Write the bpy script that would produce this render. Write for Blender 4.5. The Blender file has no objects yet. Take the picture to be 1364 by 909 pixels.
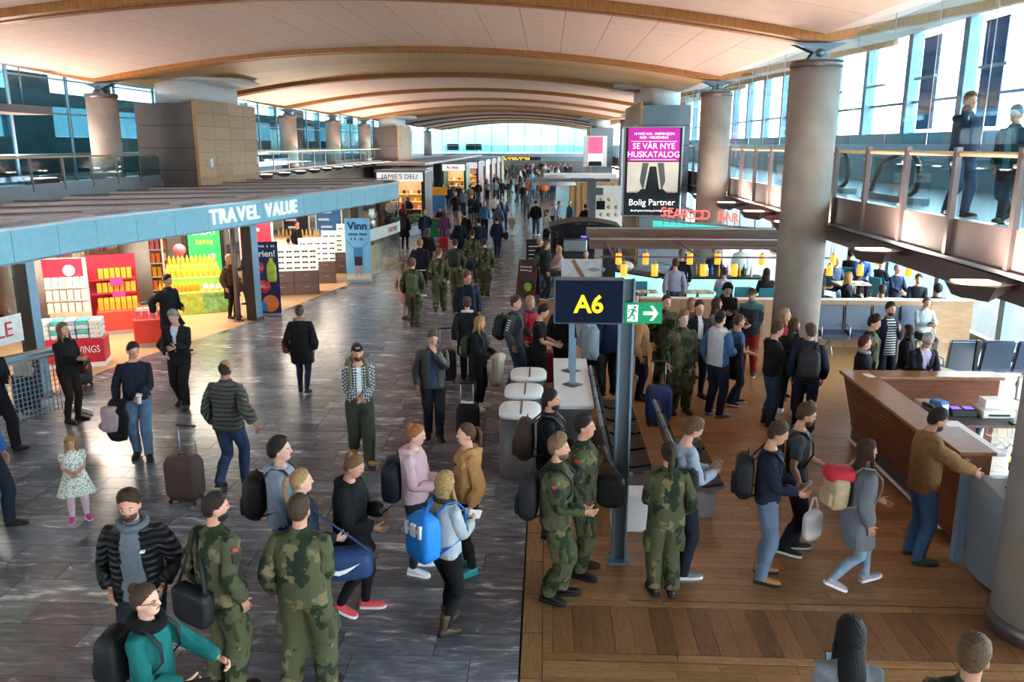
import bpy, bmesh, math, random
import numpy as np
from mathutils import Vector, Matrix, Euler
R = math.radians
SC = bpy.context.scene
COL = SC.collection
rng = random.Random(7)

# ------------------------------------------------------------------ camera
F_PX, IW, IH = 1090.0, 1364.0, 909.0
CAM_H = 4.6
PITCH = math.atan((454.5-193.0)/F_PX)
YAW = R(2.4)
cam_d = bpy.data.cameras.new('camera'); cam_d.sensor_width = 36.0; cam_d.lens = 36.0*F_PX/IW
cam_d.clip_start = .05; cam_d.clip_end = 600
cam = bpy.data.objects.new('camera', cam_d); COL.objects.link(cam)
cam.location = (0, 0, CAM_H); cam.rotation_euler = (math.pi/2-PITCH, 0, YAW)
SC.camera = cam
CF = Vector((-math.sin(YAW)*math.cos(PITCH), math.cos(YAW)*math.cos(PITCH), -math.sin(PITCH)))
CR = Vector((math.cos(YAW), math.sin(YAW), 0)); CU = CR.cross(CF)
CP = Vector((0, 0, CAM_H))
# ------------------------------------------------------------------ world and light
W = bpy.data.worlds.new('world'); SC.world = W; W.use_nodes = True
_bg = W.node_tree.nodes['Background']; _bg.inputs[0].default_value = (.86, .93, 1.0, 1); _bg.inputs[1].default_value = 10
SC.view_settings.view_transform = 'Standard'; SC.view_settings.look = 'None'
SC.view_settings.gamma = 1.0; SC.view_settings.use_curve_mapping = False
SC.view_settings.exposure = 1.05
def area_light(name, loc, rot, sx, sy, power, col):
    l = bpy.data.lights.new(name, 'AREA'); l.shape = 'RECTANGLE'; l.size = sx; l.size_y = sy; l.energy = power; l.color = col
    o = bpy.data.objects.new(name, l); COL.objects.link(o); o.location = loc; o.rotation_euler = rot
    return o
# ------------------------------------------------------------------ helpers
def ray(px, py):
    return (CF + CR*((px-IW/2)/F_PX) - CU*((py-IH/2)/F_PX))
def G(px, py, z=0.0):                       # where the line of sight meets the level z
    d = ray(px, py); t = (z-CAM_H)/d.z
    return CP + d*t
def DY(px, py, Y):                          # where it meets the plane at distance Y down the hall
    d = ray(px, py); return CP + d*(Y/d.y)
def head_place(px, py, H):                  # ground point of someone whose head top is seen there
    p = G(px, py, H); return Vector((p.x, p.y, 0))

def lin(c):
    if isinstance(c, str):
        c = c.lstrip('#'); c = tuple(int(c[i:i+2], 16)/255 for i in (0, 2, 4))
    return tuple((v/12.92 if v <= .04045 else ((v+.055)/1.055)**2.4) for v in c[:3])
MATS = {}
def nodes(m):
    m.use_nodes = True; nt = m.node_tree; b = nt.nodes['Principled BSDF']; return nt, b
def link(nt, a, b): nt.links.new(a, b)
def mat(name, col=None, rough=.6, metal=0., var=.12, scale=8., bump=0., bscale=60., spec=.4, sheen=0., emit=None, estr=0., coords='Object'):
    if name in MATS: return MATS[name]
    m = bpy.data.materials.new(name); nt, b = nodes(m); N = nt.nodes
    L = lin(col); b.inputs['Roughness'].default_value = rough; b.inputs['Metallic'].default_value = metal
    b.inputs['Specular IOR Level'].default_value = spec
    if sheen: b.inputs['Sheen Weight'].default_value = sheen
    tc = N.new('ShaderNodeTexCoord')
    if var > 0:
        nz = N.new('ShaderNodeTexNoise'); nz.inputs['Scale'].default_value = scale; nz.inputs['Detail'].default_value = 4
        link(nt, tc.outputs[coords], nz.inputs['Vector'])
        rp = N.new('ShaderNodeValToRGB'); link(nt, nz.outputs['Fac'], rp.inputs[0])
        rp.color_ramp.elements[0].position = .3; rp.color_ramp.elements[1].position = .7
        rp.color_ramp.elements[0].color = (*[v*(1-var) for v in L], 1); rp.color_ramp.elements[1].color = (*[min(1, v*(1+var)) for v in L], 1)
        link(nt, rp.outputs[0], b.inputs['Base Color'])
    else: b.inputs['Base Color'].default_value = (*L, 1)
    if bump > 0:
        nb = N.new('ShaderNodeTexNoise'); nb.inputs['Scale'].default_value = bscale; nb.inputs['Detail'].default_value = 3
        link(nt, tc.outputs[coords], nb.inputs['Vector'])
        bp = N.new('ShaderNodeBump'); bp.inputs['Strength'].default_value = bump; bp.inputs['Distance'].default_value = .02
        link(nt, nb.outputs['Fac'], bp.inputs['Height']); link(nt, bp.outputs[0], b.inputs['Normal'])
    if emit is not None:
        b.inputs['Emission Color'].default_value = (*lin(emit), 1); b.inputs['Emission Strength'].default_value = estr
    MATS[name] = m; return m
def glass(name, tint, fac=.14, rough=.02):
    if name in MATS: return MATS[name]
    m = bpy.data.materials.new(name); nt, b = nodes(m); N = nt.nodes
    t = N.new('ShaderNodeBsdfTransparent'); t.inputs[0].default_value = (*lin(tint), 1)
    g = N.new('ShaderNodeBsdfGlossy'); g.inputs['Roughness'].default_value = rough
    mx = N.new('ShaderNodeMixShader'); fr = N.new('ShaderNodeLayerWeight'); fr.inputs[0].default_value = .5
    pw_ = N.new('ShaderNodeMath'); pw_.operation = 'POWER'; pw_.inputs[1].default_value = 4; link(nt, fr.outputs['Facing'], pw_.inputs[0])
    ad = N.new('ShaderNodeMath'); ad.operation = 'MULTIPLY_ADD'; ad.use_clamp = True; ad.inputs[1].default_value = .45; ad.inputs[2].default_value = fac*.3
    link(nt, pw_.outputs[0], ad.inputs[0]); link(nt, ad.outputs[0], mx.inputs[0])
    link(nt, t.outputs[0], mx.inputs[1]); link(nt, g.outputs[0], mx.inputs[2])
    out = [n for n in N if n.type == 'OUTPUT_MATERIAL'][0]; link(nt, mx.outputs[0], out.inputs[0])
    MATS[name] = m; return m
def wood(name, c1, c2, scale=(1, 1, 1), rough=.4, ring=9., spec=.4, perobj=.25):
    """grain stretched along local x; each board takes its own tone"""
    if name in MATS: return MATS[name]
    m = bpy.data.materials.new(name); nt, b = nodes(m); N = nt.nodes
    tc = N.new('ShaderNodeTexCoord'); mp = N.new('ShaderNodeMapping'); mp.inputs['Scale'].default_value = scale
    oi = N.new('ShaderNodeObjectInfo'); link(nt, tc.outputs['Object'], mp.inputs[0])
    mu = N.new('ShaderNodeMath'); mu.operation = 'MULTIPLY'; mu.inputs[1].default_value = 40; link(nt, oi.outputs['Random'], mu.inputs[0])
    nz = N.new('ShaderNodeTexNoise'); nz.noise_dimensions = '4D'; nz.inputs['Scale'].default_value = ring; nz.inputs['Detail'].default_value = 6; nz.inputs['Roughness'].default_value = .65
    nz.inputs['Distortion'].default_value = .6
    link(nt, mp.outputs[0], nz.inputs['Vector']); link(nt, mu.outputs[0], nz.inputs['W'])
    rp = N.new('ShaderNodeValToRGB'); rp.color_ramp.elements[0].position = .32; rp.color_ramp.elements[1].position = .68
    rp.color_ramp.elements[0].color = (*lin(c1), 1); rp.color_ramp.elements[1].color = (*lin(c2), 1); link(nt, nz.outputs['Fac'], rp.inputs[0])
    hs = N.new('ShaderNodeHueSaturation'); link(nt, rp.outputs[0], hs.inputs['Color'])
    mr = N.new('ShaderNodeMapRange'); mr.inputs['To Min'].default_value = 1-perobj; mr.inputs['To Max'].default_value = 1+perobj
    link(nt, oi.outputs['Random'], mr.inputs[0]); link(nt, mr.outputs[0], hs.inputs['Value'])
    link(nt, hs.outputs[0], b.inputs['Base Color'])
    b.inputs['Roughness'].default_value = rough; b.inputs['Specular IOR Level'].default_value = spec
    MATS[name] = m; return m

def tag(o, label=None, cat=None, group=None, kind=None):
    if label: o['label'] = label
    if cat: o['category'] = cat
    if group: o['group'] = group
    if kind: o['kind'] = kind
    return o
def empty(name, loc=(0, 0, 0), rz=0., label=None, cat=None, group=None, kind=None):
    o = bpy.data.objects.new(name, None); COL.objects.link(o); o.empty_display_size = .1
    o.location = loc; o.rotation_euler = (0, 0, rz)
    return tag(o, label, cat, group, kind)
def link_mesh(name, me, parent=None, loc=None, rot=None):
    o = bpy.data.objects.new(name, me); COL.objects.link(o)
    if parent is not None: o.parent = parent
    if loc is not None: o.location = loc
    if rot is not None: o.rotation_euler = rot
    return o
def copy_tree(o, loc=None, rz=None, parent=None):
    c = o.copy(); COL.objects.link(c)
    if parent is not None: c.parent = parent
    if loc is not None: c.location = loc
    if rz is not None: c.rotation_euler = (0, 0, rz)
    for ch in list(o.children):
        k = copy_tree(ch, parent=c)
    return c
class MB:
    def __init__(s): s.v = []; s.f = []; s.m = []; s.smooth = []
    def add(s, vs, fs, mi=0, sm=False):
        n = len(s.v); s.v += [tuple(v) for v in vs]
        for f in fs: s.f.append(tuple(i+n for i in f)); s.m.append(mi); s.smooth.append(sm)
        return s
    def box(s, c, d, rot=None, mi=0, taper=1.0):
        x, y, z = d[0]/2, d[1]/2, d[2]/2
        vs = [Vector((sx*x*(taper if sz > 0 else 1), sy*y*(taper if sz > 0 else 1), sz*z)) for sz in (-1, 1) for sy in (-1, 1) for sx in (-1, 1)]
        if rot is not None:
            M = rot if isinstance(rot, Matrix) else Euler(rot).to_matrix()
            vs = [M @ v for v in vs]
        c = Vector(c); vs = [v+c for v in vs]
        return s.add(vs, [(0, 2, 3, 1), (4, 5, 7, 6), (0, 1, 5, 4), (2, 6, 7, 3), (0, 4, 6, 2), (1, 3, 7, 5)], mi)
    def bar(s, a, b, w, h=None, mi=0):
        a, b = Vector(a), Vector(b); h = h or w; d = b-a; q = d.to_track_quat('X', 'Z').to_matrix()
        return s.box((a+b)/2, (d.length, w, h), q, mi)
    def tube(s, path, r, n=8, mi=0, cap=True, closed=False, flat=1.0, sm=True):
        P = [Vector(p) for p in path]; k = len(P); rings = []; up = None
        for i, p in enumerate(P):
            if closed: t = (P[(i+1) % k]-P[i-1])
            else: t = P[min(i+1, k-1)]-P[max(i-1, 0)]
            t = t.normalized() if t.length > 1e-9 else Vector((0, 0, 1))
            if up is None: up = Vector((0, 0, 1)) if abs(t.z) < .9 else Vector((0, 1, 0))
            a = t.cross(up)
            a = a.normalized() if a.length > 1e-6 else t.orthogonal().normalized()
            b_ = a.cross(t).normalized(); up = b_
            ri = r[i] if isinstance(r, (list, tuple)) else r
            rings.append([p+a*(math.cos(2*math.pi*j/n)*ri)+b_*(math.sin(2*math.pi*j/n)*ri*flat) for j in range(n)])
        return s.rings(rings, mi, cap and not closed, closed, sm)
    def rings(s, rings, mi=0, cap=True, closed=False, sm=True):
        n = len(rings[0]); k = len(rings); vs = [v for rg in rings for v in rg]; fs = []
        for i in range(k if closed else k-1):
            i2 = (i+1) % k
            for j in range(n):
                j2 = (j+1) % n; fs.append((i*n+j, i*n+j2, i2*n+j2, i2*n+j))
        if cap: fs.append(tuple(range(n-1, -1, -1))); fs.append(tuple((k-1)*n+j for j in range(n)))
        return s.add(vs, fs, mi, sm)
    def lathe(s, prof, c=(0, 0, 0), n=20, mi=0, sx=1., sy=1., cap=True, sm=True):
        c = Vector(c)
        return s.rings([[c+Vector((math.cos(2*math.pi*j/n)*r*sx, math.sin(2*math.pi*j/n)*r*sy, z)) for j in range(n)] for r, z in prof], mi, cap, False, sm)
    def cyl(s, a, b, r, n=14, mi=0): return s.tube([a, b], r, n, mi)
    def prism(s, poly, z0, z1, mi=0):
        n = len(poly); vs = [(x, y, z0) for x, y in poly]+[(x, y, z1) for x, y in poly]
        fs = [tuple(range(n-1, -1, -1)), tuple(range(n, 2*n))]+[(i, (i+1) % n, (i+1) % n+n, i+n) for i in range(n)]
        return s.add(vs, fs, mi)
    def sphere(s, c, r, n=12, k=8, mi=0, sc=(1, 1, 1)):
        c = Vector(c)
        return s.rings([[c+Vector((math.sin(t)*math.cos(2*math.pi*j/n)*r*sc[0], math.sin(t)*math.sin(2*math.pi*j/n)*r*sc[1], -math.cos(t)*r*sc[2])) for j in range(n)] for t in [math.pi*(i+.5)/k for i in range(k)]], mi)
    def mesh(s, name, mats, bev=0., seg=1):
        me = bpy.data.meshes.new(name); me.from_pydata(s.v, [], s.f)
        for m in (mats if isinstance(mats, (list, tuple)) else [mats]): me.materials.append(m)
        me.polygons.foreach_set('material_index', s.m); me.polygons.foreach_set('use_smooth', s.smooth)
        if bev > 0:
            bm = bmesh.new(); bm.from_mesh(me)
            es = [e for e in bm.edges if e.is_manifold and e.calc_face_angle(0) > .6]
            bmesh.ops.bevel(bm, geom=es, offset=bev, segments=seg, affect='EDGES', clamp_overlap=True)
            bm.to_mesh(me); bm.free()
        me.update(); return me
    def build(s, name, mats, parent=None, loc=None, rot=None, bev=0., seg=1):
        return link_mesh(name, s.mesh(name, mats, bev, seg), parent, loc, rot)
def boxpart(name, c, d, m, parent, rot=None, bev=0.):
    return MB().box(c, d, rot).build(name, m, parent, bev=bev)
_txt_cache = {}
def text(name, body, size, m, loc, rot, parent=None, ext=.01, align='CENTER', bold=0.0, sx=1.0):
    cu = bpy.data.curves.new('t', 'FONT'); cu.body = body; cu.size = size; cu.extrude = ext; cu.align_x = align; cu.align_y = 'CENTER'; cu.offset = bold
    cu.resolution_u = 3
    ob = bpy.data.objects.new('t', cu); COL.objects.link(ob); bpy.context.view_layer.update()
    me = bpy.data.meshes.new_from_object(ob.evaluated_get(bpy.context.evaluated_depsgraph_get()))
    bpy.data.objects.remove(ob); me.materials.clear(); me.materials.append(m)
    o = link_mesh(name, me, parent, loc, rot); o.scale = (sx, 1, 1); return o
def marks(name, n, w, h, m, loc, parent, seed=1):      # a line of print too small to read
    r = random.Random(seed); q = MB(); x = -w/2; st = w/n
    for i in range(n):
        if r.random() < .85: q.box((x+st/2, 0, r.uniform(-.1, .1)*h), (st*.62, .006, h*r.uniform(.7, 1)))
        x += st
    return q.build(name, m, parent, loc)
def facing(dx, dy):                          # rotation for upright text whose face looks along (dx, dy)
    return (math.pi/2, 0, math.atan2(dx, -dy))
# ================================================================== the building
XL, XR, XC = -13.9, 5.1, -4.4
SP = 9.4; RIB0 = 16.6
BAL = 5.7            # edge of the right gallery
WIN = 10.2           # window wall on the right
MEZ = 3.5
def ceil_z(x):
    if x < XL: return 6.6+(XL-x)/5.1*1.0
    if x > XR: return 6.6+(x-XR)/5.1*1.0
    return 7.5-.9*((x-XC)/9.5)**2
m_steel = mat('grey_steel', '#6f7c86', .35, .6, .06)
m_dsteel = mat('dark_brown_metal', '#6a5f5f', .4, .5, .08)
m_alu = mat('brushed_aluminium', '#a9b1b8', .35, .7, .05)
m_white = mat('white_paint', '#e8eaec', .5, 0, .03)
m_black = mat('black_plastic', '#15171b', .45, 0, .1)
m_conc = mat('column_concrete', '#958c85', .75, 0, .16, 2.2, .25, 30)
m_blueframe = mat('blue_grey_frame', '#7d9aae', .45, .3, .06)
m_gteal = glass('teal_glass', '#dcebed', .10)
m_gclear = glass('clear_glass', '#f0f7f8', .12)
m_gdark = glass('smoked_teal_glass', '#a5c6cc', .2)
m_grail = glass('balustrade_glass', '#d8eaec', .12)

# --- stone material
def stone():
    m = bpy.data.materials.new('slate_slab'); nt, b = nodes(m); N = nt.nodes
    tc = N.new('ShaderNodeTexCoord'); oi = N.new('ShaderNodeObjectInfo'); geo = N.new('ShaderNodeNewGeometry')
    mp = N.new('ShaderNodeMapping'); mp.inputs['Scale'].default_value = (.8, 2.6, 1); mp.inputs['Rotation'].default_value = (0, 0, .18)
    link(nt, geo.outputs['Position'], mp.inputs[0])
    w = N.new('ShaderNodeMath'); w.operation = 'MULTIPLY'; w.inputs[1].default_value = 30; link(nt, oi.outputs['Random'], w.inputs[0])
    n1 = N.new('ShaderNodeTexNoise'); n1.noise_dimensions = '4D'; n1.inputs['Scale'].default_value = 2.4; n1.inputs['Detail'].default_value = 8; n1.inputs['Roughness'].default_value = .62; n1.inputs['Distortion'].default_value = 1.2
    link(nt, mp.outputs[0], n1.inputs['Vector']); link(nt, w.outputs[0], n1.inputs['W'])
    r1 = N.new('ShaderNodeValToRGB'); E = r1.color_ramp.elements
    E[0].position = .25; E[0].color = (*lin('#4a4e57'), 1); E[1].position = .69; E[1].color = (*lin('#d2cfca'), 1)
    e = E.new(.5); e.color = (*lin('#686b74'), 1); e = E.new(.59); e.color = (*lin('#7d8088'), 1); e = E.new(.625); e.color = (*lin('#a5a6a8'), 1)
    link(nt, n1.outputs['Fac'], r1.inputs[0])
    n2 = N.new('ShaderNodeTexNoise'); n2.inputs['Scale'].default_value = 9; n2.inputs['Detail'].default_value = 5
    mp2 = N.new('ShaderNodeMapping'); mp2.inputs['Scale'].default_value = (.35, 3, 1); link(nt, geo.outputs['Position'], mp2.inputs[0]); link(nt, mp2.outputs[0], n2.inputs['Vector'])
    mx = N.new('ShaderNodeMixRGB'); mx.blend_type = 'OVERLAY'; mx.inputs[0].default_value = .5; link(nt, r1.outputs[0], mx.inputs[1]); link(nt, n2.outputs['Fac'], mx.inputs[2])
    hs = N.new('ShaderNodeHueSaturation'); link(nt, mx.outputs[0], hs.inputs['Color'])
    mr = N.new('ShaderNodeMapRange'); mr.inputs['To Min'].default_value = .66; mr.inputs['To Max'].default_value = 1.5; link(nt, oi.outputs['Random'], mr.inputs[0]); link(nt, mr.outputs[0], hs.inputs['Value'])
    link(nt, hs.outputs[0], b.inputs['Base Color']); b.inputs['Roughness'].default_value = .24; b.inputs['Specular IOR Level'].default_value = .55
    return m
m_stone = stone()
m_oak = wood('oak_board', '#84603c', '#b1855a', (1.2, 9, 1), .32, 5, perobj=.2)
m_joint = mat('dark_joint', '#2b2623', .8, 0, .1)
m_beige = wood('pale_shop_floor', '#b98f68', '#d3ab82', (1, 5, 1), .35, 3, perobj=.1)

# --- floor
floor = tag(MB().box((-6, 88, -.16), (60, 228, .24)).build('floor', m_joint), kind='structure')
cnt = 0; stuff = MB(); y = 4.6
slabs = []
while y < 60:
    x = -.21; d = .40+.08*((int(y*10) % 3)-1)*.5
    first = True
    while x > -19:
        ln = rng.choice((.5, .75, .9, 1.1, 1.4)) if not first else rng.choice((.45, .8)); first = False
        slabs.append((x-ln/2, y+d/2, ln, d)); x -= ln
    if y > 24.5:
        x = -.06
        while x < 5.5:
            ln = rng.choice((.75, .9, 1.1, 1.4)); slabs.append((x+ln/2, y+d/2, ln, d)); x += ln
    y += d
def vis(x, y):
    v = Vector((x, y, 0))-CP; dd = v.dot(CF); px = IW/2+F_PX*v.dot(CR)/dd; py = IH/2-F_PX*v.dot(CU)/dd
    return -20 < px < IW+20 and py < IH+20
SHOP = [(-10.4, 9.5), (-9.75, 12.5), (-9.35, 14.3), (-9.1, 16.5), (-8.55, 18.4), (-8.0, 20.3), (-7.5, 22.3), (-6.85, 25.9), (-6.3, 29.0), (-5.95, 31.4)]
def shop_x(y):
    for (x0, y0), (x1, y1) in zip(SHOP, SHOP[1:]):
        if y0 <= y <= y1: return x0+(x1-x0)*(y-y0)/(y1-y0)
    return -99 if y > 31.4 else -10.5
unit = {}
for (x, y, ln, d) in sorted(slabs, key=lambda s: s[1]):
    if x < shop_x(y)-.4 and y < 31.4: continue
    if cnt < 300 and vis(x, y):
        k = (round(ln, 2), round(d, 3))
        if k not in unit: unit[k] = MB().box((0, 0, -.02), (ln-.008, d-.008, .04)).mesh('stone_slab', m_stone)
        o = link_mesh('stone_slab', unit[k], floor, (x, y, 0)); o.location.z = rng.uniform(-.001, .001); cnt += 1
    else: stuff.box((x, y, -.02), (ln-.006, d-.006, .04))
tag(stuff.build('distant_slab_paving', m_stone, floor), kind='stuff')
MB().box((-5, 130, -.02), (40, 140, .04)).build('far_paving', m_stone, floor)
MB().box((7.85, 42.2, -.02), (4.6, 35.6, .04)).build('restaurant_floor', m_oak, floor)
# oak boards of the gate area: border along the stone, boards across, framed inlay
bm_ = MB(); cnt = 0; boards = []
Y0, Y1 = G(900, 878).y, G(900, 806).y      # the inlaid panel
y = 4.5
for i in range(30): boards.append((-.2+.1, 4.6+i*.7, .195, .69, 1))
while y < 24.4:
    d = .118
    if Y0-.03 < y+d/2 < Y1+.03: y += d; continue
    x = -.0
    while x < 10.1:
        ln = rng.choice((.7, .9, 1.2, 1.5)); ln = min(ln, 10.15-x); boards.append((x+ln/2, y+d/2, ln, d, 0)); x += ln
    y += d
unit = {}
for (x, y, ln, d, al) in sorted(boards, key=lambda s: s[1]-(9 if s[4] and s[1] < 14 else 0)):
    if cnt < 300 and vis(x, y):
        k = (round(max(ln, d), 2), round(min(ln, d), 3))
        if k not in unit: unit[k] = MB().box((0, 0, -.015), (max(ln, d)-.005, min(ln, d)-.004, .03)).mesh('oak_board', m_oak)
        link_mesh('oak_board', unit[k], floor, (x, y, rng.uniform(-.0008, .0008)), (0, 0, math.pi/2 if al else 0)); cnt += 1
    elif vis(x, y) or y < 12: bm_.box((x, y, -.015), (ln-.004, d-.003, .03))
tag(bm_.build('distant_oak_boards', m_oak, floor), kind='stuff')
yc, dp = (Y0+Y1)/2, (Y1-Y0)
fr = MB()
for yy in (Y0-.0, Y1+.0):
    for i in range(8): MB().box((.62+i*1.25, yy, -.013), (1.24, .1, .03)).build('inlay_border_board', m_oak, floor)
MB().box((.05, yc, -.013), (.1, dp-.1, .03)).build('inlay_border_board', m_oak, floor)
pm = MB(); w_ = .19; hd = dp/2-.06; sk = .0
pl = MB().add([(-w_/2, -hd, -.03), (w_/2, -hd, -.03), (w_/2, hd, -.03), (-w_/2, hd, -.03), (-w_/2, -hd, 0), (w_/2, -hd, 0), (w_/2, hd, 0), (-w_/2, hd, 0)],
              [(3, 2, 1, 0), (4, 5, 6, 7), (0, 1, 5, 4), (1, 2, 6, 5), (2, 3, 7, 6), (3, 0, 4, 7)])
m_oak2 = wood('dark_oak_inlay', '#6f4b30', '#946a45', (9, 1.2, 1), .34, 5, perobj=.28)
pme = pl.mesh('inlay_board', m_oak2)
for i in range(52): link_mesh('inlay_board', pme, floor, (.2+i*.194, yc, 0))

# --- ceiling: ribs and panels
ceiling = empty('ceiling', (XC, RIB0, 7.4), kind='structure'); ceiling.location = (0, 0, 0)
m_pink = mat('ceiling_panel', '#dcc4b7', .7, 0, .05, 3, .1, 90)
m_tan = wood('ceiling_ash', '#b9905c', '#d3b07a', (1, 6, 6), .5, 4, perobj=.12)
m_rib = wood('glulam', '#8a5a2c', '#b97f45', (6, 1, 1), .45, 4, perobj=.05)
m_gap = mat('ceiling_void', '#4a3a30', .9, 0, .1)
XS = [-19]+[XL+i*(19/20) for i in range(21)]+[10.2]
def ceil_strip(y0, y1, dz, m, name, parent, xs=XS, sub=1):
    q = MB()
    for a, b in zip(xs, xs[1:]):
        za, zb = ceil_z(a)+dz, ceil_z(b)+dz
        q.add([(a, y0, za), (b, y0, zb), (b, y1, zb), (a, y1, za), (a, y0, za+.12), (b, y0, zb+.12), (b, y1, zb+.12), (a, y1, za+.12)],
              [(0, 3, 2, 1), (4, 5, 6, 7), (0, 1, 5, 4), (2, 3, 7, 6)], 0)
    return q.build(name, m, parent)
ceil_strip(-15, 119, .06, m_gap, 'ceiling_backing', ceiling)
RIBS = [RIB0+SP*k for k in range(-2, 11)]
for yr in RIBS:
    for o in (-.2, .2):
        q = MB(); rg = []
        for a in np.linspace(-19, 10.2, 60):
            z = ceil_z(a)-.16; rg.append([(a, yr+o-.11, z), (a, yr+o+.11, z), (a, yr+o+.11, z+.3), (a, yr+o-.11, z+.3)])
        q.rings(rg, sm=False); q.build('ceiling_rib', m_rib, ceiling)
# bay nearest in view: single panels
n_across, n_deep = 20, 10
pw = 19.0/n_across
for i in range(n_across):
    xa, xb = XL+i*pw, XL+(i+1)*pw; za, zb = ceil_z(xa), ceil_z(xb); ang = math.atan2(zb-za, xb-xa); ln = math.hypot(xb-xa, zb-za)
    me = MB().box((0, 0, .02), (ln-.012, .862, .05)).mesh('ceiling_panel', m_pink)
    for j in range(n_deep):
        link_mesh('ceiling_panel', me, ceiling, ((xa+xb)/2, RIB0+.33+.44+j*.874, (za+zb)/2-.02), (0, -ang, 0))
for k in range(-1, 10):
    y0, y1 = RIB0+SP*k+.33, RIB0+SP*(k+1)-.33
    if k in (1, 5, 9):
        for j in range(6):
            w = (y1-y0)/6; ceil_strip(y0+j*w, y0+(j+1)*w-.015, -.0, m_tan, 'ceiling_board', ceiling, XS[1:-1])
    elif k != 0:
        for j in range(4):
            w = (y1-y0)/4; ceil_strip(y0+j*w, y0+(j+1)*w-.02, -.0, m_pink, 'ceiling_panel', ceiling, XS[1:-1])
    for xs in ([-19, -16.4, XL], [XR, 7.6, 10.2]):
        for a, b in zip(xs, xs[1:]): ceil_strip(y0, y1, -.0, m_pink, 'aisle_ceiling_panel', ceiling, [a+.01, b-.01])
# --- columns
def column(x, y, z0, label, near=False):
    t = empty('concrete_column', (x, y, z0), 0, label, 'column', 'concrete columns along the hall')
    top = 6.12; r = .46
    MB().lathe([(r, 0), (r, top-z0)], n=32).build('shaft', m_conc, t)
    if z0 == 0: MB().lathe([(r+.03, 0), (r+.03, .16), (r+.005, .17)], n=32).build('base_ring', m_dsteel, t)
    MB().lathe([(r+.025, top-z0-.1), (r+.025, top-z0+.02)], n=32).build('top_collar', m_dsteel, t)
    h = ceil_z(x)-.16-top
    for s in (-1, 1):
        q = MB(); zz = top-z0
        v = [(-.22, 0), (.22, 0), (.1, h*.55), (.5, h+.02), (-.5, h+.02), (-.1, h*.55)]
        q.add([(a, s*.13-.03, zz+b) for a, b in v]+[(a, s*.13+.03, zz+b) for a, b in v], [(5, 4, 3, 2, 1, 0), tuple(range(6, 12))]+[(i, (i+1) % 6, (i+1) % 6+6, i+6) for i in range(6)])
        q.build('bearing_plate', m_steel, t)
    MB().cyl((0, -.2, top-z0+h*.5), (0, .2, top-z0+h*.5), .075).build('bearing_pin', m_steel, t)
    return t
column(4.85, 7.3, 0, 'thick concrete column with steel base ring beside the grey boarding gate scanner')
column(XR, 16.6, 0, 'tall concrete column standing by the wooden partition and queue')
column(XR, 26, 0, 'concrete column beside the seafood bar sign and big billboard')
column(XR, 54.2, 0, 'slim distant concrete column beyond the pink advertising screen')
column(XL, 26, 3.4, 'concrete column rising from the shop roof next to the grey and wood clad box')
for k, w in ((3, 'first'), (4, 'second'), (5, 'third')):
    column(XL, RIB0+SP*k, 3.4, 'concrete column behind the curved shop roof, %s one past the wood clad box' % w)
column(XL, RIB0+SP*8.6, 3.4, 'small far concrete column at the end of the gallery glass')

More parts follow.
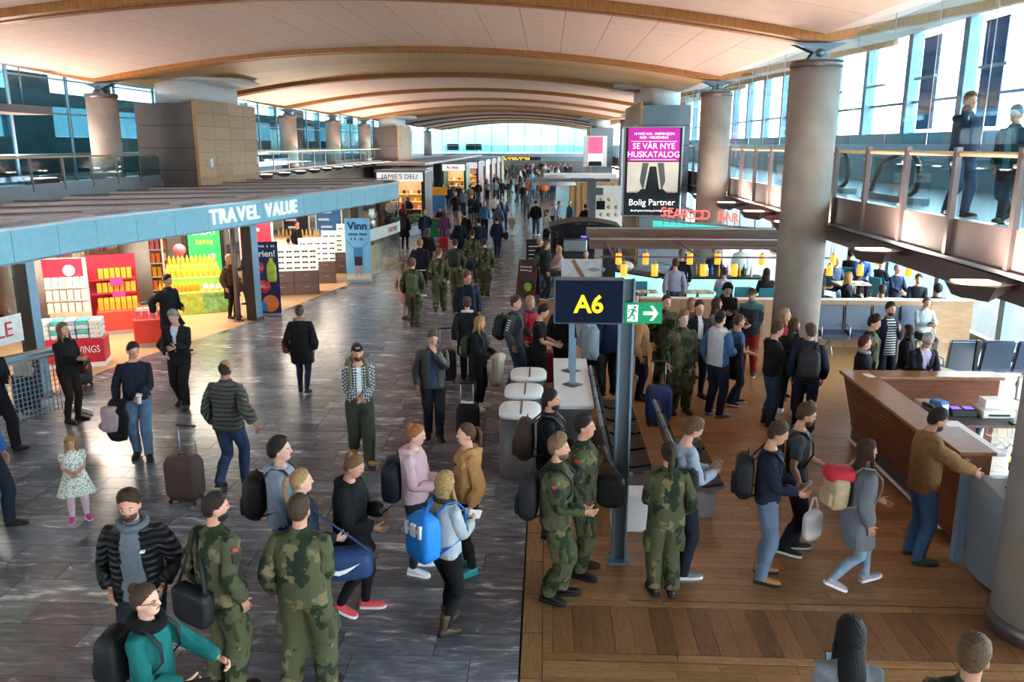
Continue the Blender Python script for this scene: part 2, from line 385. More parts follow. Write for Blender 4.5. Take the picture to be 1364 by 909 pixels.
# --- duct towers clad in panels with white air ducts
m_dclad = mat('dark_grey_cladding', '#5f5856', .5, .2, .08, 3)
m_gclad = mat('blue_grey_cladding', '#7e8891', .45, .3, .06, 3)
m_wclad = wood('oak_cladding', '#a57f52', '#c49d6c', (1, 1, 7), .5, 4, perobj=.12)
def tower(x0, x1, y0, y1, z0, z1, side, clad, label, rows=4, wingx=0):
    t = empty('duct_tower', ((x0+x1)/2, (y0+y1)/2, z0), 0, label, 'duct tower')
    def B(n, a, b, m):   # world box
        c = [(p+q)/2 for p, q in zip(a, b)]; c = (c[0]-(x0+x1)/2, c[1]-(y0+y1)/2, c[2]-z0)
        return boxpart(n, c, [abs(q-p) for p, q in zip(a, b)], m, t)
    B('core', (x0+.05, y0+.05, z0), (x1-.05, y1-.05, z1-.06), m_black)
    hh = (z1-z0)/rows
    for i in range(rows): B('cladding_panel', (x0+.02, y0, z0+i*hh+.012), (x1-.02, y0+.06, z0+(i+1)*hh-.012), clad)
    xs = (x1-.06, x1) if side > 0 else (x0, x0+.06)
    nr, ncol = 7, 4; hy = (y1-y0-.1)/ncol; hz = (z1-z0+.12)/nr
    for i in range(nr):
        for j in range(ncol):
            B('wood_panel', (xs[0], y0+.1+j*hy+.006, z0+i*hz+.006), (xs[1], y0+.1+(j+1)*hy-.006, z0+(i+1)*hz-.006), m_wclad)
    B('corner_trim', (xs[0]-.02, y0-.02, z0), (xs[1]+.02, y0+.1, z1+.12), m_wclad)
    zs_ = z0+(z1-z0)*.28 if z0 > 1 else z1-1.0
    for yy in (y0+.9, y1-.3): B('wall_sensor', (xs[0]+(.06 if side > 0 else -.1), yy-.12, zs_), (xs[1]+(.1 if side > 0 else -.06), yy+.12, zs_+.28), m_white)
    # duct and wing
    q = MB(); cx = 0; w = (x1-x0)*.42; l = (y1-y0)*.42
    pts = [(w*(abs(math.cos(a))**.6)*math.copysign(1, math.cos(a)), l*(abs(math.sin(a))**.6)*math.copysign(1, math.sin(a))) for a in np.linspace(0, 2*math.pi, 28, endpoint=False)]
    q.rings([[(px_, py_, z1-z0-.05) for px_, py_ in pts], [(px_, py_, z1-z0+.75) for px_, py_ in pts]]); q.build('air_duct', m_white, t)
    q = MB(); s = side; L = 1.9
    for zz, g in ((0, 0),):
        rg = []
        for u in np.linspace(-2.4, L, 12):
            hw = l*(1.15 if u < 0 else 1.15*(1-.55*(u/L)**1.5)); th = .17 if u < L-.2 else .11
            rg.append([(s*u, math.cos(a)*hw, z1-z0+.85+math.sin(a)*th) for a in np.linspace(0, 2*math.pi, 20, endpoint=False)])
        q.rings(rg)
    q.build('air_outlet_wing', m_white, t)
    return t
tower(-14.1, -12.0, 28.4, 34.4, 3.0, 6.0, 1, m_dclad, 'dark grey and oak clad duct tower standing on the shop roof')
tower(-14.1, -12.0, 67.5, 74.0, 0, 6.0, 1, m_dclad, 'smaller looking clad duct tower above the deli sign')
tower(3.6, 5.55, 33.0, 39.5, 0, 6.1, -1, m_gclad, 'blue grey and oak clad duct tower behind the huge magenta billboard', rows=8)
tower(3.6, 5.55, 71, 77.5, 0, 6.0, -1, m_gclad, 'distant blue grey duct tower past the pink advertising screen', rows=6)

# --- left gallery: slab, railing, glass walls
wl = tag(MB().box((-16.6, 55, 3.2), (6.6, 112, .4)).build('floor_gallery_left', m_gclad), kind='structure')
wl2 = tag(MB().box((-15.2, 75, 1.5), (.2, 170, 3.0)).build('wall_left', mat('shop_back_wall', '#c9b49a', .6, 0, .05)), kind='structure')
m_lwall = mat('teal_grey_wall', '#a3b9be', .6, .1, .15, 1.5)
ow = tag(MB().box((-19.2, 57, 4.15), (.3, 124, 1.5)).box((-19.2, 57, 6.3), (.3, 124, .5)).build('wall_left_outer', m_lwall), kind='structure')
for k in range(22):
    MB().box((-19.2, -3+k*5.6, 5.4), (.34, .5 if k % 3 else 2.6, 3.6)).build('wall_pier', m_lwall, ow)
MB().box((-19.2, 57, 5.48), (.04, 124, 1.15)).build('tinted_pane', glass('deep_teal_glass', '#86999f', .1), ow)
gw = tag(empty('window_1', (-16.2, 12, 3.4)), kind='structure')
for k in range(30):
    yy = 1.5+k*3.13
    MB().box((0, yy-12, 1.9), (.02, 3.1, 3.75)).build('pane', m_gdark, gw)
    MB().box((0, yy-12+1.56, 1.95), (.09, .07, 3.9)).build('mullion', m_blueframe, gw)
for zz in (.9, 2.2, 3.3): MB().box((0, 36, zz), (.06, 94, .05)).build('transom', m_blueframe, gw)
b = empty('gallery_railing', (-13.36, 14, 3.42), 0, 'steel and glass railing of the left gallery above the shop', 'railing')
MB().cyl((0, -10, .86), (0, 14, .86), .03).build('handrail', mat('rail_timber', '#c9b48c', .4), b)
for k in range(20):
    yy = -1.6+k*1.45
    if yy > 13: break
    MB().box((0, yy, .4), (.05, .07, .95)).build('post', m_dsteel, b)
    MB().box((.0, yy+.725, .5), (.015, 1.36, .62)).build('pane', m_grail, b)
    MB().box((.0, yy+.725, .04), (.03, 1.4, .26)).build('kick_plate', m_gclad, b)
b = empty('gallery_railing', (-13.36, 14, 3.42), 0, 'railing of the left gallery past the oak clad duct tower', 'railing')
MB().cyl((0, 21.5, .86), (0, 53, .86), .03).build('handrail', mat('rail_timber'), b)
for k in range(13):
    yy = 21.6+k*2.4
    MB().box((0, yy, .35), (.05, .07, 1.05)).build('post', m_dsteel, b); MB().box((0, yy+1.2, .5), (.015, 2.3, .62)).build('pane', m_grail, b)
# suspended grey beam on the gallery
t = empty('gallery_beam', (-14.9, 20, 5.55), 0, 'grey steel box beam hung above the left gallery railing', 'beam')
MB().box((0, 1.5, 0), (1.2, 5.0, .22)).build('beam', m_dsteel, t, bev=.02)
for s in (-.9, 3.6): MB().cyl((0, s, .1), (0, s, 1.27), .02).build('hanger', m_alu, t)

# --- right gallery: slab, fascia, glass balustrade, window wall
rg_ = tag(MB().box(((BAL+WIN)/2, 46, MEZ-.1), (WIN-BAL, 116, .2)).build('floor_gallery_right', mat('gallery_floor', '#8fa0ad', .25, 0, .06)), kind='structure')
m_fasc = mat('gallery_fascia', '#655a59', .6, .1, .05)
m_soff = mat('gallery_soffit', '#8b8283', .5, .2, .05)
MB().box(((BAL+WIN)/2, 46, MEZ-.36), (WIN-BAL, 116, .3)).build('soffit', m_soff, rg_)
bal = empty('gallery_balustrade', (BAL, 10, MEZ), 0, 'brown metal and glass balustrade along the right gallery', 'balustrade')
MB().cyl((-.02, -9, .98), (-.02, 90, .98), .035).build('handrail', mat('rail_timber'), bal)
for k in range(48):
    yy = -9.4+k*1.6
    MB().box((-.05, yy, .32), (.08, .09, 1.5)).build('post', m_dsteel, bal)
    MB().box((0, yy+.8, .52), (.016, 1.48, .78)).build('pane', m_grail, bal)
    MB().box((-.02, yy+.8, -.15), (.03, 1.5, .5)).build('fascia_panel', m_fasc, bal)
    for zz in (.85, .18): MB().cyl((-.1, yy+.08, zz), (.03, yy+.08, zz), .025, 8).build('glass_clamp', m_alu, bal)
MB().box((-.06, 38, -.43), (.12, 94, .05)).build('lower_rail', m_alu, bal)
MB().box((.25, 38, -.62), (.5, 94, .34)).build('edge_beam', m_dsteel, bal)
gs = tag(empty('window_2', (BAL+.02, 10, 4.6)), kind='structure')
for k in range(30):
    yy = -4.3+k*1.6; 
    MB().box((0, yy, 1.02), (.012, 1.58, 2.02)).build('pane', m_gteal, gs)
    MB().cyl((-.03, yy+.8, .0), (-.03, yy+.8, 2.1), .008, 6).build('glass_joint', m_alu, gs)
w2 = tag(empty('window_3', (WIN, 10, 0)), kind='structure')
for k in range(30):
    yy = -9.15+k*3.13
    MB().box((0, yy, 6.25), (.02, 3.0, 2.7)).build('pane', m_gclear, w2)
    MB().box((0, yy, 1.55), (.02, 3.0, 3.0)).build('pane', m_gclear, w2)
    MB().box((-.05, yy+1.565, 6.25), (.3, .28, 2.7)).build('mullion', m_blueframe, w2)
    MB().box((-.05, yy+1.565, 1.55), (.3, .22, 3.1)).build('mullion', m_blueframe, w2)
MB().box((0, 36, 5.75), (.08, 94, .07)).build('transom', m_steel, w2)
MB().box((0, 36, 4.2), (.14, 94, 1.45)).build('parapet', mat('parapet_panel', '#6e93a6', .3, .1, .08), w2)
MB().box((0, 36, .12), (.14, 94, .24)).build('sill', m_steel, w2)
# ground and pale apron outside
gr = tag(MB().box((0, 120, -.6), (900, 900, .2)).build('ground', mat('snowy_apron', '#c9d0d6', .8, 0, .08, .05)), kind='structure')
# far end: bridge and glazed end wall
eb = tag(MB().box((-5, 111, 3.28), (30, 4, .42)).build('floor_bridge', m_gclad), kind='structure')
for k in range(8): MB().box((-12.4+k*2.3, 109.1, 4.0), (2.2, .02, .9)).build('bridge_glass_pane', m_grail, eb)
MB().box((-4.4, 109.05, 4.5), (19, .05, .05)).build('bridge_handrail', m_alu, eb)
ew = tag(empty('wall_end', (-4.4, 117, 0)), kind='structure')
m_gend = glass('pale_end_glass', '#d5e6e6', .08)
for k in range(14):
    MB().box((-16+k*2.3, 0, 5.6), (2.26, .03, 3.9)).build('pane', m_gend, ew); MB().box((-14.85+k*2.3, 0, 5.6), (.08, .1, 3.9)).build('mullion', m_blueframe, ew)
MB().box((0, 9, 5.2), (40, .3, 6)).build('pale_teal_backdrop_wall', mat('pale_teal_wall', '#86aaad', .6, 0, .06, .3), ew); MB().box((2, 5, 4.6), (7, .3, 2.6)).build('white_panel', m_white, ew)
MB().box((-9, 2, 4.3), (1.6, .6, .9)).build('dark_kiosk', m_dsteel, ew); MB().box((-6, 2, 4.3), (2.2, .6, .9)).build('dark_kiosk', m_dsteel, ew)
MB().box((0, 40, 3.3), (34, 80, .2)).build('far_ceiling', m_dsteel, ew)
MB().box((0, 75, 1.6), (34, .3, 3.4)).build('far_wall', mat('far_wall_panel', '#5a5450', .6), ew)

# unseen wall added behind the camera to cut front light and darken the foreground
tag(MB().box((-4.4, -15.2, 3.8), (30, .3, 7.6)).build('wall_back_light_block', mat('back_wall', '#b9b4ac', .7, 0, .05)), kind='structure')
# ================================================================== people: one rest-pose figure and wardrobe, posed per person
def remesh(mb, vox, ratio, smooth=2):
    me = mb.mesh('tmp', []); ob = bpy.data.objects.new('tmp', me); COL.objects.link(ob)
    r = ob.modifiers.new('r', 'REMESH'); r.mode = 'VOXEL'; r.voxel_size = vox
    if smooth: s = ob.modifiers.new('s', 'SMOOTH'); s.iterations = smooth; s.factor = .5
    out = []
    for q in ratio:
        d = ob.modifiers.new('d', 'DECIMATE'); d.ratio = q
        bpy.context.view_layer.update(); dg = bpy.context.evaluated_depsgraph_get()
        e = ob.evaluated_get(dg).to_mesh()
        v = np.empty(len(e.vertices)*3); e.vertices.foreach_get('co', v)
        e.calc_loop_triangles(); t = np.empty(len(e.loop_triangles)*3, dtype=np.int64); e.loop_triangles.foreach_get('vertices', t)
        out.append((v.reshape(-1, 3), t.reshape(-1, 3))); ob.modifiers.remove(d)
    bpy.data.objects.remove(ob); bpy.data.meshes.remove(me)
    return out
def arr(mb):
    v = np.array([tuple(p) for p in mb.v], dtype=float); t = []
    for f in mb.f:
        for i in range(1, len(f)-1): t.append((f[0], f[i], f[i+1]))
    return v, np.array(t, dtype=np.int64)
A40 = R(40)
SH, EL_, WR_ = np.array((.172, .01, 1.432)), None, None
DA = np.array((math.sin(A40), 0, -math.cos(A40)))
EL_ = SH+DA*.285; WR_ = EL_+DA*.255; HE_ = WR_+DA*.17
HIP, KN, AN, TO = np.array((.095, 0, .92)), np.array((.102, -.012, .50)), np.array((.105, .015, .09)), np.array((.112, -.16, .03))
mir = np.array((-1, 1, 1))
BONES = [('pelvis', (0, 0, .90), (0, 0, 1.03), .14), ('chest', (0, 0, 1.14), (0, .01, 1.44), .15), ('neck', (0, .012, 1.5), (0, .0, 1.56), .06), ('head', (0, -.01, 1.62), (0, -.01, 1.78), .08)]
for sfx, mm in (('L', np.ones(3)), ('R', mir)):
    BONES += [('up'+sfx, SH*mm, EL_*mm, .055), ('fo'+sfx, EL_*mm, WR_*mm, .045), ('ha'+sfx, WR_*mm, HE_*mm, .04),
              ('th'+sfx, HIP*mm, KN*mm, .09), ('sh'+sfx, KN*mm, AN*mm, .06), ('ft'+sfx, AN*mm, TO*mm, .05)]
BI = {b[0]: i for i, b in enumerate(BONES)}
def weights(v, only=None):
    D = []
    for n, a, b, r in BONES:
        a, b = np.array(a), np.array(b); ab = b-a; t = np.clip(((v-a)@ab)/(ab@ab), 0, 1)
        d = np.linalg.norm(v-(a+t[:, None]*ab), axis=1)/r
        if only and n not in only: d = np.full(len(v), 1e3)
        D.append(np.maximum(d, .05))
    w = np.array(D).T**-7.0; s = -np.sort(-w, axis=1)[:, 3:4]; w = np.where(w < s, 0, w)
    return w/w.sum(1, keepdims=True)
TZ = [.84, .88, .92, .98, 1.05, 1.12, 1.2, 1.3, 1.38, 1.43, 1.47, 1.50, 1.53]
TRX = [.10, .15, .172, .172, .156, .148, .152, .168, .174, .165, .125, .085, .06]
TRY = [.075, .105, .12, .12, .106, .102, .107, .116, .114, .102, .085, .07, .06]
def trx(z): return float(np.interp(z, TZ, TRX))
def tryy(z): return float(np.interp(z, TZ, TRY))
def ell(cx, cy, z, rx, ry, n=20, p=.85):
    o = []
    for a in np.linspace(0, 2*math.pi, n, endpoint=False):
        c, s = math.cos(a), math.sin(a); o.append((cx+rx*math.copysign(abs(c)**p, c), cy+ry*math.copysign(abs(s)**p, s), z))
    return o
def arm_pts(): return SH, EL_, WR_
def make_body(bare):
    ka = 1 if bare else .66; kl = .66
    q = MB(); q.rings([ell(0, 0, z, trx(z)*.92, tryy(z)*.92) for z in TZ])
    q.tube([(0, .02, 1.44), (0, .012, 1.52), (0, -.006, 1.61)], [.062, .056, .056], 14)
    q.sphere((0, -.008, 1.695), 1, 24, 16, sc=(.077, .098, .107)); q.sphere((0, -.05, 1.617), 1, 18, 12, sc=(.055, .056, .05))
    q.tube([(0, -.1, 1.7), (0, -.118, 1.668), (0, -.118, 1.652)], [.009, .014, .012], 8)
    q.tube([(-.035, -.088, 1.712), (0, -.1, 1.715), (.035, -.088, 1.712)], .012, 8)
    for s in (-1, 1):
        q.sphere((s*.078, .004, 1.672), 1, 8, 8, sc=(.012, .02, .033))
        m = np.array((s, 1, 1)); S, E, Wr = SH*m, EL_*m, WR_*m
        q.tube([S*.82+np.array((0, 0, .25)), S, S+(E-S)*.3, S+(E-S)*.75, E, E+(Wr-E)*.3, Wr], [.055*ka, .06*ka, .052*ka, .043*ka, .04*ka, .042*ka, .028], 12)
        D = (Wr-E)/np.linalg.norm(Wr-E)
        q.rings([[tuple(Wr+D*t+np.array((0, 1, 0))*(w*math.cos(a))+np.cross(D, (0, 1, 0))*(h*math.sin(a))) for a in np.linspace(0, 2*math.pi, 10, endpoint=False)] for t, w, h in ((-.02, .026, .02), (.02, .034, .017), (.06, .041, .016), (.092, .04, .014))])
        q.tube([(s*.09, 0, .95), (s*.098, -.005, .72), (s*.102, -.012, .5), (s*.105, .012, .34), (s*.105, .015, .09)], [.1*kl, .08*kl, .056*kl, .054*kl, .03], 14)
        q.tube([(s*.105, .05, .05), (s*.108, -.02, .055), (s*.114, -.15, .03)], [.03, .034, .022], 10)
    return remesh(q, .0105, (.3, .05), 2)
def fingers(curl):
    """five separate fingers for the left hand in rest pose, rooted inside the palm"""
    q = MB(); D = DA; Nn = np.array((-math.cos(A40), 0, -math.sin(A40))); Yv = np.array((0., 1., 0.))
    for yo, ln, sp in ((-.031, .074, -.12), (-.010, .084, -.03), (.011, .078, .05), (.030, .060, .15)):
        p = WR_+D*.078+Yv*yo; d = D*math.cos(.1)+Nn*math.sin(.1)+Yv*sp; pts = [p]; a = .1
        for seg, fr in enumerate((.2, .42, .3, .26)):
            p = p+(D*math.cos(a)+Nn*math.sin(a)+Yv*sp)*ln*fr; pts.append(p); a += curl*(.75, .95, .7, .4)[seg]
        q.tube(pts, [.0105, .0098, .009, .0082, .006], 6)
    p = WR_+D*.025-Yv*.026; pts = [p]; a = 0
    for fr in (.03, .03, .026): p = p+(D*.72-Yv*.62+Nn*(.25+a))*fr; pts.append(p); a += curl*.35
    q.tube(pts, [.0125, .0115, .01, .0075], 6)
    return arr(q)
def face_bits():
    out = []
    q = MB(); [q.sphere((s*.032, -.09, 1.688), 1, 8, 6, sc=(.0145, .0085, .008)) for s in (-1, 1)]; out.append((arr(q), 1))
    q = MB(); [q.sphere((s*.031, -.0962, 1.688), 1, 8, 5, sc=(.0065, .004, .0068)) for s in (-1, 1)]; out.append((arr(q), 2))
    q = MB(); [q.tube([(s*.016, -.1005, 1.706), (s*.034, -.0965, 1.711), (s*.05, -.083, 1.704)], [.003, .004, .002], 5) for s in (-1, 1)]; out.append((arr(q), 4))
    q = MB(); q.tube([(-.024, -.0975, 1.6305), (-.01, -.1055, 1.633), (.01, -.1055, 1.633), (.024, -.0975, 1.6305)], [.0022, .006, .006, .0022], 6, flat=.8); out.append((arr(q), 3))
    return out
def wrinkle(v, amp, f=(9, 9, 14), seed=0):
    from mathutils import noise
    n = np.array([noise.noise(Vector((p[0]*f[0]+seed, p[1]*f[1], p[2]*f[2]))) for p in v])
    c = np.zeros_like(v); c[:, 2] = v[:, 2]
    arm = np.abs(v[:, 0]) > .2; c[:, 0] = np.where(arm, v[:, 0], 0); d = v-c; d /= np.maximum(np.linalg.norm(d, axis=1, keepdims=True), 1e-6)
    return v+d*(n*amp)[:, None]
def make_top(off, hem, sleeve=1.0, loose=0., flare=0., hood=False, collar=False, pockets=False, seed=0, cuff=0., fur=False, turtle=False):
    q = MB(); zs = sorted(set([hem, hem+.02]+[z for z in TZ if z > hem+.03 and z < 1.5]+([.8, .72, .64, .56] if hem < .8 else [])))
    zs = [z for z in zs if z >= hem]; rg = []
    for z in zs:
        zz = max(z, .93); fl = flare*max(0, 1.0-z)
        rx, ry = trx(zz)+off+fl, tryy(zz)+off+fl*.8
        if z < 1.42: rx = max(rx, .155+off*.8+loose*.55); ry = max(ry, .108+off*.8+loose*.6)
        rg.append(ell(0, 0, z, rx, ry, 24))
    rg.append(ell(0, .005, 1.505, .078+off*.4, .072+off*.4, 24)); q.rings(rg)
    for s in (-1, 1):
        m = np.array((s, 1, 1)); S, E, Wr = SH*m, EL_*m, WR_*m
        pts = [S*.8+np.array((0, 0, .27)), S, S+(E-S)*.3, S+(E-S)*.75, E, E+(Wr-E)*.35, E+(Wr-E)*.75, Wr]
        rad = [.05+off*.4, .054+off*.75, .053+off*.9, .05+off+loose*.2, .047+off+loose*.25, .048+off+loose*.25, .04+off+loose*.15, .034+off*.8+cuff]
        if sleeve < 1: pts = pts[:3]+[S+(E-S)*sleeve]; rad = rad[:3]+[.058+off]
        q.tube(pts, rad, 14)
    if collar:
        for k in range(2): q.rings([ell(0, .012, 1.475, .088, .082, 18), ell(0, .0, 1.545, .074, .074, 18), ell(0, .0, 1.55, .06, .06, 18)])
    if turtle: q.rings([ell(0, .012, 1.47, .085, .08, 18), ell(0, .0, 1.56, .068, .068, 18)])
    if hood:
        q.tube([(-.075, -.075, 1.47), (-.1, .0, 1.505), (-.075, .085, 1.5), (0, .125, 1.47), (.075, .085, 1.5), (.1, .0, 1.505), (.075, -.075, 1.47)], [.018, .035, .048, .06, .048, .035, .018], 10)
        q.sphere((0, .115, 1.41), 1, 14, 10, sc=(.095, .055, .1))
    if pockets:
        for s in (-1, 1): q.box((s*.085, -(tryy(1.32)+off-.002), 1.31), (.12, .03, .14)); q.box((s*.1, -(tryy(1.0)+off-.0), .98), (.13, .03, .13)); q.box((s*(.33), .0, 1.29), (.03, .09, .11), (0, s*-A40, 0))
    o = []
    for (v, t) in remesh(q, .0145, (.42, .045), 2): o.append((wrinkle(wrinkle(v, .007+loose*.16, seed=seed), .004+loose*.05, (22, 22, 30), seed+9), t))
    return o
def make_legs(off, hem=.07, loose=0., cargo=False, seed=3, taper=0., waist=1.03):
    q = MB(); q.rings([ell(0, 0, z, trx(z)+off, tryy(z)+off, 22) for z in (.845, .88, .92, .98, waist)])
    for s in (-1, 1):
        q.tube([(s*.09, 0, .96), (s*.098, -.005, .84), (s*.1, -.005, .72), (s*.102, -.012, .5), (s*.105, .008, .34), (s*.105, .01, .2), (s*.105, .012, hem)],
               [.1+off*.8, .094+off, .082+off+loose*.3, .062+off+loose*.6, .058+off+loose*.6-taper*.3, .05+off+loose*.6-taper*.6, .046+off+loose*.6-taper], 16)
        if cargo: q.box((s*(.185+off), .0, .64), (.05, .15, .2), None)
    o = []
    for (v, t) in remesh(q, .0145, (.4, .045), 2): o.append((wrinkle(wrinkle(v, .005+loose*.16, (9, 9, 14), seed), .003+loose*.06, (22, 22, 34), seed+4), t))
    return o
def make_hair(style):
    from mathutils import noise
    c = np.array((0, -.008, 1.695)); ax = np.array((.077, .098, .107)); q = MB(); n, k = 34, 24; vs = []
    thick = {'short': .023, 'crop': .010, 'curly': .036, 'long': .025, 'pony': .016, 'bun': .017, 'cap': .014, 'beanie': .022, 'bald': .006, 'quiff': .024, 'hood': .045, 'scarf': .0}.get(style, .015)
    for i in range(k+1):
        th = math.pi*i/k
        for j in range(n):
            ph = 2*math.pi*j/n; d = np.array((math.sin(th)*math.cos(ph), math.sin(th)*math.sin(ph), math.cos(th)))
            sc = d[2]*.85+d[1]*1.0+.20+.08*noise.noise(Vector(d*9))
            if style == 'bald': sc = -d[2]*1.4+d[1]*1.3-.1
            if style in ('cap', 'beanie'): sc = d[2]*1.2+d[1]*.55-.12
            if style == 'hood': sc = d[2]*.8+d[1]*.9+.35
            if style in ('long', 'scarf') and d[1] > -.5 and d[2] < .3: sc = max(sc, d[1]*1.1+.42)
            side = max(0, 1-max(0, d[2])*1.4)*.5
            t = thick*min(1, max(-1.1, sc*(2.0 if style in ('short', 'quiff', 'crop', 'curly') else 3.0)))*(1-side if style in ('short', 'quiff') else 1)
            if style in ('short', 'quiff', 'crop') and t > 0: t += .011*max(0, d[2])
            if style == 'quiff' and d[2] > .5 and d[1] < .2: t += .022*(d[2]-.5)*2
            if style == 'curly' and t > 0: t += .012*noise.noise(Vector(d*7))
            elif t > 0 and style not in ('cap', 'beanie', 'hood'): t += .006*noise.noise(Vector((d[0]*11, d[1]*6, d[2]*11)))+.005*noise.noise(Vector((d[0]*24, d[1]*12, d[2]*20)))
            if sc < 0: t = min(t, -.006)
            vs.append(tuple(c+d*(ax+t)))
    fs = []
    for i in range(k):
        for j in range(n): fs.append((i*n+j, (i+1)*n+j, (i+1)*n+(j+1) % n, i*n+(j+1) % n))
    q.add(vs, fs, 0, True)
    if style == 'pony':
        q.tube([(0, .085, 1.745), (0, .125, 1.745), (.005, .15, 1.68), (.01, .15, 1.56), (.0, .135, 1.43)], [.016, .024, .032, .03, .008], 9, flat=.8)
    if style == 'bun': q.sphere((0, .075, 1.775), .045, 10, 8, sc=(1, 1, .95))
    if style in ('long', 'scarf'):
        rg = []
        for z, w, y0, th in ((1.72, .075, .06, .03), (1.62, .088, .06, .04), (1.52, .098, .075, .04), (1.42, .1, .1, .032), (1.34, .085, .115, .024), (1.29, .05, .115, .012)):
            rg.append([(w*math.cos(a), y0+th*math.sin(a)-.03*abs(math.cos(a)), z) for a in np.linspace(0, 2*math.pi, 16, endpoint=False)])
        q.rings(rg)
        for s in (-1, 1): q.tube([(s*.075, -.02, 1.72), (s*.088, -.035, 1.6), (s*.095, -.06, 1.5), (s*.085, -.1, 1.38)], [.016, .022, .024, .008], 7)
    if style == 'cap':
        q.rings([[(x, y, z+dz) for x, y, z in [(.075*math.cos(a), -.075-.10*abs(math.sin(a)), 1.75-.012*abs(math.sin(a))) for a in np.linspace(0, math.pi, 9)]]+[(.075*math.cos(a), -.05, 1.753+dz) for a in np.linspace(math.pi, 0, 9)] for dz in (0, .006)])
        q.sphere((0, -.008, 1.815), .009, 6, 4)
    return arr(q)
def make_beard():
    q = MB(); q.sphere((0, -.047, 1.612), 1, 16, 10, sc=(.061, .062, .054)); return arr(q)
def make_glasses():
    q = MB()
    for s in (-1, 1):
        q.tube([(s*.033+.022*math.cos(a), -.107+.004*abs(math.cos(a)), 1.688+.017*math.sin(a)) for a in np.linspace(0, 2*math.pi, 12, endpoint=False)], .0026, 5, closed=True)
        q.tube([(s*.055, -.102, 1.692), (s*.08, -.04, 1.692), (s*.081, .01, 1.685)], .0025, 5)
    q.tube([(-.011, -.108, 1.692), (.011, -.108, 1.692)], .0026, 5); return arr(q)
def make_shoe(kind):
    q = MB(); base = .022
    st = [(.078, .018, .05), (.068, .034, .085), (.035, .039, .105), (-.02, .041, .095), (-.08, .046, .072), (-.14, .046, .06), (-.18, .034, .05), (-.198, .014, .036)]
    def sec(y, w, z0, z1): return [(.108+w*math.cos(a), y, z0+(z1-z0)*.5+(z1-z0)*.5*math.copysign(abs(math.sin(a))**.7, math.sin(a))) for a in np.linspace(0, 2*math.pi, 12, endpoint=False)]
    q.rings([sec(y, w, base-.006, z) for y, w, z in st])
    if kind == 'boot': q.rings([ell(.106, .02, z, rx, ry, 12) for z, rx, ry in ((.05, .04, .05), (.12, .044, .05), (.2, .05, .056), (.235, .052, .058))])
    s = MB(); s.rings([[(.108+(w+.005)*cx, y+(-.004 if i > 5 else .004 if i < 2 else 0), zz) for cx, zz in ((-1, 0), (1, 0), (1.02, base+.006), (-1.02, base+.006))] for i, (y, w, z) in enumerate(st)], sm=False)
    if kind == 'heel': pass
    return arr(q), arr(s)
BODY = make_body(False); BODYB = make_body(True); FING = {k: fingers(c) for k, c in (('rel', .32), ('grip', .95), ('flat', .12))}; FACE = face_bits()
TOPS = {'tee': make_top(.012, .93, .75, .01), 'shirt': make_top(.013, .92, 1, .018), 'sweat': make_top(.018, .93, 1, .02, seed=5), 'hoodie': make_top(.024, .91, 1, .03, hood=True, seed=2),
        'jacket': make_top(.028, .86, 1, .03, collar=True, seed=4), 'puffer': make_top(.042, .87, 1, .03, collar=True, seed=6), 'coat': make_top(.034, .60, 1, .03, .10, collar=True, seed=8),
        'parka': make_top(.044, .66, 1, .03, .07, hood=True, seed=9), 'camo': make_top(.028, .88, 1, .05, collar=True, pockets=True, seed=1), 'dress': make_top(.012, .58, .5, .0, .32, seed=7),
        'suit': make_top(.026, .82, 1, .025, seed=11), 'turtle': make_top(.02, .92, 1, .02, turtle=True, seed=12)}
LEGS = {'slim': make_legs(.008, .085, 0, taper=.006), 'jeans': make_legs(.013, .04, .012), 'loose': make_legs(.018, .05, .03), 'cargo': make_legs(.02, .085, .035, True), 'suit': make_legs(.015, .035, .018, seed=9)}
HAIR = {}
SHOES = {k: make_shoe(k) for k in ('shoe', 'boot')}
GLASSES = make_glasses(); BEARD = make_beard()
_wc = {}
def W_of(key, v, only=None):
    if key not in _wc: _wc[key] = weights(v, only)
    return _wc[key]
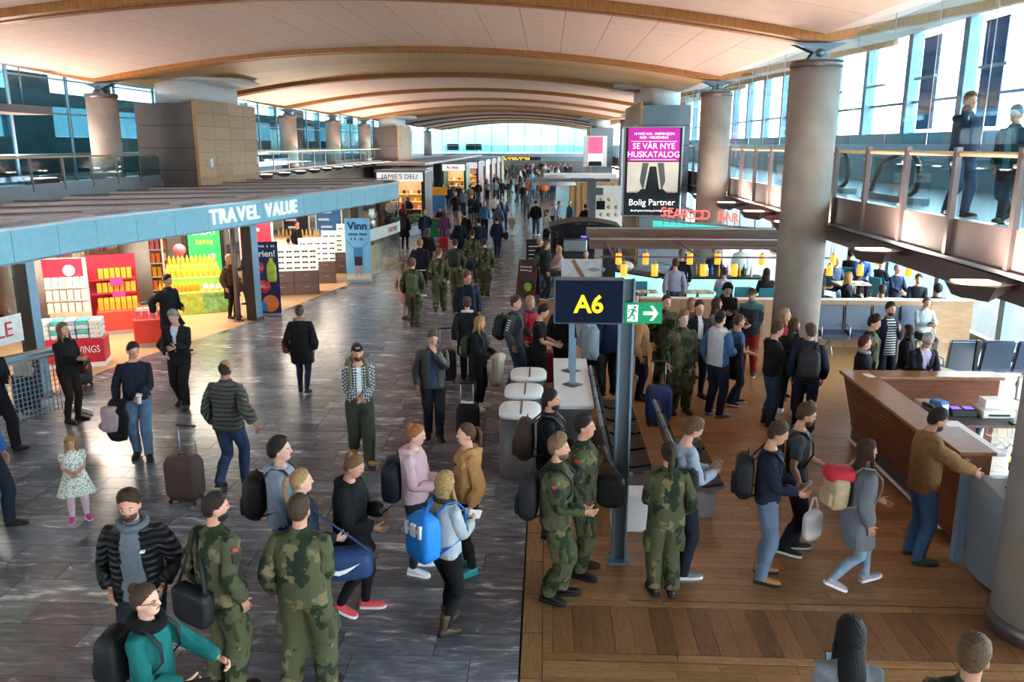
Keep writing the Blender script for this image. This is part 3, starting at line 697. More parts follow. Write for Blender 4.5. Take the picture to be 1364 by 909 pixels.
# ---- cloth and skin materials, patterned on rest-pose position so that they follow the pose
def fabric(col, kind='plain', col2=None, rough=.85):
    name = 'cloth_%s_%s_%s' % (kind, str(col).lstrip('#'), str(col2 or '').lstrip('#'))
    if name in MATS: return MATS[name]
    m = bpy.data.materials.new(name); nt, b = nodes(m); N = nt.nodes
    at = N.new('ShaderNodeAttribute'); at.attribute_name = 'rest'; V = at.outputs['Vector']
    L1 = (*lin(col), 1); b.inputs['Roughness'].default_value = rough; b.inputs['Specular IOR Level'].default_value = .25
    bp = N.new('ShaderNodeBump'); bp.inputs['Strength'].default_value = .45; bp.inputs['Distance'].default_value = .04
    nz = N.new('ShaderNodeTexNoise'); nz.inputs['Scale'].default_value = 9; nz.inputs['Detail'].default_value = 3; nz.inputs['Distortion'].default_value = .8; link(nt, V, nz.inputs['Vector'])
    link(nt, nz.outputs['Fac'], bp.inputs['Height']); link(nt, bp.outputs[0], b.inputs['Normal'])
    def noise_(s, seed=0.):
        n = N.new('ShaderNodeTexNoise'); n.noise_dimensions = '4D'; n.inputs['Scale'].default_value = s; n.inputs['Detail'].default_value = 2.5; n.inputs['W'].default_value = seed
        link(nt, V, n.inputs['Vector']); return n.outputs['Fac']
    def mix(f, a, c):
        x = N.new('ShaderNodeMixRGB'); link(nt, f, x.inputs[0])
        for s, k in ((a, 1), (c, 2)):
            if isinstance(s, tuple): x.inputs[k].default_value = s
            else: link(nt, s, x.inputs[k])
        return x.outputs[0]
    def thr(f, t, w=.012):
        mr = N.new('ShaderNodeMapRange'); mr.inputs['From Min'].default_value = t-w; mr.inputs['From Max'].default_value = t+w; link(nt, f, mr.inputs[0]); return mr.outputs[0]
    def wave(axis, scale, t):
        sp = N.new('ShaderNodeSeparateXYZ'); link(nt, V, sp.inputs[0]); mu = N.new('ShaderNodeMath'); mu.operation = 'MULTIPLY'; mu.inputs[1].default_value = scale; link(nt, sp.outputs[axis], mu.inputs[0])
        fr = N.new('ShaderNodeMath'); fr.operation = 'FRACT'; ad = N.new('ShaderNodeMath'); ad.inputs[1].default_value = 50; link(nt, mu.outputs[0], ad.inputs[0]); link(nt, ad.outputs[0], fr.inputs[0]); return thr(fr.outputs[0], t, .04), fr.outputs[0]
    if kind == 'camo':
        c = mix(thr(noise_(5.5, 1), .53), L1, (*lin('#232f20'), 1)); c = mix(thr(noise_(6.5, 5), .60), c, (*lin('#716748'), 1)); c = mix(thr(noise_(7, 9), .65), c, (*lin('#1c231b'), 1))
    elif kind == 'plaid':
        a, _ = wave(2, 26, .5); d, _ = wave(0, 26, .5); c = mix(a, mix(d, L1, (*lin('#787d86'), 1)), mix(d, (*lin('#6d727c'), 1), (*lin('#0e1219'), 1)))
    elif kind == 'stripe':
        a, _ = wave(2, 22, .5); c = mix(a, L1, (*lin(col2), 1))
    elif kind == 'floral':
        c = mix(thr(noise_(28, 2), .56), L1, (*lin('#7fae6e'), 1)); c = mix(thr(noise_(24, 6), .6), c, (*lin('#b06aa5'), 1))
    elif kind == 'denim':
        c = mix(noise_(9, 3), (*[v*.7 for v in lin(col)], 1), (*[min(1, v*1.35) for v in lin(col)], 1))
    else: c = mix(noise_(11, 3), (*[v*.82 for v in lin(col)], 1), (*[min(1, v*1.2) for v in lin(col)], 1))
    link(nt, c, b.inputs['Base Color'])
    if kind == 'puffer':
        b.inputs['Roughness'].default_value = .5; b.inputs['Specular IOR Level'].default_value = .4
        _, fr = wave(2, 17, .5); pp = N.new('ShaderNodeMath'); pp.operation = 'PINGPONG'; pp.inputs[1].default_value = .5; link(nt, fr, pp.inputs[0])
        pw = N.new('ShaderNodeMath'); pw.operation = 'POWER'; pw.inputs[1].default_value = .45; link(nt, pp.outputs[0], pw.inputs[0])
        bp.inputs['Distance'].default_value = .05; bp.inputs['Strength'].default_value = .9; link(nt, pw.outputs[0], bp.inputs['Height'])
    if kind == 'leather': b.inputs['Roughness'].default_value = .42; b.inputs['Specular IOR Level'].default_value = .5
    MATS[name] = m; return m
SKINS = {0: '#c8937a', 1: '#b58068', 2: '#d2a48e', 3: '#97684f', 4: '#bd8c74'}
def skin_mat(i): 
    m = mat('skin_%d' % i, SKINS[i], .5, 0, .06, 20, .05, 80, .35)
    return m
def hair_mat(c):
    h = c.lstrip('#'); d = '#'+''.join('%02x' % int(int(h[i:i+2], 16)*.9+4) for i in (0, 2, 4)); return mat('hair_'+h, d, .5, 0, .45, 60, .7, 110, .28)
m_eye = mat('eye_white', '#d9d4cf', .3); m_iris = mat('eye_iris', '#2a2420', .25); m_lip = mat('lips', '#b06a60', .45)
# ---- pose solving
def rotm(axis, a): return np.array(Matrix.Rotation(a, 3, axis))
def between(a, b):
    q = Vector(a).rotation_difference(Vector(b)); return np.array(q.to_matrix())
def ik(a, t, l1, l2, pole):
    d = t-a; L = np.linalg.norm(d); mx = (l1+l2)*.995
    if L > mx: t = a+d*(mx/L); d = t-a; L = mx
    x = (l1*l1-l2*l2+L*L)/(2*L); h = math.sqrt(max(0, l1*l1-x*x)); u = d/L
    p = np.array(pole, float); p -= u*(p@u); p /= max(np.linalg.norm(p), 1e-6); return a+u*x+p*h, t
ARM = {'down': (.245, -.03, .925), 'fwd': (.225, -.23, .985), 'back': (.25, .2, .98), 'phone': (.065, -.31, 1.19), 'hold': (.1, -.29, 1.08), 'mouth': (.05, -.19, 1.47), 'ear': (.11, -.1, 1.6), 'pocket': (.205, -.075, .985),
       'belly': (.045, -.23, 1.09), 'strap': (.12, -.16, 1.33), 'pull': (.27, .26, .93), 'cross': (-.07, -.215, 1.2), 'reach': (.17, -.46, 1.12), 'table': (.13, -.36, 1.1), 'hip': (.2, .02, 1.0), 'out': (.42, .1, 1.0), 'side': (.3, -.06, .97), 'lap': (.1, -.3, 1.0), 'back2': (.05, .16, 1.02), 'read': (.1, -.36, 1.26)}
def solve(walk, arms, lean, head, sit, twist, legs):
    T = {}
    def aff(Rm, rest, pos): return Rm, np.asarray(pos, float)-Rm@np.asarray(rest, float)
    I = np.eye(3); drop = 0.
    if sit is not None: drop = (.95-(sit+.10))
    else: drop = .012+.05*abs(walk)
    Rp = rotm('X', R(-8 if sit is not None else 0)); pel = np.array((0, 0, .95)); ppos = pel-np.array((0, 0, drop))
    T['pelvis'] = aff(Rp, pel, ppos)
    ap = lambda k, p: T[k][0]@np.asarray(p, float)+T[k][1]
    sp = np.array((0, 0, 1.06)); Rc = rotm('Z', R(twist))@rotm('X', R(lean)); T['chest'] = aff(Rc, sp, ap('pelvis', sp))
    nk = np.array((0, .012, 1.49)); hy, hp = head; Rh = Rc@rotm('Z', R(hy))@rotm('X', R(hp)); Rn = Rc@rotm('Z', R(hy*.5))@rotm('X', R(hp*.5))
    T['neck'] = aff(Rn, nk, ap('chest', nk)); hb = np.array((0, 0, 1.56)); T['head'] = aff(Rh, hb, ap('neck', hb))
    for sfx, m, a in (('L', np.ones(3), arms[0]), ('R', mir, arms[1])):
        tgt = np.array(ARM[a] if isinstance(a, str) else a)*m; S, E, Wr = SH*m, EL_*m, WR_*m
        s = ap('chest', S); t = ap('chest', tgt); e, t = ik(s, t, .285, .255, Rc@(np.array((.4, .75, -.55) if tgt[2] < 1.45 else (.45, -.35, -1))*m))
        Ru = between(Rc@(E-S), e-s)@Rc; T['up'+sfx] = aff(Ru, S, s); Rf = between(Ru@(Wr-E), t-e)@Ru; T['fo'+sfx] = aff(Rf, E, e); T['ha'+sfx] = (Rf, T['fo'+sfx][1])
        ph = 1 if sfx == 'L' else -1
        if sit is not None: an = np.array((.12, -.42 if sfx == 'L' or legs != 'cross' else -.5, .09))*m; fp = 0; pole = (0, -1, .6)
        elif walk: st = walk*ph; an = np.array((.085, .015-.30*st, .09+max(0, -st)*.09))*m; fp = (-st)*28 if st < 0 else -st*12; fp = -fp; pole = (0, -1, 0)
        else: an = np.array((.115 if legs != 'wide' else .15, .015-(.05*ph if legs == 'step' else 0), .09))*m; fp = 0; pole = (0, -1, 0)
        h = ap('pelvis', HIP*m); k, an = ik(h, an, .42, .412, pole)
        Rt = between(Rp@((KN-HIP)*m), k-h)@Rp; T['th'+sfx] = aff(Rt, HIP*m, h); Rs = between(Rt@((AN-KN)*m), an-k)@Rt; T['sh'+sfx] = aff(Rs, KN*m, k)
        Rf = rotm('Z', R(9 if sfx == 'L' else -9))@rotm('X', R(-fp)); T['ft'+sfx] = aff(Rf, AN*m, an)
    return T
class Fig: pass
def person(at, H, face, label, top, legs, shoes=('shoe', '#222226'), hair=('short', '#3b2a1e'), walk=0., arms=('down', 'down'), lean=0., head=(0, 0), sit=None, z=0., lod=0, skin=0, girth=1., fem=False,
           beard=None, glasses=False, group=None, twist=0., stance='', grip=(False, False), scarf=None, lab_parts=None, name='person'):
    P = Fig(); s = H/1.8; P.s = s
    if walk and lean == 0: lean = 4*abs(walk)
    T = solve(walk, arms, -lean if False else lean, (head[0], head[1]), None if sit is None else sit/s, twist, stance)
    RM = np.array([T[b[0]][0] for b in BONES]); TM = np.array([T[b[0]][1] for b in BONES])
    fz = R(face); Rz = np.array(Matrix.Rotation(fz, 3, 'Z')); g = np.array((girth, girth, 1.))
    def pose(v, w):
        if fem:
            v = v.copy(); f = np.clip((v[:, 2]-1.15)/.25, 0, 1)*np.clip((1.56-v[:, 2])/.05, 0, 1); v[:, 0] *= 1-.07*f
        x = np.einsum('bij,vj->vbi', RM, v)+TM[None]
        return (x*w[..., None]).sum(1)*g*s
    root = empty(name, (at[0], at[1], z), fz, label, 'person', group)
    k = 1 if lod else 0; zmin = [9.]
    parts = []
    def emit(nm, pieces, mats, parent=None, mi=None, key=None, only=None, smooth=True, idx=None):
        VV, TT, MI, RR = [], [], [], []; n = 0
        for (v, t), mat_i, ky, on in pieces:
            w = W_of(ky, v, on); p = pose(v, w); VV.append(p); RR.append(v); TT.append(t+n); MI.append(np.full(len(t), mat_i) if np.isscalar(mat_i) else mat_i); n += len(v)
        V = np.concatenate(VV); Tt = np.concatenate(TT); Mi = np.concatenate(MI).astype(np.int32); Rr = np.concatenate(RR)
        parts.append((nm, V, Tt, Mi, Rr, mats, parent)); zmin[0] = min(zmin[0], V[:, 2].min())
    hs, hc = hair[0], hair[1]; cap_c = hair[2] if len(hair) > 2 else None
    sk = skin_mat(skin); hm = hair_mat(hc)
    bare = top[0] in ('tee', 'dress'); pcs = [((BODYB if bare else BODY)[k], 0, 'body%d%d' % (k, bare), None)]
    if k == 0:
        for sfx, gr in (('L', grip[0]), ('R', grip[1])):
            kk = 'grip' if gr else 'rel'; v, t = FING[kk]
            if sfx == 'R': v = v*mir; t = t[:, ::-1]
            pcs.append(((v, t), 0, 'fing'+kk+sfx, ['ha'+sfx]))
        for i, (a, mi_) in enumerate(FACE): pcs.append((a, mi_, 'face%d' % i, ['head']))
    emit('body', pcs, [sk, m_eye, m_iris, m_lip, hm])
    # top
    tk, tc = top[0], top[1]; opt = top[2] if len(top) > 2 else {}
    v, t = TOPS[tk][k]; v = v.copy(); mi = np.zeros(len(t), int); mats = [fabric(tc, opt.get('pat', {'camo': 'camo', 'puffer': 'puffer'}.get(tk, 'plain')), opt.get('c2'))]
    cen = v[t].mean(1); vk = 'top_%s%d' % (tk, k)
    if 'open' in opt:
        wd = opt.get('w', .05); fr = (cen[:, 1] < -.02) & (np.abs(cen[:, 0]) < wd*(np.clip((cen[:, 2]-1.08)/.3, 0, 1.25) if tk == 'suit' else .8+np.clip((1.5-cen[:, 2])*0.6, 0, .4))) & (cen[:, 2] > opt.get('lo', .8)); mi[fr] = 1; mats.append(fabric(opt['open'], opt.get('opat', 'plain'), opt.get('oc2')))
        ids = np.unique(t[fr]); v[ids, 1] += .014
    if 'sleeves' in opt: mi[np.abs(cen[:, 0]) > .165] = len(mats); mats.append(fabric(opt['sleeves']))
    if 'yoke' in opt: mi[cen[:, 2] > opt.get('yz', 1.3)] = len(mats); mats.append(fabric(opt['yoke']))
    if 'hem' in opt: mi[(cen[:, 2] < opt['hem'][0])] = len(mats); mats.append(fabric(opt['hem'][1]))
    nmtop = {'tee': 't_shirt', 'shirt': 'shirt', 'sweat': 'sweater', 'hoodie': 'hoodie', 'jacket': 'jacket', 'puffer': 'quilted_jacket', 'coat': 'coat', 'parka': 'parka', 'camo': 'uniform_jacket', 'dress': 'dress', 'suit': 'suit_jacket', 'turtle': 'sweater'}[tk]
    emit(nmtop, [((v, t), mi, vk, None)], mats)
    lk, lc = legs[0], legs[1]; emit('uniform_trousers' if lk == 'cargo' else 'leggings' if lk == 'slim' and fem else 'trousers', [(LEGS[lk][k], 0, 'leg_%s%d' % (lk, k), ['pelvis', 'thL', 'thR', 'shL', 'shR'])], [fabric(lc, legs[2] if len(legs) > 2 else ('camo' if lk == 'cargo' else 'plain'))])
    up, so = SHOES['boot' if shoes[0] == 'boot' else 'shoe']
    for sfx in 'LR':
        m = np.ones(3) if sfx == 'L' else mir; fl = slice(None) if sfx == 'L' else slice(None, None, -1)
        emit('boot' if shoes[0] == 'boot' else 'shoe', [((up[0]*m, up[1][:, fl]), 0, 'sh'+shoes[0]+sfx, ['ft'+sfx])], [mat('shoe_'+shoes[1].lstrip('#'), shoes[1], .5, 0, .1, 30)])
        if k == 0: emit('sole', [((so[0]*m, so[1][:, fl]), 0, 'so'+shoes[0]+sfx, ['ft'+sfx])], [mat('sole_'+(shoes[2] if len(shoes) > 2 else '#1b1b1d').lstrip('#'), shoes[2] if len(shoes) > 2 else '#1b1b1d', .7)], parent=len(parts)-1)
    if hs not in HAIR: HAIR[hs] = make_hair(hs)
    hatm = None
    if hs in ('cap', 'beanie', 'hood', 'scarf'):
        if 'crop' not in HAIR: HAIR['crop'] = make_hair('crop')
        if hs in ('cap', 'beanie'): emit('hair', [(HAIR['crop'], 0, 'hair_crop', ['head'])], [hm])
        emit({'cap': 'cap', 'beanie': 'hat', 'hood': 'hood', 'scarf': 'headscarf'}[hs], [(HAIR[hs], 0, 'hair_'+hs, ['head'])], [fabric(cap_c or '#222226')])
    else: emit('hair', [(HAIR[hs], 0, 'hair_'+hs, ['head'])], [hm])
    if beard: emit('beard', [(BEARD, 0, 'beard', ['head'])], [hair_mat(beard)])
    if glasses: emit('glasses', [(GLASSES, 0, 'glasses', ['head'])], [m_black])
    if scarf:
        q = MB()
        q.tube([(.10*math.cos(a), .0+.095*math.sin(a), 1.515+.02*math.sin(a)) for a in np.linspace(0, 2*math.pi, 16, endpoint=False)], .05 if scarf[0] == 'fur' else .033, 9, closed=True)
        sv = arr(q)
        if scarf[0] == 'fur':
            from mathutils import noise
            sv = (sv[0]+np.array([[noise.noise(Vector(p)*60)*.014 for _ in range(3)] for p in sv[0]]), sv[1])
        if scarf[0] == 'hang':
            q.tube([(.07, -.1, 1.5), (.08, -.15, 1.3), (.08, -.15, 1.0), (.08, -.14, .75)], [.03, .04, .045, .05], 8, flat=.4); sv = arr(q)
        emit('fur_collar' if scarf[0] == 'fur' else 'scarf', [(sv, 0, None or 'scarf_'+scarf[0], ['chest', 'neck', 'pelvis'])], [fabric(scarf[1])])
    dz = -zmin[0] if sit is None else 0.
    objs = []
    for nm, V, Tt, Mi, Rr, mats, par in parts:
        V = V.copy(); V[:, 2] += dz
        me = bpy.data.meshes.new(nm); me.vertices.add(len(V)); me.vertices.foreach_set('co', V.ravel()); nT = len(Tt)
        me.loops.add(nT*3); me.loops.foreach_set('vertex_index', Tt.ravel().astype(np.int32)); me.polygons.add(nT); me.polygons.foreach_set('loop_start', np.arange(0, nT*3, 3, dtype=np.int32))
        for m_ in mats: me.materials.append(m_)
        me.polygons.foreach_set('material_index', Mi); me.polygons.foreach_set('use_smooth', np.ones(nT, bool))
        a = me.attributes.new('rest', 'FLOAT_VECTOR', 'POINT'); a.data.foreach_set('vector', Rr.astype(np.float32).ravel()); me.update(calc_edges=True)
        o = link_mesh(nm, me, root if par is None else objs[par]); objs.append(o)
    P.root = root; P.dz = dz
    Mw = Matrix.Translation((at[0], at[1], z)) @ Matrix.Rotation(fz, 4, 'Z')
    def wp(bone, p):
        Rm, t = T[bone]; q = (Rm@np.asarray(p, float)+t)*g*s; return Mw @ Vector((q[0], q[1], q[2]+dz))
    P.wp = wp; P.Mw = Mw
    P.hand = {'L': wp('haL', WR_+DA*.085), 'R': wp('haR', (WR_+DA*.085)*mir)}; P.face = face; P.at = at; P.zz = z
    return P
# ================================================================== travel shop on the left
m_teal = mat('teal_fascia', '#86bccd', .45, .0, .05)
m_teal2 = mat('teal_fascia_line', '#9ccad8', .45, .0, .03)
m_letter = mat('white_letter', '#f4f6f6', .4, 0, .02, emit='#ffffff', estr=.2)
m_roofgrey = mat('roof_grey', '#a3a3aa', .7, .1, .08)
m_roofbeam = mat('roof_beam', '#b9b3b6', .6, .2, .08)
m_red = mat('display_red', '#c3263a', .45); m_red2 = mat('display_orange_red', '#d8483a', .45)
m_yel = mat('carton_yellow', '#e8a52e', .5); m_pinkc = mat('carton_pink', '#d86a78', .5); m_cream = mat('carton_cream', '#efe6d2', .5); m_dk = mat('carton_dark', '#2c2a30', .5); m_bl = mat('carton_blue', '#3d79b8', .5)
m_gr = mat('display_green', '#8fc34a', .45); m_lime = mat('display_lime', '#b4c84a', .45, 0, .35, 6); m_aqua = mat('towel_aqua', '#59bdb9', .8); m_orange = mat('carton_orange', '#ea7a3a', .5)
m_brw = wood('brown_drawer', '#5b4842', '#75605a', (1, 1, 6), .5, 5, perobj=.1)
m_shelf = mat('shelf_white', '#ece5da', .5, 0, .03); m_bwall = mat('beige_panel', '#cfae86', .55)
# smooth front line of the shop
def curve_pts(P, n=6):
    out = []
    for i in range(len(P)-1):
        p0 = P[max(i-1, 0)]; p1 = P[i]; p2 = P[i+1]; p3 = P[min(i+2, len(P)-1)]
        for t in np.linspace(0, 1, n, endpoint=False):
            out.append(tuple(.5*((2*p1[k])+(-p0[k]+p2[k])*t+(2*p0[k]-5*p1[k]+4*p2[k]-p3[k])*t*t+(-p0[k]+3*p1[k]-3*p2[k]+p3[k])*t**3) for k in (0, 1)))
    return out+[tuple(P[-1])]
FR = curve_pts(SHOP+[(-5.85, 32.3), (-6.0, 33.2), (-6.6, 34.0), (-8, 34.5), (-13, 34.8)], 5)
def walk_line(P, step):
    out = [P[0]]; acc = 0
    for a, b in zip(P, P[1:]):
        d = math.dist(a, b)
        while acc+d >= step:
            t = (step-acc)/d; a = (a[0]+(b[0]-a[0])*t, a[1]+(b[1]-a[1])*t); out.append(a); d = math.dist(a, b); acc = 0
        acc += d
    return out
fa = empty('shop_fascia', (-8, 20, 2.57), 0, 'long curved teal shop fascia carrying large white capital letters', 'shop sign')
fa.location = (0, 0, 0)
SEG = walk_line(FR, 1.15)
for i, (a, b) in enumerate(zip(SEG, SEG[1:])):
    d = Vector((b[0]-a[0], b[1]-a[1], 0)); ang = math.atan2(d.y, d.x); c = ((a[0]+b[0])/2, (a[1]+b[1])/2)
    o = MB().box((0, 0, 0), (d.length-.012, .08, .56)).build('fascia_panel', m_teal, fa, (c[0], c[1], 2.86), (0, 0, ang))
    q = MB(); L = d.length/2
    for k in range(3): q.bar((-L+.03, -.043, -.27), (-L+.3+k*.38, -.043, .27), .004, .012)
    q.build('fascia_line', m_teal2, o)
    MB().box((0, .03, 0), (d.length, .22, .05)).build('top_trim', m_alu, fa, (c[0], c[1], 3.165), (0, 0, ang))
    MB().box((0, 0, 0), (d.length, .14, .03)).build('bottom_trim', m_steel, fa, (c[0], c[1], 2.565), (0, 0, ang))
FL = walk_line([p for p in FR], .05)
def front_at(px, z):           # point of the shop front seen at picture column px, with direction
    best = min(FL, key=lambda p: abs(IW/2+F_PX*(Vector((p[0], p[1], z))-CP).dot(CR)/(Vector((p[0], p[1], z))-CP).dot(CF)-px) if p[1] < 33 else 1e9)
    i = FL.index(best); j = min(i+3, len(FL)-1); k = max(i-3, 0); d = Vector((FL[j][0]-FL[k][0], FL[j][1]-FL[k][1])).normalized(); return i, best, d
i0, _, _ = front_at(281, 2.87); i1, _, _ = front_at(389, 2.87)
word = 'TRAVEL VALUE'; wid = [1, 1, 1.05, 1.0, .9, .85, .75, 1.0, 1.05, .85, 1.0, .9]; tot = sum(wid)-(wid[0]+wid[-1])/2; acc = 0
for n, ch in enumerate(word):
    if n: acc += (wid[n-1]+wid[n])/2
    if ch == ' ': continue
    i = int(i0+(i1-i0)*acc/tot); p = FL[i]; d = Vector((FL[i+2][0]-FL[i-2][0], FL[i+2][1]-FL[i-2][1])).normalized(); nn = (d.y, -d.x)
    text('letter', ch, .5, m_letter, (p[0]+nn[0]*.07, p[1]+nn[1]*.07, 2.87), facing(*nn), fa, .025, bold=.012)
# roof with joists
rf = tag(MB().prism([p for p in FR if p[1] > 9]+[(-13.3, 34.8), (-13.3, 9.5)], 2.98, 3.04).build('ceiling_shop_roof', m_roofgrey), kind='structure')
for k in range(10):
    yy = 10.5+k*2.5; x1 = shop_x(min(yy+1.1, 31))-.25
    MB().bar((-13.2, yy-.9, 3.12), (x1, yy+1.1, 3.12), .42, .16).build('roof_joist', m_roofbeam, rf)
    MB().bar((-13.2, yy-.5, 3.24), (x1-.4, yy+1.4, 3.24), .035, .035).build('roof_conduit', m_dsteel, rf)
for off in (1.0, 2.6, 4.2):
    pts = [(p[0]-off, p[1]+.15, 3.16) for p in FL[::16] if 10 < p[1] < 31.5]; MB().tube(pts, .05, 4, sm=False).build('roof_purlin', m_roofbeam, rf)
# floor and lamps of the shop
tag(MB().prism([(p[0]-.06, p[1]) for p in FR if 9 < p[1]]+[(-15.1, 34.8), (-15.1, 9)], -.03, .004).build('floor_shop', m_beige), kind='structure')
for (x, y, e) in ((-11.2, 13.5, 85), (-10.6, 18.2, 110), (-9.7, 22.3, 110), (-9.2, 26.2, 125), (-8.6, 30.4, 70)):
    t = empty('shop_ceiling_light', (x, y, 2.95), 0, 'flat warm white light panel in the travel shop ceiling', 'ceiling light', 'light panels in the travel shop ceiling')
    MB().box((0, 0, 0), (1.7, 1.7, .04)).build('light_housing', m_white, t); l = area_light('shop_lamp', (0, 0, -.03), (0, 0, 0), 1.6, 1.6, e, (1, .86, .70)); l.parent = t
# pillars at the shop front
def pillar(px, w, label, m, d=.26):
    i, p, dr = front_at(px, 0); t = empty('shop_pillar', (p[0]-.1, p[1], 0), math.atan2(dr.y, dr.x), label, 'pillar')
    MB().box((0, 0, 1.275), (w, d, 2.55)).build('pillar_shaft', m, t, bev=.01); MB().box((0, -.0, .04), (w+.04, d+.04, .08)).build('pillar_foot', m_dsteel, t); MB().box((-w/2-.02, 0, 1.275), (.03, d+.02, 2.5)).build('edge_strip', m_black, t)
pillar(62, .22, 'slim blue grey shop front pillar beside the striped towels', m_blueframe)
pillar(345, .3, 'blue grey shop front pillar beside the navy roll-up banner', m_blueframe)
pillar(484, .5, 'dark brown shop front pillar beside the blue roll-up banner', mat('brown_pillar', '#4e4440', .5))
# glazing with the ALLE band and TAX FREE band
gz = empty('shop_glazing', (0, 0, 0), 0, 'glass shop front with frosted band and red lettering', 'shop window')
a, b = (-10.2, 10.4), (-9.42, 14.0)
d = Vector((b[0]-a[0], b[1]-a[1], 0)); ang = math.atan2(d.y, d.x); c = ((a[0]+b[0])/2, (a[1]+b[1])/2)
MB().box((0, 0, 0), (d.length, .02, 2.5)).build('pane', m_gclear, gz, (c[0], c[1], 1.28), (0, 0, ang))
MB().box((0, -.015, 0), (d.length, .006, .5)).build('frosted_band', mat('frosted_band', '#d8d8d2', .6), gz, (c[0], c[1], 1.42), (0, 0, ang))
nn = Vector((d.y, -d.x, 0)).normalized(); p = Vector(b+(0,))-d.normalized()*.62
text('band_letters', 'ALLE', .38, m_red, (p.x+nn.x*.03, p.y+nn.y*.03, 1.42), facing(nn.x, nn.y), gz, .003)
cg = empty('corner_glazing', (0, 0, 0), 0, 'curved corner glass of the shop with TAX FREE band over a perfume display', 'shop window')
cp = [p for p in FR if 28.9 < p[1] < 33.4]
for a, b in zip(cp, cp[1:]):
    d = Vector((b[0]-a[0], b[1]-a[1], 0)); c = ((a[0]+b[0])/2, (a[1]+b[1])/2); ang = math.atan2(d.y, d.x)
    MB().box((0, 0, 1.28), (d.length, .02, 2.5)).build('pane', m_gclear, cg, (c[0], c[1], 0), (0, 0, ang)); MB().box((0, -.015, 1.45), (d.length, .006, .42)).build('frosted_band', mat('frosted_band'), cg, (c[0], c[1], 0), (0, 0, ang))
p = cp[len(cp)//2-3]; q_ = cp[len(cp)//2-2]; d = Vector((q_[0]-p[0], q_[1]-p[1], 0)).normalized()
text('band_letters', 'TAX FREE', .26, m_red, (p[0]+d.y*.05, p[1]-d.x*.05, 1.45), facing(d.y, -d.x), cg, .003)
MB().box((-6.9, 31.2, .45), (.9, 1.6, .9)).build('plinth', m_bwall, cg); MB().box((-6.9, 31.2, 1.5), (.7, 1.1, 1.2)).build('display_panel', wood('panel_walnut', '#7a6048', '#94785c', (1, 1, 6)), cg)
# ---------------------------------------------------------------- goods and displays
pm = {}
def goods(parent_xyz, rz, n, w, gap, dims, m, label, cat, group, z, jitter=0.):
    """a row of single packs standing on a shelf"""
    key = (dims, m.name)
    if key not in pm: pm[key] = MB().box((0, 0, dims[2]/2), dims).mesh('carton', m, bev=.006)
    for i in range(n):
        u = (i-(n-1)/2)*w; x = parent_xyz[0]+math.cos(rz)*u; y = parent_xyz[1]+math.sin(rz)*u
        o = link_mesh('product_carton', pm[key], None, (x, y, z), (0, 0, rz+rng.uniform(-jitter, jitter))); tag(o, label, cat, group)
def shelf_unit(at, rz, w, h, d, n, label, m=m_shelf, sign=None):
    t = empty('shelf_unit', at, rz, label, 'shelf'); MB().box((0, d/2-.02, h/2), (w, .03, h)).build('back_panel', m, t)
    for s in (-1, 1): MB().box((s*w/2, 0, h/2), (.03, d, h)).build('side_panel', m, t)
    for i in range(n): MB().box((0, 0, .1+i*(h-.15)/(n-1)), (w-.03, d, .025)).build('shelf_board', m, t)
    return t
def local(at, rz, x, y, z=0): return (at[0]+math.cos(rz)*x-math.sin(rz)*y, at[1]+math.sin(rz)*x+math.cos(rz)*y, z)
# tall white shelf with pink and orange goods
at = G(200, 400); at = (at.x-.6, at.y+1.2, 0); shelf_unit(at, .35, 1.0, 2.3, .4, 6, 'tall cream shelf of pink and orange cartons behind the brown column')
for i, mm in enumerate((m_orange, m_yel, m_orange, m_pinkc, m_pinkc)):
    goods(local(at, .35, 0, -.05), .35, 6, .15, 0, (.12, .2, .3), mm, 'small boxed product standing in a row on the tall cream shelf', 'carton', 'cartons on the tall cream shelf', .115+i*.43)
# low white gondola with book-like cartons (long row towards the back)
at = G(128, 432); rz = R(68)
gx = (at.x-.85, at.y+.2, 0)
shelf_unit(gx, R(8), 1.7, 1.45, .5, 4, 'low white shelf of dark and pale cartons beside the red display')
for i, mm in enumerate((m_dk, m_red, m_dk)):
    goods(local(gx, R(8), 0, -.05), R(8), 11, .145, 0, (.1, .3, .3), mm, 'boxed product standing on the low white shelf', 'carton', 'cartons on the low white shelf', .115+i*.435)
goods(local(gx, R(8), 0, -.05), R(8), 11, .145, 0, (.1, .26, .3), m_cream, 'pale boxed product lined up along the top of the low white shelf', 'carton', 'cartons on top of the low white shelf', 1.43)
# far left shelf behind the ALLE glass
at = (-11.9, 15.0, 0); shelf_unit(at, R(20), 1.5, 1.9, .4, 5, 'cream shelf of cartons behind the red lettered glass')
for i, mm in enumerate((m_dk, m_cream, m_dk, m_pinkc)):
    goods(local(at, R(20), 0, -.05), R(20), 7, .2, 0, (.15, .25, .28), mm, 'boxed product on the shelf behind the red lettered glass', 'carton', 'cartons behind the lettered glass', .115+i*.44)
# shop wall panels and shelves at the back
WP = MB()
for k in range(6):
    at = (-13.9, 15+k*2.6, 0); t = shelf_unit(at, R(90), 2.2, 2.3, .4, 6, 'warm lit wall shelf at the back of the travel shop, %s bay' % ('first', 'second', 'third', 'fourth', 'fifth', 'sixth')[k], m_bwall)
    for i in range(5):
        for j in range(9): c_ = local(at, R(90), (j-4)*.22, -.05); WP.box((c_[0], c_[1], .245+i*.43), (.2, .17, .26), None, (i+k+(j//3)) % 4)
tag(WP.build('wall_shelf_packs', [m_cream, m_orange, m_dk, m_pinkc]), 'rows of small packs filling the wall shelves of the travel shop', 'packs', kind='stuff')
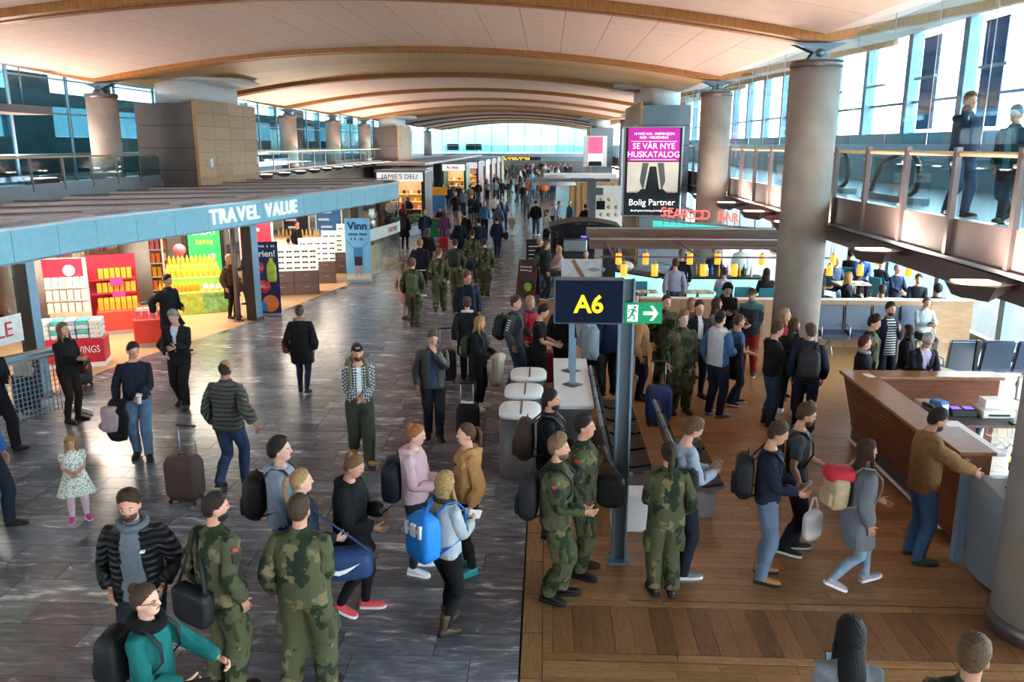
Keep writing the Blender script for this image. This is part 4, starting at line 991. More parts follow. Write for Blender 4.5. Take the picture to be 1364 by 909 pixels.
# red promotion stand with yellow packs
def red_stand():
    at = G(157, 441); rz = R(28); t = empty('promotion_stand', at, rz, 'tall red promotion stand with shelves of yellow packs', 'display stand')
    MB().box((0, .45, .95), (1.15, .06, 1.9)).build('back_panel', m_red, t, bev=.01); MB().box((-.55, .2, .8), (.05, .5, 1.6)).build('side_panel', m_red, t)
    MB().box((.08, .0, .3), (1.0, .9, .6)).build('bin', m_red2, t, bev=.02); MB().box((.08, 0, .05), (1.02, .92, .1)).build('plinth', m_alu, t)
    for z in (.95, 1.3): MB().box((0, .28, z), (1.05, .34, .03)).build('shelf_board', m_red, t)
    for (x, z) in ((.1, 1.25), (.12, .9)): MB().box((x, .09, z), (.3, .02, .2)).build('price_card', mat('magenta_card', '#c53a86', .5), t)
    for z, y, n in ((.6, -.25, 7), (.6, .0, 7), (.966, .25, 7), (1.316, .25, 6)): goods(local(at, rz, .08, y), rz, n, .13, 0, (.11, .12, .26), m_yel, 'small yellow carton on the red promotion stand', 'carton', 'yellow cartons on the red stand', z)
red_stand()
at = G(207, 461); rz = R(20); t = empty('promotion_bin', at, rz, 'square red promotion bin with small white and red packs', 'display bin')
MB().box((0, .3, .33), (.85, .8, .66), None, 0).build('bin_body', m_red2, t, bev=.02); MB().box((0, .3, .05), (.87, .82, .1)).build('plinth', m_alu, t); MB().lathe([(.13, 0), (.13, .012)]).build('round_sticker', m_white, t, (.3, -.105, .3), (R(90), 0, 0))
for y in (.1, .45): goods(local(at, rz, 0, y), rz, 5, .16, 0, (.12, .12, .18), m_pinkc if y < .3 else m_cream, 'small pack standing in the square red bin', 'carton', 'packs in the red bin', .66, .2)
# green and lime stepped display
at = G(262, 419); rz = R(24); t = empty('stepped_display', at, rz, 'stepped lime green display with yellow bottles and a leaf pattern', 'display stand')
for i, (dz, dy, mm) in enumerate(((.62, .0, m_lime), (.95, .55, m_gr), (1.25, 1.0, m_lime))): MB().box((0, dy+.35, dz/2), (1.9-.25*i, .6, dz)).build('step', mm, t, bev=.02)
MB().box((.55, .045, .3), (.7, .02, .5)).build('leaf_panel', mat('leaf_panel', '#7fb56a', .5, 0, .5, 9), t)
q = MB(); q.cyl((0, 0, 0), (0, 0, .5), .015); q.build('sign_stick', m_alu, t, (-.3, .6, 1.2)); MB().lathe([(.17, 0), (.17, .02)]).build('round_sign', m_pinkc, t, (-.3, .58, 1.75), (R(90), 0, 0))
bm = MB().lathe([(.045, 0), (.05, .02), (.05, .16), (.03, .2), (.018, .22), (.018, .26)], n=10).mesh('bottle', m_yel)
for (z, dy) in ((.62, .2), (.95, .75), (1.25, 1.2)):
    x0_, st_ = {.62: (-.88, .1), .95: (-.7, .14), 1.25: (-.6, .12)}[z]
    for i in range(11):
        p = local(at, rz, x0_+i*st_, dy, z); o = link_mesh('sun_lotion_bottle', bm, None, p); tag(o, 'yellow lotion bottle on the stepped green display', 'bottle', 'yellow bottles on the green display')
for i in range(10):
    p = local(at, rz, .3+(i % 4)*.17, .15+(i//4)*.17, .62); o = link_mesh('soft_toy', MB().sphere((0, 0, .08), .08, 8, 6).mesh('soft_toy', m_cream) if i == 0 else o.data, None, p); tag(o, 'round pale wrapped sweet pack on the stepped green display', 'sweets', 'wrapped packs on the green display')
# lit green poster
def poster(px, pyb, w, h, rz, label, m, zb=.0, cat='poster', yoff=0.):
    p = G(px, pyb); t = empty('advertising_screen', (p.x, p.y+yoff, zb), rz, label, cat)
    MB().box((0, 0, h/2), (w, .08, h)).build('panel_frame', m_black, t, bev=.01); MB().box((0, -.045, h/2), (w-.1, .01, h-.1)).build('poster_face', m, t); return t
t = poster(268, 405, 1.0, 2.35, R(18), 'tall green advertising screen with yellow fruit and dark bottles', mat('green_poster', '#2fae54', .4, 0, .15, 2, emit='#2fae54', estr=.35), 0, 'screen', .6)
text('poster_text', 'GREAT', .24, m_white, (0, -.055, 2.07), (R(90), 0, 0), t, .002); marks('printed_line', 5, .5, .16, mat('poster_lime', '#b9e04a', .5), (0, -.055, 1.77), t)
for i in range(4): MB().box((-.24+i*.12, -.055, 1.1), (.07, .01, .4)).build('printed_bottle', mat('printed_navy', '#24406e', .5), t)
MB().sphere((.2, -.03, .85), 1, 12, 8, sc=(.26, .03, .12)).build('printed_fruit', m_yel, t); MB().sphere((.22, -.03, 1.33), 1, 12, 8, sc=(.14, .03, .14)).build('printed_flower', mat('printed_lilac', '#8f86cf', .5), t)
# red box, towels and SAVINGS box by the left pillar
at = G(121, 489); rz = R(18); t = empty('savings_box', at, rz, 'red sale box lettered SAVINGS under folded patterned towels', 'sale box')
MB().box((-.35, .3, .35), (1.3, .6, .5)).build('box_body', m_red, t, bev=.01); MB().box((-.35, .3, .05), (1.3, .6, .1)).build('plinth', m_white, t)
text('box_letters', 'SAVINGS', .22, m_white, (-.08, -.01, .38), (R(90), 0, 0), t, .003, sx=.7)
for i, mm in enumerate((m_cream, m_aqua, mat('towel_blue_white', '#aeb6cc', .8, 0, .6, 40), m_aqua, m_cream)):
    for k in range(4):
        p = local(at, rz, -.85+i*.25, .3, .6+k*.1); o = MB().box((0, 0, .05), (.23, .45, .098)).build('folded_towel', mm if k % 2 else mat('towel_white_print', '#d9dde0', .8, 0, .5, 35), None, p, (0, 0, rz), bev=.02); tag(o, 'folded patterned towel stacked on the red sale box', 'towel', 'towels on the sale box')
at = G(96, 470); t = empty('hanging_rack', (at.x-.5, at.y+.9, 0), R(20), 'rack of small red boxed souvenirs under a crimson header board', 'display rack')
MB().box((0, .2, 1.0), (.9, .05, 2.0)).build('back_panel', m_cream, t); MB().box((-.05, .16, 1.75), (.85, .03, .5)).build('header_board', m_red, t); MB().lathe([(.13, 0), (.13, .012)]).build('round_sticker', m_white, t, (.08, .14, 1.72), (R(90), 0, 0))
for z in (.75, 1.05, 1.35): goods(local((at.x-.5, at.y+.9), R(20), 0, .05), R(20), 6, .15, 0, (.12, .12, .22), (m_red, m_cream, m_red)[int(z*10) % 3], 'small souvenir box on the rack under the crimson header', 'carton', 'souvenir boxes on the rack', z)
for z in (.74, 1.04, 1.34): MB().box((0, .1, z-.01), (.9, .2, .02)).build('shelf_board', m_shelf, t)
# sunglasses cabinets
def sung(px, pyb, w, label):
    p = G(px, pyb); rz = R(14); t = empty('sunglasses_cabinet', p, rz, label, 'display cabinet')
    MB().box((0, .3, .38), (w, .6, .76)).build('carcass', m_brw, t)
    for i in range(2):
        for j in range(2):
            o = MB().box((-w/4+i*w/2, -.012, .2+j*.37), (w/2-.02, .03, .35)).build('drawer', m_brw, t); MB().box((0, 0, 0), (.16, .03, .02)).build('handle', m_alu, o, (-w/4+i*w/2, -.03, .26+j*.37))
    v = [(-w/2, -.0, .76), (w/2, 0, .76), (w/2, .6, .76), (-w/2, .6, .76), (-w/2, .32, 1.5), (w/2, .32, 1.5), (w/2, .6, 1.5), (-w/2, .6, 1.5)]
    MB().add(v, [(3, 2, 1, 0), (4, 5, 6, 7), (0, 1, 5, 4), (1, 2, 6, 5), (2, 3, 7, 6), (3, 0, 4, 7)]).build('sloped_display', mat('lit_display', '#f3efe8', .5, emit='#fff1dc', estr=.15), t)
    gm = None
    for r in range(4):
        for c in range(int(w/.24)):
            x = -w/2+.15+c*.24; f = .12+r*.22; loc = (x, f*.32-.02, .76+f*.74)
            if gm is None:
                q = MB(); [q.box((s*.045, 0, 0), (.07, .02, .045)) for s in (-1, 1)]; q.box((0, 0, .015), (.16, .015, .01)); gm = q.mesh('sunglasses', m_dk)
            wl = local((p.x, p.y), rz, loc[0], loc[1], loc[2]); o = link_mesh('sunglasses', gm, None, wl, (R(-25), 0, rz)); tag(o, 'pair of dark sunglasses on the sloped white displays', 'sunglasses', 'sunglasses on the white displays')
sung(393, 393, 1.5, 'white sloped sunglasses cabinet with brown drawers next to the navy banner')
sung(424, 378, 1.2, 'second white sunglasses cabinet with brown drawers past the navy banner')
sung(447, 364, .9, 'third white sunglasses cabinet in the row towards the blue banner')
sung(464, 350, .8, 'last white sunglasses cabinet in the row half hidden behind the blue banner')
# roll-up banners
def banner(px, pyb, w, h, rz, label, m):
    p = G(px, pyb); t = empty('roll_up_banner', p, rz, label, 'banner'); MB().box((0, 0, .04), (w+.04, .2, .08)).build('base', m_alu, t, bev=.01)
    MB().box((0, 0, h/2+.05), (w, .015, h)).build('banner_sheet', m, t); MB().cyl((0, .03, .05), (0, .03, h+.05), .012).build('pole', m_alu, t); return t
t = banner(357, 421, .75, 2.0, R(10), 'navy roll-up banner with red price dots and the word ferien', mat('banner_navy', '#1d2a52', .5))
text('banner_text', 'ferien!', .24, m_white, (0, -.012, 1.72), (R(90), 0, 0), t, .002, bold=.006); marks('printed_line', 11, .6, .06, m_white, (0, -.012, 1.93), t)
for (x, z, r, tx) in ((-.18, 1.35, .17, '279,-'), (-.05, .82, .18, '90,-')):
    MB().lathe([(r, 0), (r, .006)]).build('price_dot', m_red, t, (x, -.012, z), (R(90), 0, 0)); text('banner_text', tx, .13, m_white, (x, -.024, z), (R(90), 0, 0), t, .002)
MB().lathe([(.1, 0), (.13, .1), (.13, .45), (.05, .58), (.05, .66)], n=12, sy=.1).build('printed_bottle', m_lime, t, (.18, -.01, .95)); MB().sphere((.1, -.01, .35), 1, 12, 8, sc=(.22, .012, .24)).build('printed_cart', m_orange, t); MB().sphere((-.1, -.012, .28), 1, 12, 8, sc=(.16, .012, .14)).build('printed_cart', m_bl, t)
t = banner(479, 377, .85, 2.15, R(4), 'sky blue roll-up banner lettered Vinn with a hiker in shorts', mat('banner_sky', '#6fb2e0', .5, 0, .12, 2))
text('banner_text', 'Vinn', .36, mat('print_navy', '#16315e', .5), (0, -.012, 1.93), (R(90), 0, 0), t, .002, bold=.012); [marks('printed_line', 10, .62, .09, mat('print_navy'), (0, -.012, z_), t, int(z_*10)) for z_ in (1.66, 1.5)]
q = MB(); q.box((0, 0, .55), (.3, .01, .45)); q.build('printed_rucksack', m_bl, t, (.0, -.012, .45)); MB().box((0, 0, .5), (.26, .01, .3)).build('printed_shorts', m_dk, t, (0, -.013, .25))
for s in (-1, 1): MB().box((s*.08, 0, 0), (.07, .01, .36)).build('printed_leg', skin_mat(0), t, (0, -.012, .42)); MB().bar((s*.14, -.012, 1.2), (s*.34, -.012, 1.42), .05, .01).build('printed_arm', m_bl, t)
MB().box((0, 0, .1), (.83, .008, .2)).build('printed_ground', mat('print_sand', '#c9c6bc', .6), t, (0, -.012, .12))
# white till counter, concrete columns inside, posters at the back, back counter
p = G(331, 421); t = empty('till_counter', (p.x+.1, p.y+.5, 0), R(12), 'white till counter with dark screens just behind the shop front', 'counter'); MB().box((0, .35, .5), (.6, .6, 1.0)).build('counter_body', m_shelf, t, bev=.02); MB().box((0, .05, .8), (.5, .03, .22)).build('counter_screen', m_black, t); MB().box((0, .35, .06), (.64, .64, .12)).build('plinth', m_dk, t)
p = G(322, 426); t = empty('till_post', (p.x, p.y-.2, 0), 0, 'slim dark grey post in front of the white till counter', 'post'); MB().cyl((0, 0, 0), (0, 0, 2.95), .07).build('post_shaft', m_dsteel, t); MB().lathe([(.13, 0), (.13, .03)]).build('post_foot', m_dsteel, t)
for (px, pyb, r, lab) in ((188, 408, .42, 'brown grey concrete column inside the travel shop behind the red stand'), (40, 455, .5, 'grey concrete column behind the frosted lettered glass')):
    p = G(px, pyb); t = empty('shop_column', (p.x-.3, p.y+.5, 0), 0, lab, 'column'); MB().lathe([(r, 0), (r, 2.95)], n=28).build('shaft', m_conc, t); MB().lathe([(r+.03, 0), (r+.03, .1)], n=28).build('base_ring', m_dsteel, t)
p = G(232, 398); t = empty('dark_partition', (p.x+.1, p.y+2.3, 0), R(12), 'dark brown wall block behind the green display', 'partition'); MB().box((0, 0, 1.47), (1.3, .5, 2.94)).build('wall_block', m_brw, t); MB().box((.65, -.2, 1.47), (.08, .2, 2.94)).build('edge_post', m_dk, t)
for k, (x, y, mm, tx, lab) in enumerate(((-9.5, 26.5, m_red, '', 'tall red lettered advert behind the till'), (-10.3, 33.5, m_dk, '', 'dark photo advert on the shop back wall'), (-9.0, 33.75, m_bl, '', 'blue printed advert beside the brown pillar'))):
    t = empty('wall_advert', (x, y, .9), R(5), lab, 'poster'); MB().box((0, 0, .8), (1.1, .08, 1.6)).build('panel_frame', m_shelf, t); MB().box((0, -.045, .8), (1.0, .01, 1.5)).build('poster_face', mm, t)
    for j in range(4): MB().box((-.2+.1*(j % 2), -.055, 1.3-j*.3), (.45, .01, .09)).build('printed_line', m_white, t)
p = (-9.75, 32.35, 0); t = empty('back_counter', p, R(4), 'long white lit counter with bottles at the back of the sunglasses area', 'counter'); MB().box((0, 0, .5), (2.2, .6, 1.0)).build('counter_body', mat('lit_display'), t, bev=.02); MB().box((0, 0, 1.03), (2.3, .7, .06)).build('worktop', m_bwall, t)
bmb = MB().lathe([(.04, 0), (.045, .02), (.045, .18), (.02, .22), (.018, .28)], n=8).mesh('bottle', mat('perfume_gold', '#c9a05a', .25))
for i in range(12): o = link_mesh('perfume_bottle', bmb, None, (p[0]-.9+i*.16, p[1]-.1, 1.06)); tag(o, 'small gold perfume bottle on the long lit counter', 'bottle', 'perfume bottles on the counter')
# clothes rack stroller panel at the far left: mesh screen and black suitcase with scarf
p = G(60, 560); t = empty('mesh_screen', (p.x-.1, p.y-.3, 0), R(62), 'blue grey wire mesh screen with white foot rails beside the shop', 'screen')
q = MB()
for zz in np.linspace(.25, 1.05, 1): pass
for i in range(26): q.box((-.9+i*.072, 0, .62), (.012, .012, 1.0))
for j in range(12): q.box((0, .004, .16+j*.085), (1.8, .01, .01))
q.build('wire_mesh', m_blueframe, t)
for s in (-.92, .92): MB().box((s, 0, .6), (.05, .05, 1.2)).build('frame_post', m_blueframe, t); MB().box((s, -.05, .05), (.06, .6, .05)).build('foot_rail', m_white, t)
MB().box((0, 0, 1.18), (1.9, .06, .06)).build('top_rail', m_blueframe, t); MB().box((0, .3, 1.1), (1.9, .6, .03)).build('shelf_top', mat('screen_shelf', '#6d6a66', .6), t)
# ================================================================== shops further down the hall, left side
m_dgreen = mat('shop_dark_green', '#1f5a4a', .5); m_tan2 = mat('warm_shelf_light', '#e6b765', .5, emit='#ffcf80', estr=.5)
def stall(x0, x1, y0, depth, h, sign, label, fas, sgn_m, txt_m, inside, tsize):
    t = empty('food_stall', ((x0+x1)/2, y0+depth/2, 0), 0, label, 'shop'); w = x1-x0
    for s in (-1, 1): MB().box((s*w/2, 0, h/2), (.2, depth, h)).build('side_wall', fas, t)
    MB().box((0, depth/2, h/2), (w, .1, h)).build('back_wall', inside, t); MB().box((0, 0, h+.05), (w+.3, depth+.2, .1)).build('roof', m_gclad, t)
    MB().box((0, -depth/2, h-.25), (w, .12, .5)).build('sign_board', mat(sgn_m.name+'_lit', '#e9e6de' if sgn_m is not m_gclad else '#9aa0a6', .5, emit='#ffffff', estr=.3), t); (text('sign_text', sign, tsize, txt_m, (0, -depth/2-.08, h-.25), (R(90), 0, 0), t, .01) if isinstance(sign, str) else marks('sign_marks', sign, w*.6, .24, txt_m, (0, -depth/2-.068, h-.25), t, sign))
    for j in range(4):
        b = MB().box((0, depth/2-.25, .4+j*.45), (w-.4, .3, .04)).build('lit_shelf', m_tan2, t)
        for i in range(int((w-.6)/.22)): MB().box((-w/2+.4+i*.22, depth/2-.28, .52+j*.45), (.14, .2, .2)).build('shelf_pack', (m_cream, m_orange, m_dk, m_yel)[(i*7+j*3) % 4], t)
    MB().box((0, -depth/2+.5, .5), (w-.5, .6, 1.0)).build('service_counter', m_dk, t)
    l = area_light('stall_lamp', (0, 0, h-.1), (0, 0, 0), w*.7, depth*.6, 45, (1, .86, .68)); l.parent = t
    return t
stall(-9.55, -6.95, 46.5, 3, 3.1, "JAMIE'S DELI", 'deli stall with wide white sign board and warm lit shelves', m_dk, m_white, m_dk, m_bwall, .38)
stall(-8.3, -6.5, 66, 3, 3.1, 8, 'green framed stall with pale sign above a warm counter', m_dgreen, m_cream, m_red, m_bwall, .3)
t = stall(-10.6, -8.4, 57, 3, 2.95, 4, 'grey stall with small white sign behind the deli', m_gclad, m_white, m_dk, m_gclad, .35)
for k in range(5):
    t = stall(-8.6+.12*k, -6.1+.12*k, 73+k*7.2, 5, 3.1, 5+k, 'distant lit shop with %s fascia in the left row past the green stall' % ('plum', 'steel', 'brown', 'slate', 'olive')[k], (mat('plum', '#5b3550', .5), m_gclad, m_brw, m_dclad, mat('olive', '#5f6040', .5))[k], m_gclad, m_tan2, m_bwall, .3)
tag(MB().box((-10.2, 84, 3.28), (3.4, 52, .16)).build('ceiling_shop_row', m_roofbeam), kind='structure')
tag(MB().box((-9.3, 92, 1.6), (.2, 46, 3.2)).build('wall_shop_row', m_gclad), kind='structure'); tag(MB().box((-9.0, 69.0, 1.6), (.8, .2, 3.2)).build('wall_shop_row_end', m_gclad), kind='structure')
# planter hedge by the deli
p = G(545, 268); t = empty('planter_hedge', (-7.15, 42.6, 0), R(78), 'long planter of green leafy plants in front of the deli', 'planter'); MB().box((0, 0, .25), (4.2, .5, .5)).build('planter_box', m_gclad, t, bev=.02)
q = MB(); rr = random.Random(3)
for i in range(700):
    c = Vector((rr.uniform(-2.05, 2.05), rr.uniform(-.25, .25), .5+rr.random()**.7*.55)); a = rr.uniform(0, 6.28); u = Vector((math.cos(a), math.sin(a), rr.uniform(-.3, .6))).normalized()*.1; v = u.cross(Vector((0, 0, 1))).normalized()*.04
    q.add([c-u, c+v, c+u, c-v], [(0, 1, 2, 3)])
tag(q.build('foliage', mat('leaf_green', '#3f7a3a', .6, 0, .4, 3), t), kind='stuff')
p = G(577, 282); t = empty('yellow_stand', (-6.95, 52.2, 0), 0, 'yellow topped menu stand with a blue photo poster beside the deli', 'sign stand'); MB().box((0, 0, 1.75), (1.3, .1, .5)).build('yellow_header', m_yel, t); MB().box((0, 0, .95), (1.0, .08, 1.1)).build('poster_face', m_bl, t); MB().box((0, 0, .2), (1.0, .3, .4)).build('pink_base', m_pinkc, t)
# ---------------------------------------------------------------- right side
m_bb = mat('billboard_magenta', '#a21a86', .4, emit='#a21a86', estr=.55); m_bbw = mat('billboard_white', '#f2eef2', .4, emit='#ffffff', estr=.7); m_bbd = mat('billboard_dark', '#0d1a1e', .35, emit='#0d1a1e', estr=.3)
m_bbroom = mat('billboard_room', '#b9b0a2', .4, 0, .25, 1.2, emit='#b9b0a2', estr=.5)
a = DY(832, 168, 31.6); b = DY(906, 289, 31.6); w, h = b.x-a.x, a.z-b.z
t = empty('billboard', ((a.x+b.x)/2, 32.0, b.z), 0, 'huge lit billboard with magenta heading above a staircase photo', 'billboard')
MB().box((0, 0, h/2), (w, .8, h)).build('housing', m_alu, t, bev=.03); MB().box((0, -.41, h/2), (w-.12, .03, h-.12)).build('screen', m_black, t)
MB().box((0, -.43, h*.80), (w-.3, .01, h*.36)).build('magenta_field', m_bb, t); MB().box((0, -.43, h*.44), (w-.3, .01, h*.34)).build('room_photo', m_bbroom, t); MB().box((0, -.43, h*.16), (w-.16, .01, h*.25)).build('dark_field', m_bbd, t)
T = lambda s, sz, z, m=m_bbw, x=0: text('billboard_text', s, sz, m, (x, -.44, z), (R(90), 0, 0), t, .002)
T('SE VÅR NYE', .3, h*.78); T('HUSKATALOG', .3, h*.69); T('10 NYE HUS - INSPIRASJON', .125, h*.915); T('RÅD - VEILEDNING', .125, h*.875)
for z in (.635, .835): MB().box((0, -.437, h*z), (w-.5, .006, .012)).build('rule_line', m_bbw, t)
T('Bolig Partner', .33, h*.16); T('Bestill gratis katalog på boligpartner.no', .1, h*.07)
MB().add([(-.28, -.437, h*.28), (.28, -.437, h*.28), (.12, -.437, h*.56), (-.12, -.437, h*.56)], [(0, 1, 2, 3)]).build('printed_stairs', m_bbd, t)
for s in (-1, 1): MB().add([(s*.34, -.4365, h*.29), (s*.48, -.4365, h*.4), (s*.4, -.4365, h*.6), (s*.16, -.4365, h*.6)], [(0, 1, 2, 3)]).build('printed_banister', mat('print_grey', '#77777c', .5), t)
MB().add([(-.6, -.438, h*.255), (.6, -.438, h*.255), (.42, -.438, h*.31), (-.42, -.438, h*.31)], [(0, 1, 2, 3)]).build('printed_rug', m_bbd, t)
MB().box((-w/2-.01, 0, h/2), (.02, .7, h-.2)).build('side_screen', mat('side_screen', '#8fa4b4', .3, 0, .5, 2, emit='#8fa4b4', estr=.5), t)
MB().box((0, .2, -b.z/2), (.8, .4, b.z)).build('mast', m_gclad, t)
a = DY(778, 181, 58); b = DY(808, 222, 58); w, h = b.x-a.x, a.z-b.z
t = empty('advert_screen', ((a.x+b.x)/2, 58.3, b.z), 0, 'pink and white advertising screen on a mast far down the hall', 'billboard'); MB().box((0, 0, h/2), (w, .5, h)).build('housing', m_white, t); MB().box((0, -.26, h*.6), (w*.62, .02, h*.72)).build('pink_field', mat('advert_pink', '#d8567c', .4, emit='#d8567c', estr=.5), t); MB().box((0, -.27, h*.28), (w*.6, .02, h*.28)).build('white_field', m_bbw, t); MB().box((0, -.275, h*.1), (w*.55, .02, h*.15)).build('dark_field', m_bbd, t); MB().box((0, .1, -b.z/2), (.4, .3, b.z)).build('mast', m_gclad, t)
# seafood bar: letters, boat, beams, lit counter, hanging lamps
m_neon = mat('red_neon', '#ff5a4a', .4, emit='#ff4638', estr=1.6)
t = empty('seafood_sign', (0, 0, 0), 0, 'red illuminated capital letters above a turquoise boat hull', 'sign')
YB = 24.98
pts = [DY(px, py, YB) for px, py in ((884, 283), (893, 284), (902, 285), (911, 286), (920, 287), (930, 287), (940, 287), (960, 288.5), (969, 290), (979, 291))]
for ch, p in zip('SEAFOODBAR', pts): text('neon_letter', ch, .40, m_neon, (p.x, YB, p.z), (R(90), 0, 0), t, .02)
q = MB(); rg = []
for u in np.linspace(0, 1, 14):
    p = DY(870+u*132, 290+3+u*11, YB+.2); hgt = .34*(1-u)**.6+.02; wd = .02+.22*math.sin(math.pi*min(.5, u*.9+.04)); rg.append([(p.x, YB+.24-wd, p.z), (p.x, YB+.24, p.z-hgt), (p.x, YB+.24+wd, p.z)])
q.rings(rg); q.build('boat_hull', mat('boat_turquoise', '#4fc7c2', .4, emit='#4fd0c8', estr=.45), t)
q = MB(); q.tube([(r[0][0], r[0][1], r[0][2]+.02) for r in rg], .03, 5); q.build('boat_gunwale', m_alu, t)
for i_ in (1, 6, 11): MB().bar((rg[i_][1][0], 24.7, rg[i_][1][2]+.05), (rg[i_][1][0], YB+.26, rg[i_][1][2]+.05), .04, .04).build('sign_bracket', m_steel, t)
for p_ in pts: MB().cyl((p_.x, YB+.03, p_.z+.1), (p_.x, YB+.03, rg[6][0][2]-.02), .01, 6).build('letter_rod', m_steel, t)
m_canopy = wood('canopy_beam', '#5e4a40', '#7a6254', (1, 6, 6), .5, 3)
cn = empty('bar_canopy', (0, 0, 0), 0, 'two long brown timber beams forming the canopy over the seafood bar', 'canopy')
for (p0, p1, Y) in (((781, 304), (1075, 308), 24.5), ((785, 318), (1080, 322), 22.6)):
    a, b = DY(*p0, Y), DY(*p1, Y); MB().bar((a.x, Y, a.z-.12), (b.x, Y, a.z-.12), .5, .26).build('timber_beam', m_canopy, cn); MB().bar((a.x, Y-.26, a.z+.02), (b.x, Y-.26, a.z+.02), .02, .03).build('edge_strip', m_alu, cn)
zb = DY(785, 318, 22.6).z
for yy in (19.6, 21.6): MB().box((4.0, yy, zb-.1), (5.4, .04, .04)).build('lamp_rail', m_dsteel, cn)
for x in (1.6, 3.6, 6.4): MB().box((x, 21.0, zb-.06), (.04, 3.2, .04)).build('rail_arm', m_dsteel, cn)
for x in (1.45, 6.6): MB().box((x, 22.7, (zb-.2)/2), (.22, .22, zb-.2)).build('canopy_post', m_alu, cn)
m_glow = mat('glowing_bar_front', '#a8e6dc', .4, emit='#8fe6d8', estr=.75)
bc = empty('seafood_counter', (0, 0, 0), 0, 'glowing turquoise seafood counter with dark worktop', 'bar counter')
def bar_seg(p0, p1):
    d = Vector((p1[0]-p0[0], p1[1]-p0[1], 0)); n = Vector((-d.y, d.x, 0)).normalized(); c = Vector(((p0[0]+p1[0])/2, (p0[1]+p1[1])/2, 0))+n*.25; ang = math.atan2(d.y, d.x)
    MB().box((c.x, c.y, .47), (d.length, .5, .94), (0, 0, ang)).build('glowing_front', m_glow, bc); MB().box((c.x, c.y, .965), (d.length+.08, .6, .05), (0, 0, ang)).build('worktop', m_dk, bc)
bar_seg((2.05, 24.15), (3.12, 22.98)); bar_seg((3.28, 22.9), (6.05, 22.9))
m_lamp = mat('amber_lamp_glass', '#f0852a', .3, emit='#ff8a26', estr=1.1)
def pend(px, py, Y, label='amber glass pendant lamp glowing above the seafood bar', grp='amber pendant lamps'):
    p = DY(px, py, Y); t = empty('pendant_lamp', (p.x, Y, p.z), 0, label, 'lamp', grp); MB().lathe([(.075, -.14), (.08, -.13), (.08, .13), (.075, .14)], n=14).build('lamp_shade', m_lamp, t)
    MB().lathe([(.05, .14), (.05, .16), (.015, .19)], n=10).build('lamp_cap', m_alu, t); MB().cyl((0, 0, .18), (0, 0, (2.99 if 'window' in label else zb-.12)-p.z), .006, 6).build('cord', m_alu, t)
for px, py in ((824, 345), (831, 360), (860, 345), (872, 360), (919, 345), (937, 360), (956, 345), (978, 360), (1015, 346)): pend(px, py, 19.6 if py > 350 else 21.6)
for px, py, Y in ((1105, 360, 21.3), (1146, 360, 21.3), (1110, 346, 22.9), (1169, 346, 24.2), (1211, 361, 21.3)): pend(px, py, Y, 'amber glass pendant lamp hung over the window tables', 'amber lamps over the window tables')
# wooden partition
pt = empty('oak_partition', (0, 0, 0), 0, 'long low oak partition with rounded end behind the blue grey seats', 'partition')
YP = 18.9; zt = DY(1180, 400, YP).z; m_part = wood('pale_oak_partition', '#9d7a5a', '#b99673', (1, 1, 7), .45, 4, perobj=.08)
for i in range(8): x0 = 2.2+i*.95; MB().box((x0+.47, YP, zt/2), (.94, .12, zt)).build('partition_panel', m_part, pt)
MB().box((6.0, YP, zt+.015), (7.6, .16, .03)).build('top_rail', m_shelf, pt)
# window tables in the restaurant
m_ttop = mat('pale_table_top', '#d2b491', .4); m_teal3 = mat('teal_chair', '#2f7f95', .6)
def table(x, y, w=.9, d=.75, lab=''):
    t = empty('dining_table', (x, y, 0), 0, lab, 'table', 'tables by the restaurant window'); MB().box((0, 0, .735), (w, d, .03)).build('table_top', m_ttop, t, bev=.008); MB().cyl((0, 0, .03), (0, 0, .72), .04).build('pedestal', m_alu, t); MB().lathe([(.26, 0), (.26, .02), (.05, .04)]).build('base', m_alu, t)
    for i in range(3):
        o = MB().lathe([(.03, 0), (.035, .12)], n=8).build('drinking_glass', m_gclear, None, (x-.25+i*.22, y+.1*(i % 2), .75)); tag(o, 'clear drinking glass on a pale restaurant table', 'glass', 'glasses on the restaurant tables')
        o = MB().lathe([(.07, 0), (.12, .02), (.12, .025)], n=12).build('dinner_plate', m_white, None, (x-.2+i*.26, y-.2, .75)); tag(o, 'white plate on a pale restaurant table', 'plate', 'plates on the restaurant tables')
def chair(x, y, rz, lab='teal shell chair at a restaurant window table', grp='teal restaurant chairs', m=m_teal3):
    t = empty('shell_chair', (x, y, 0), rz, lab, 'chair', grp); MB().box((0, 0, .44), (.44, .44, .05)).build('seat', m, t, bev=.02); MB().box((0, .2, .68), (.44, .05, .42), (R(-10), 0, 0)).build('backrest', m, t, bev=.02)
    for sx in (-1, 1):
        for sy in (-1, 1): MB().cyl((sx*.17, sy*.17, 0), (sx*.15, sy*.15, .42), .012, 6).build('leg', m_alu, t)
TBL = [(7.55, 20.3), (8.75, 20.9), (8.75, 23.6), (7.5, 25.0)]
for i, (x, y) in enumerate(TBL):
    table(x, y, lab='pale wooden restaurant table set with plates and glasses'); pass
for x, y in ((2.62, 22.0), (4.1, 22.0)): table(x, y, .8, .5, 'small brown table in front of the glowing seafood counter')
chair(2.62, 22.55, 0, 'teal rounded chair in front of the glowing seafood counter', 'chairs at the seafood counter'); chair(5.3, 22.2, math.pi, 'teal rounded chair in front of the glowing seafood counter', 'chairs at the seafood counter')
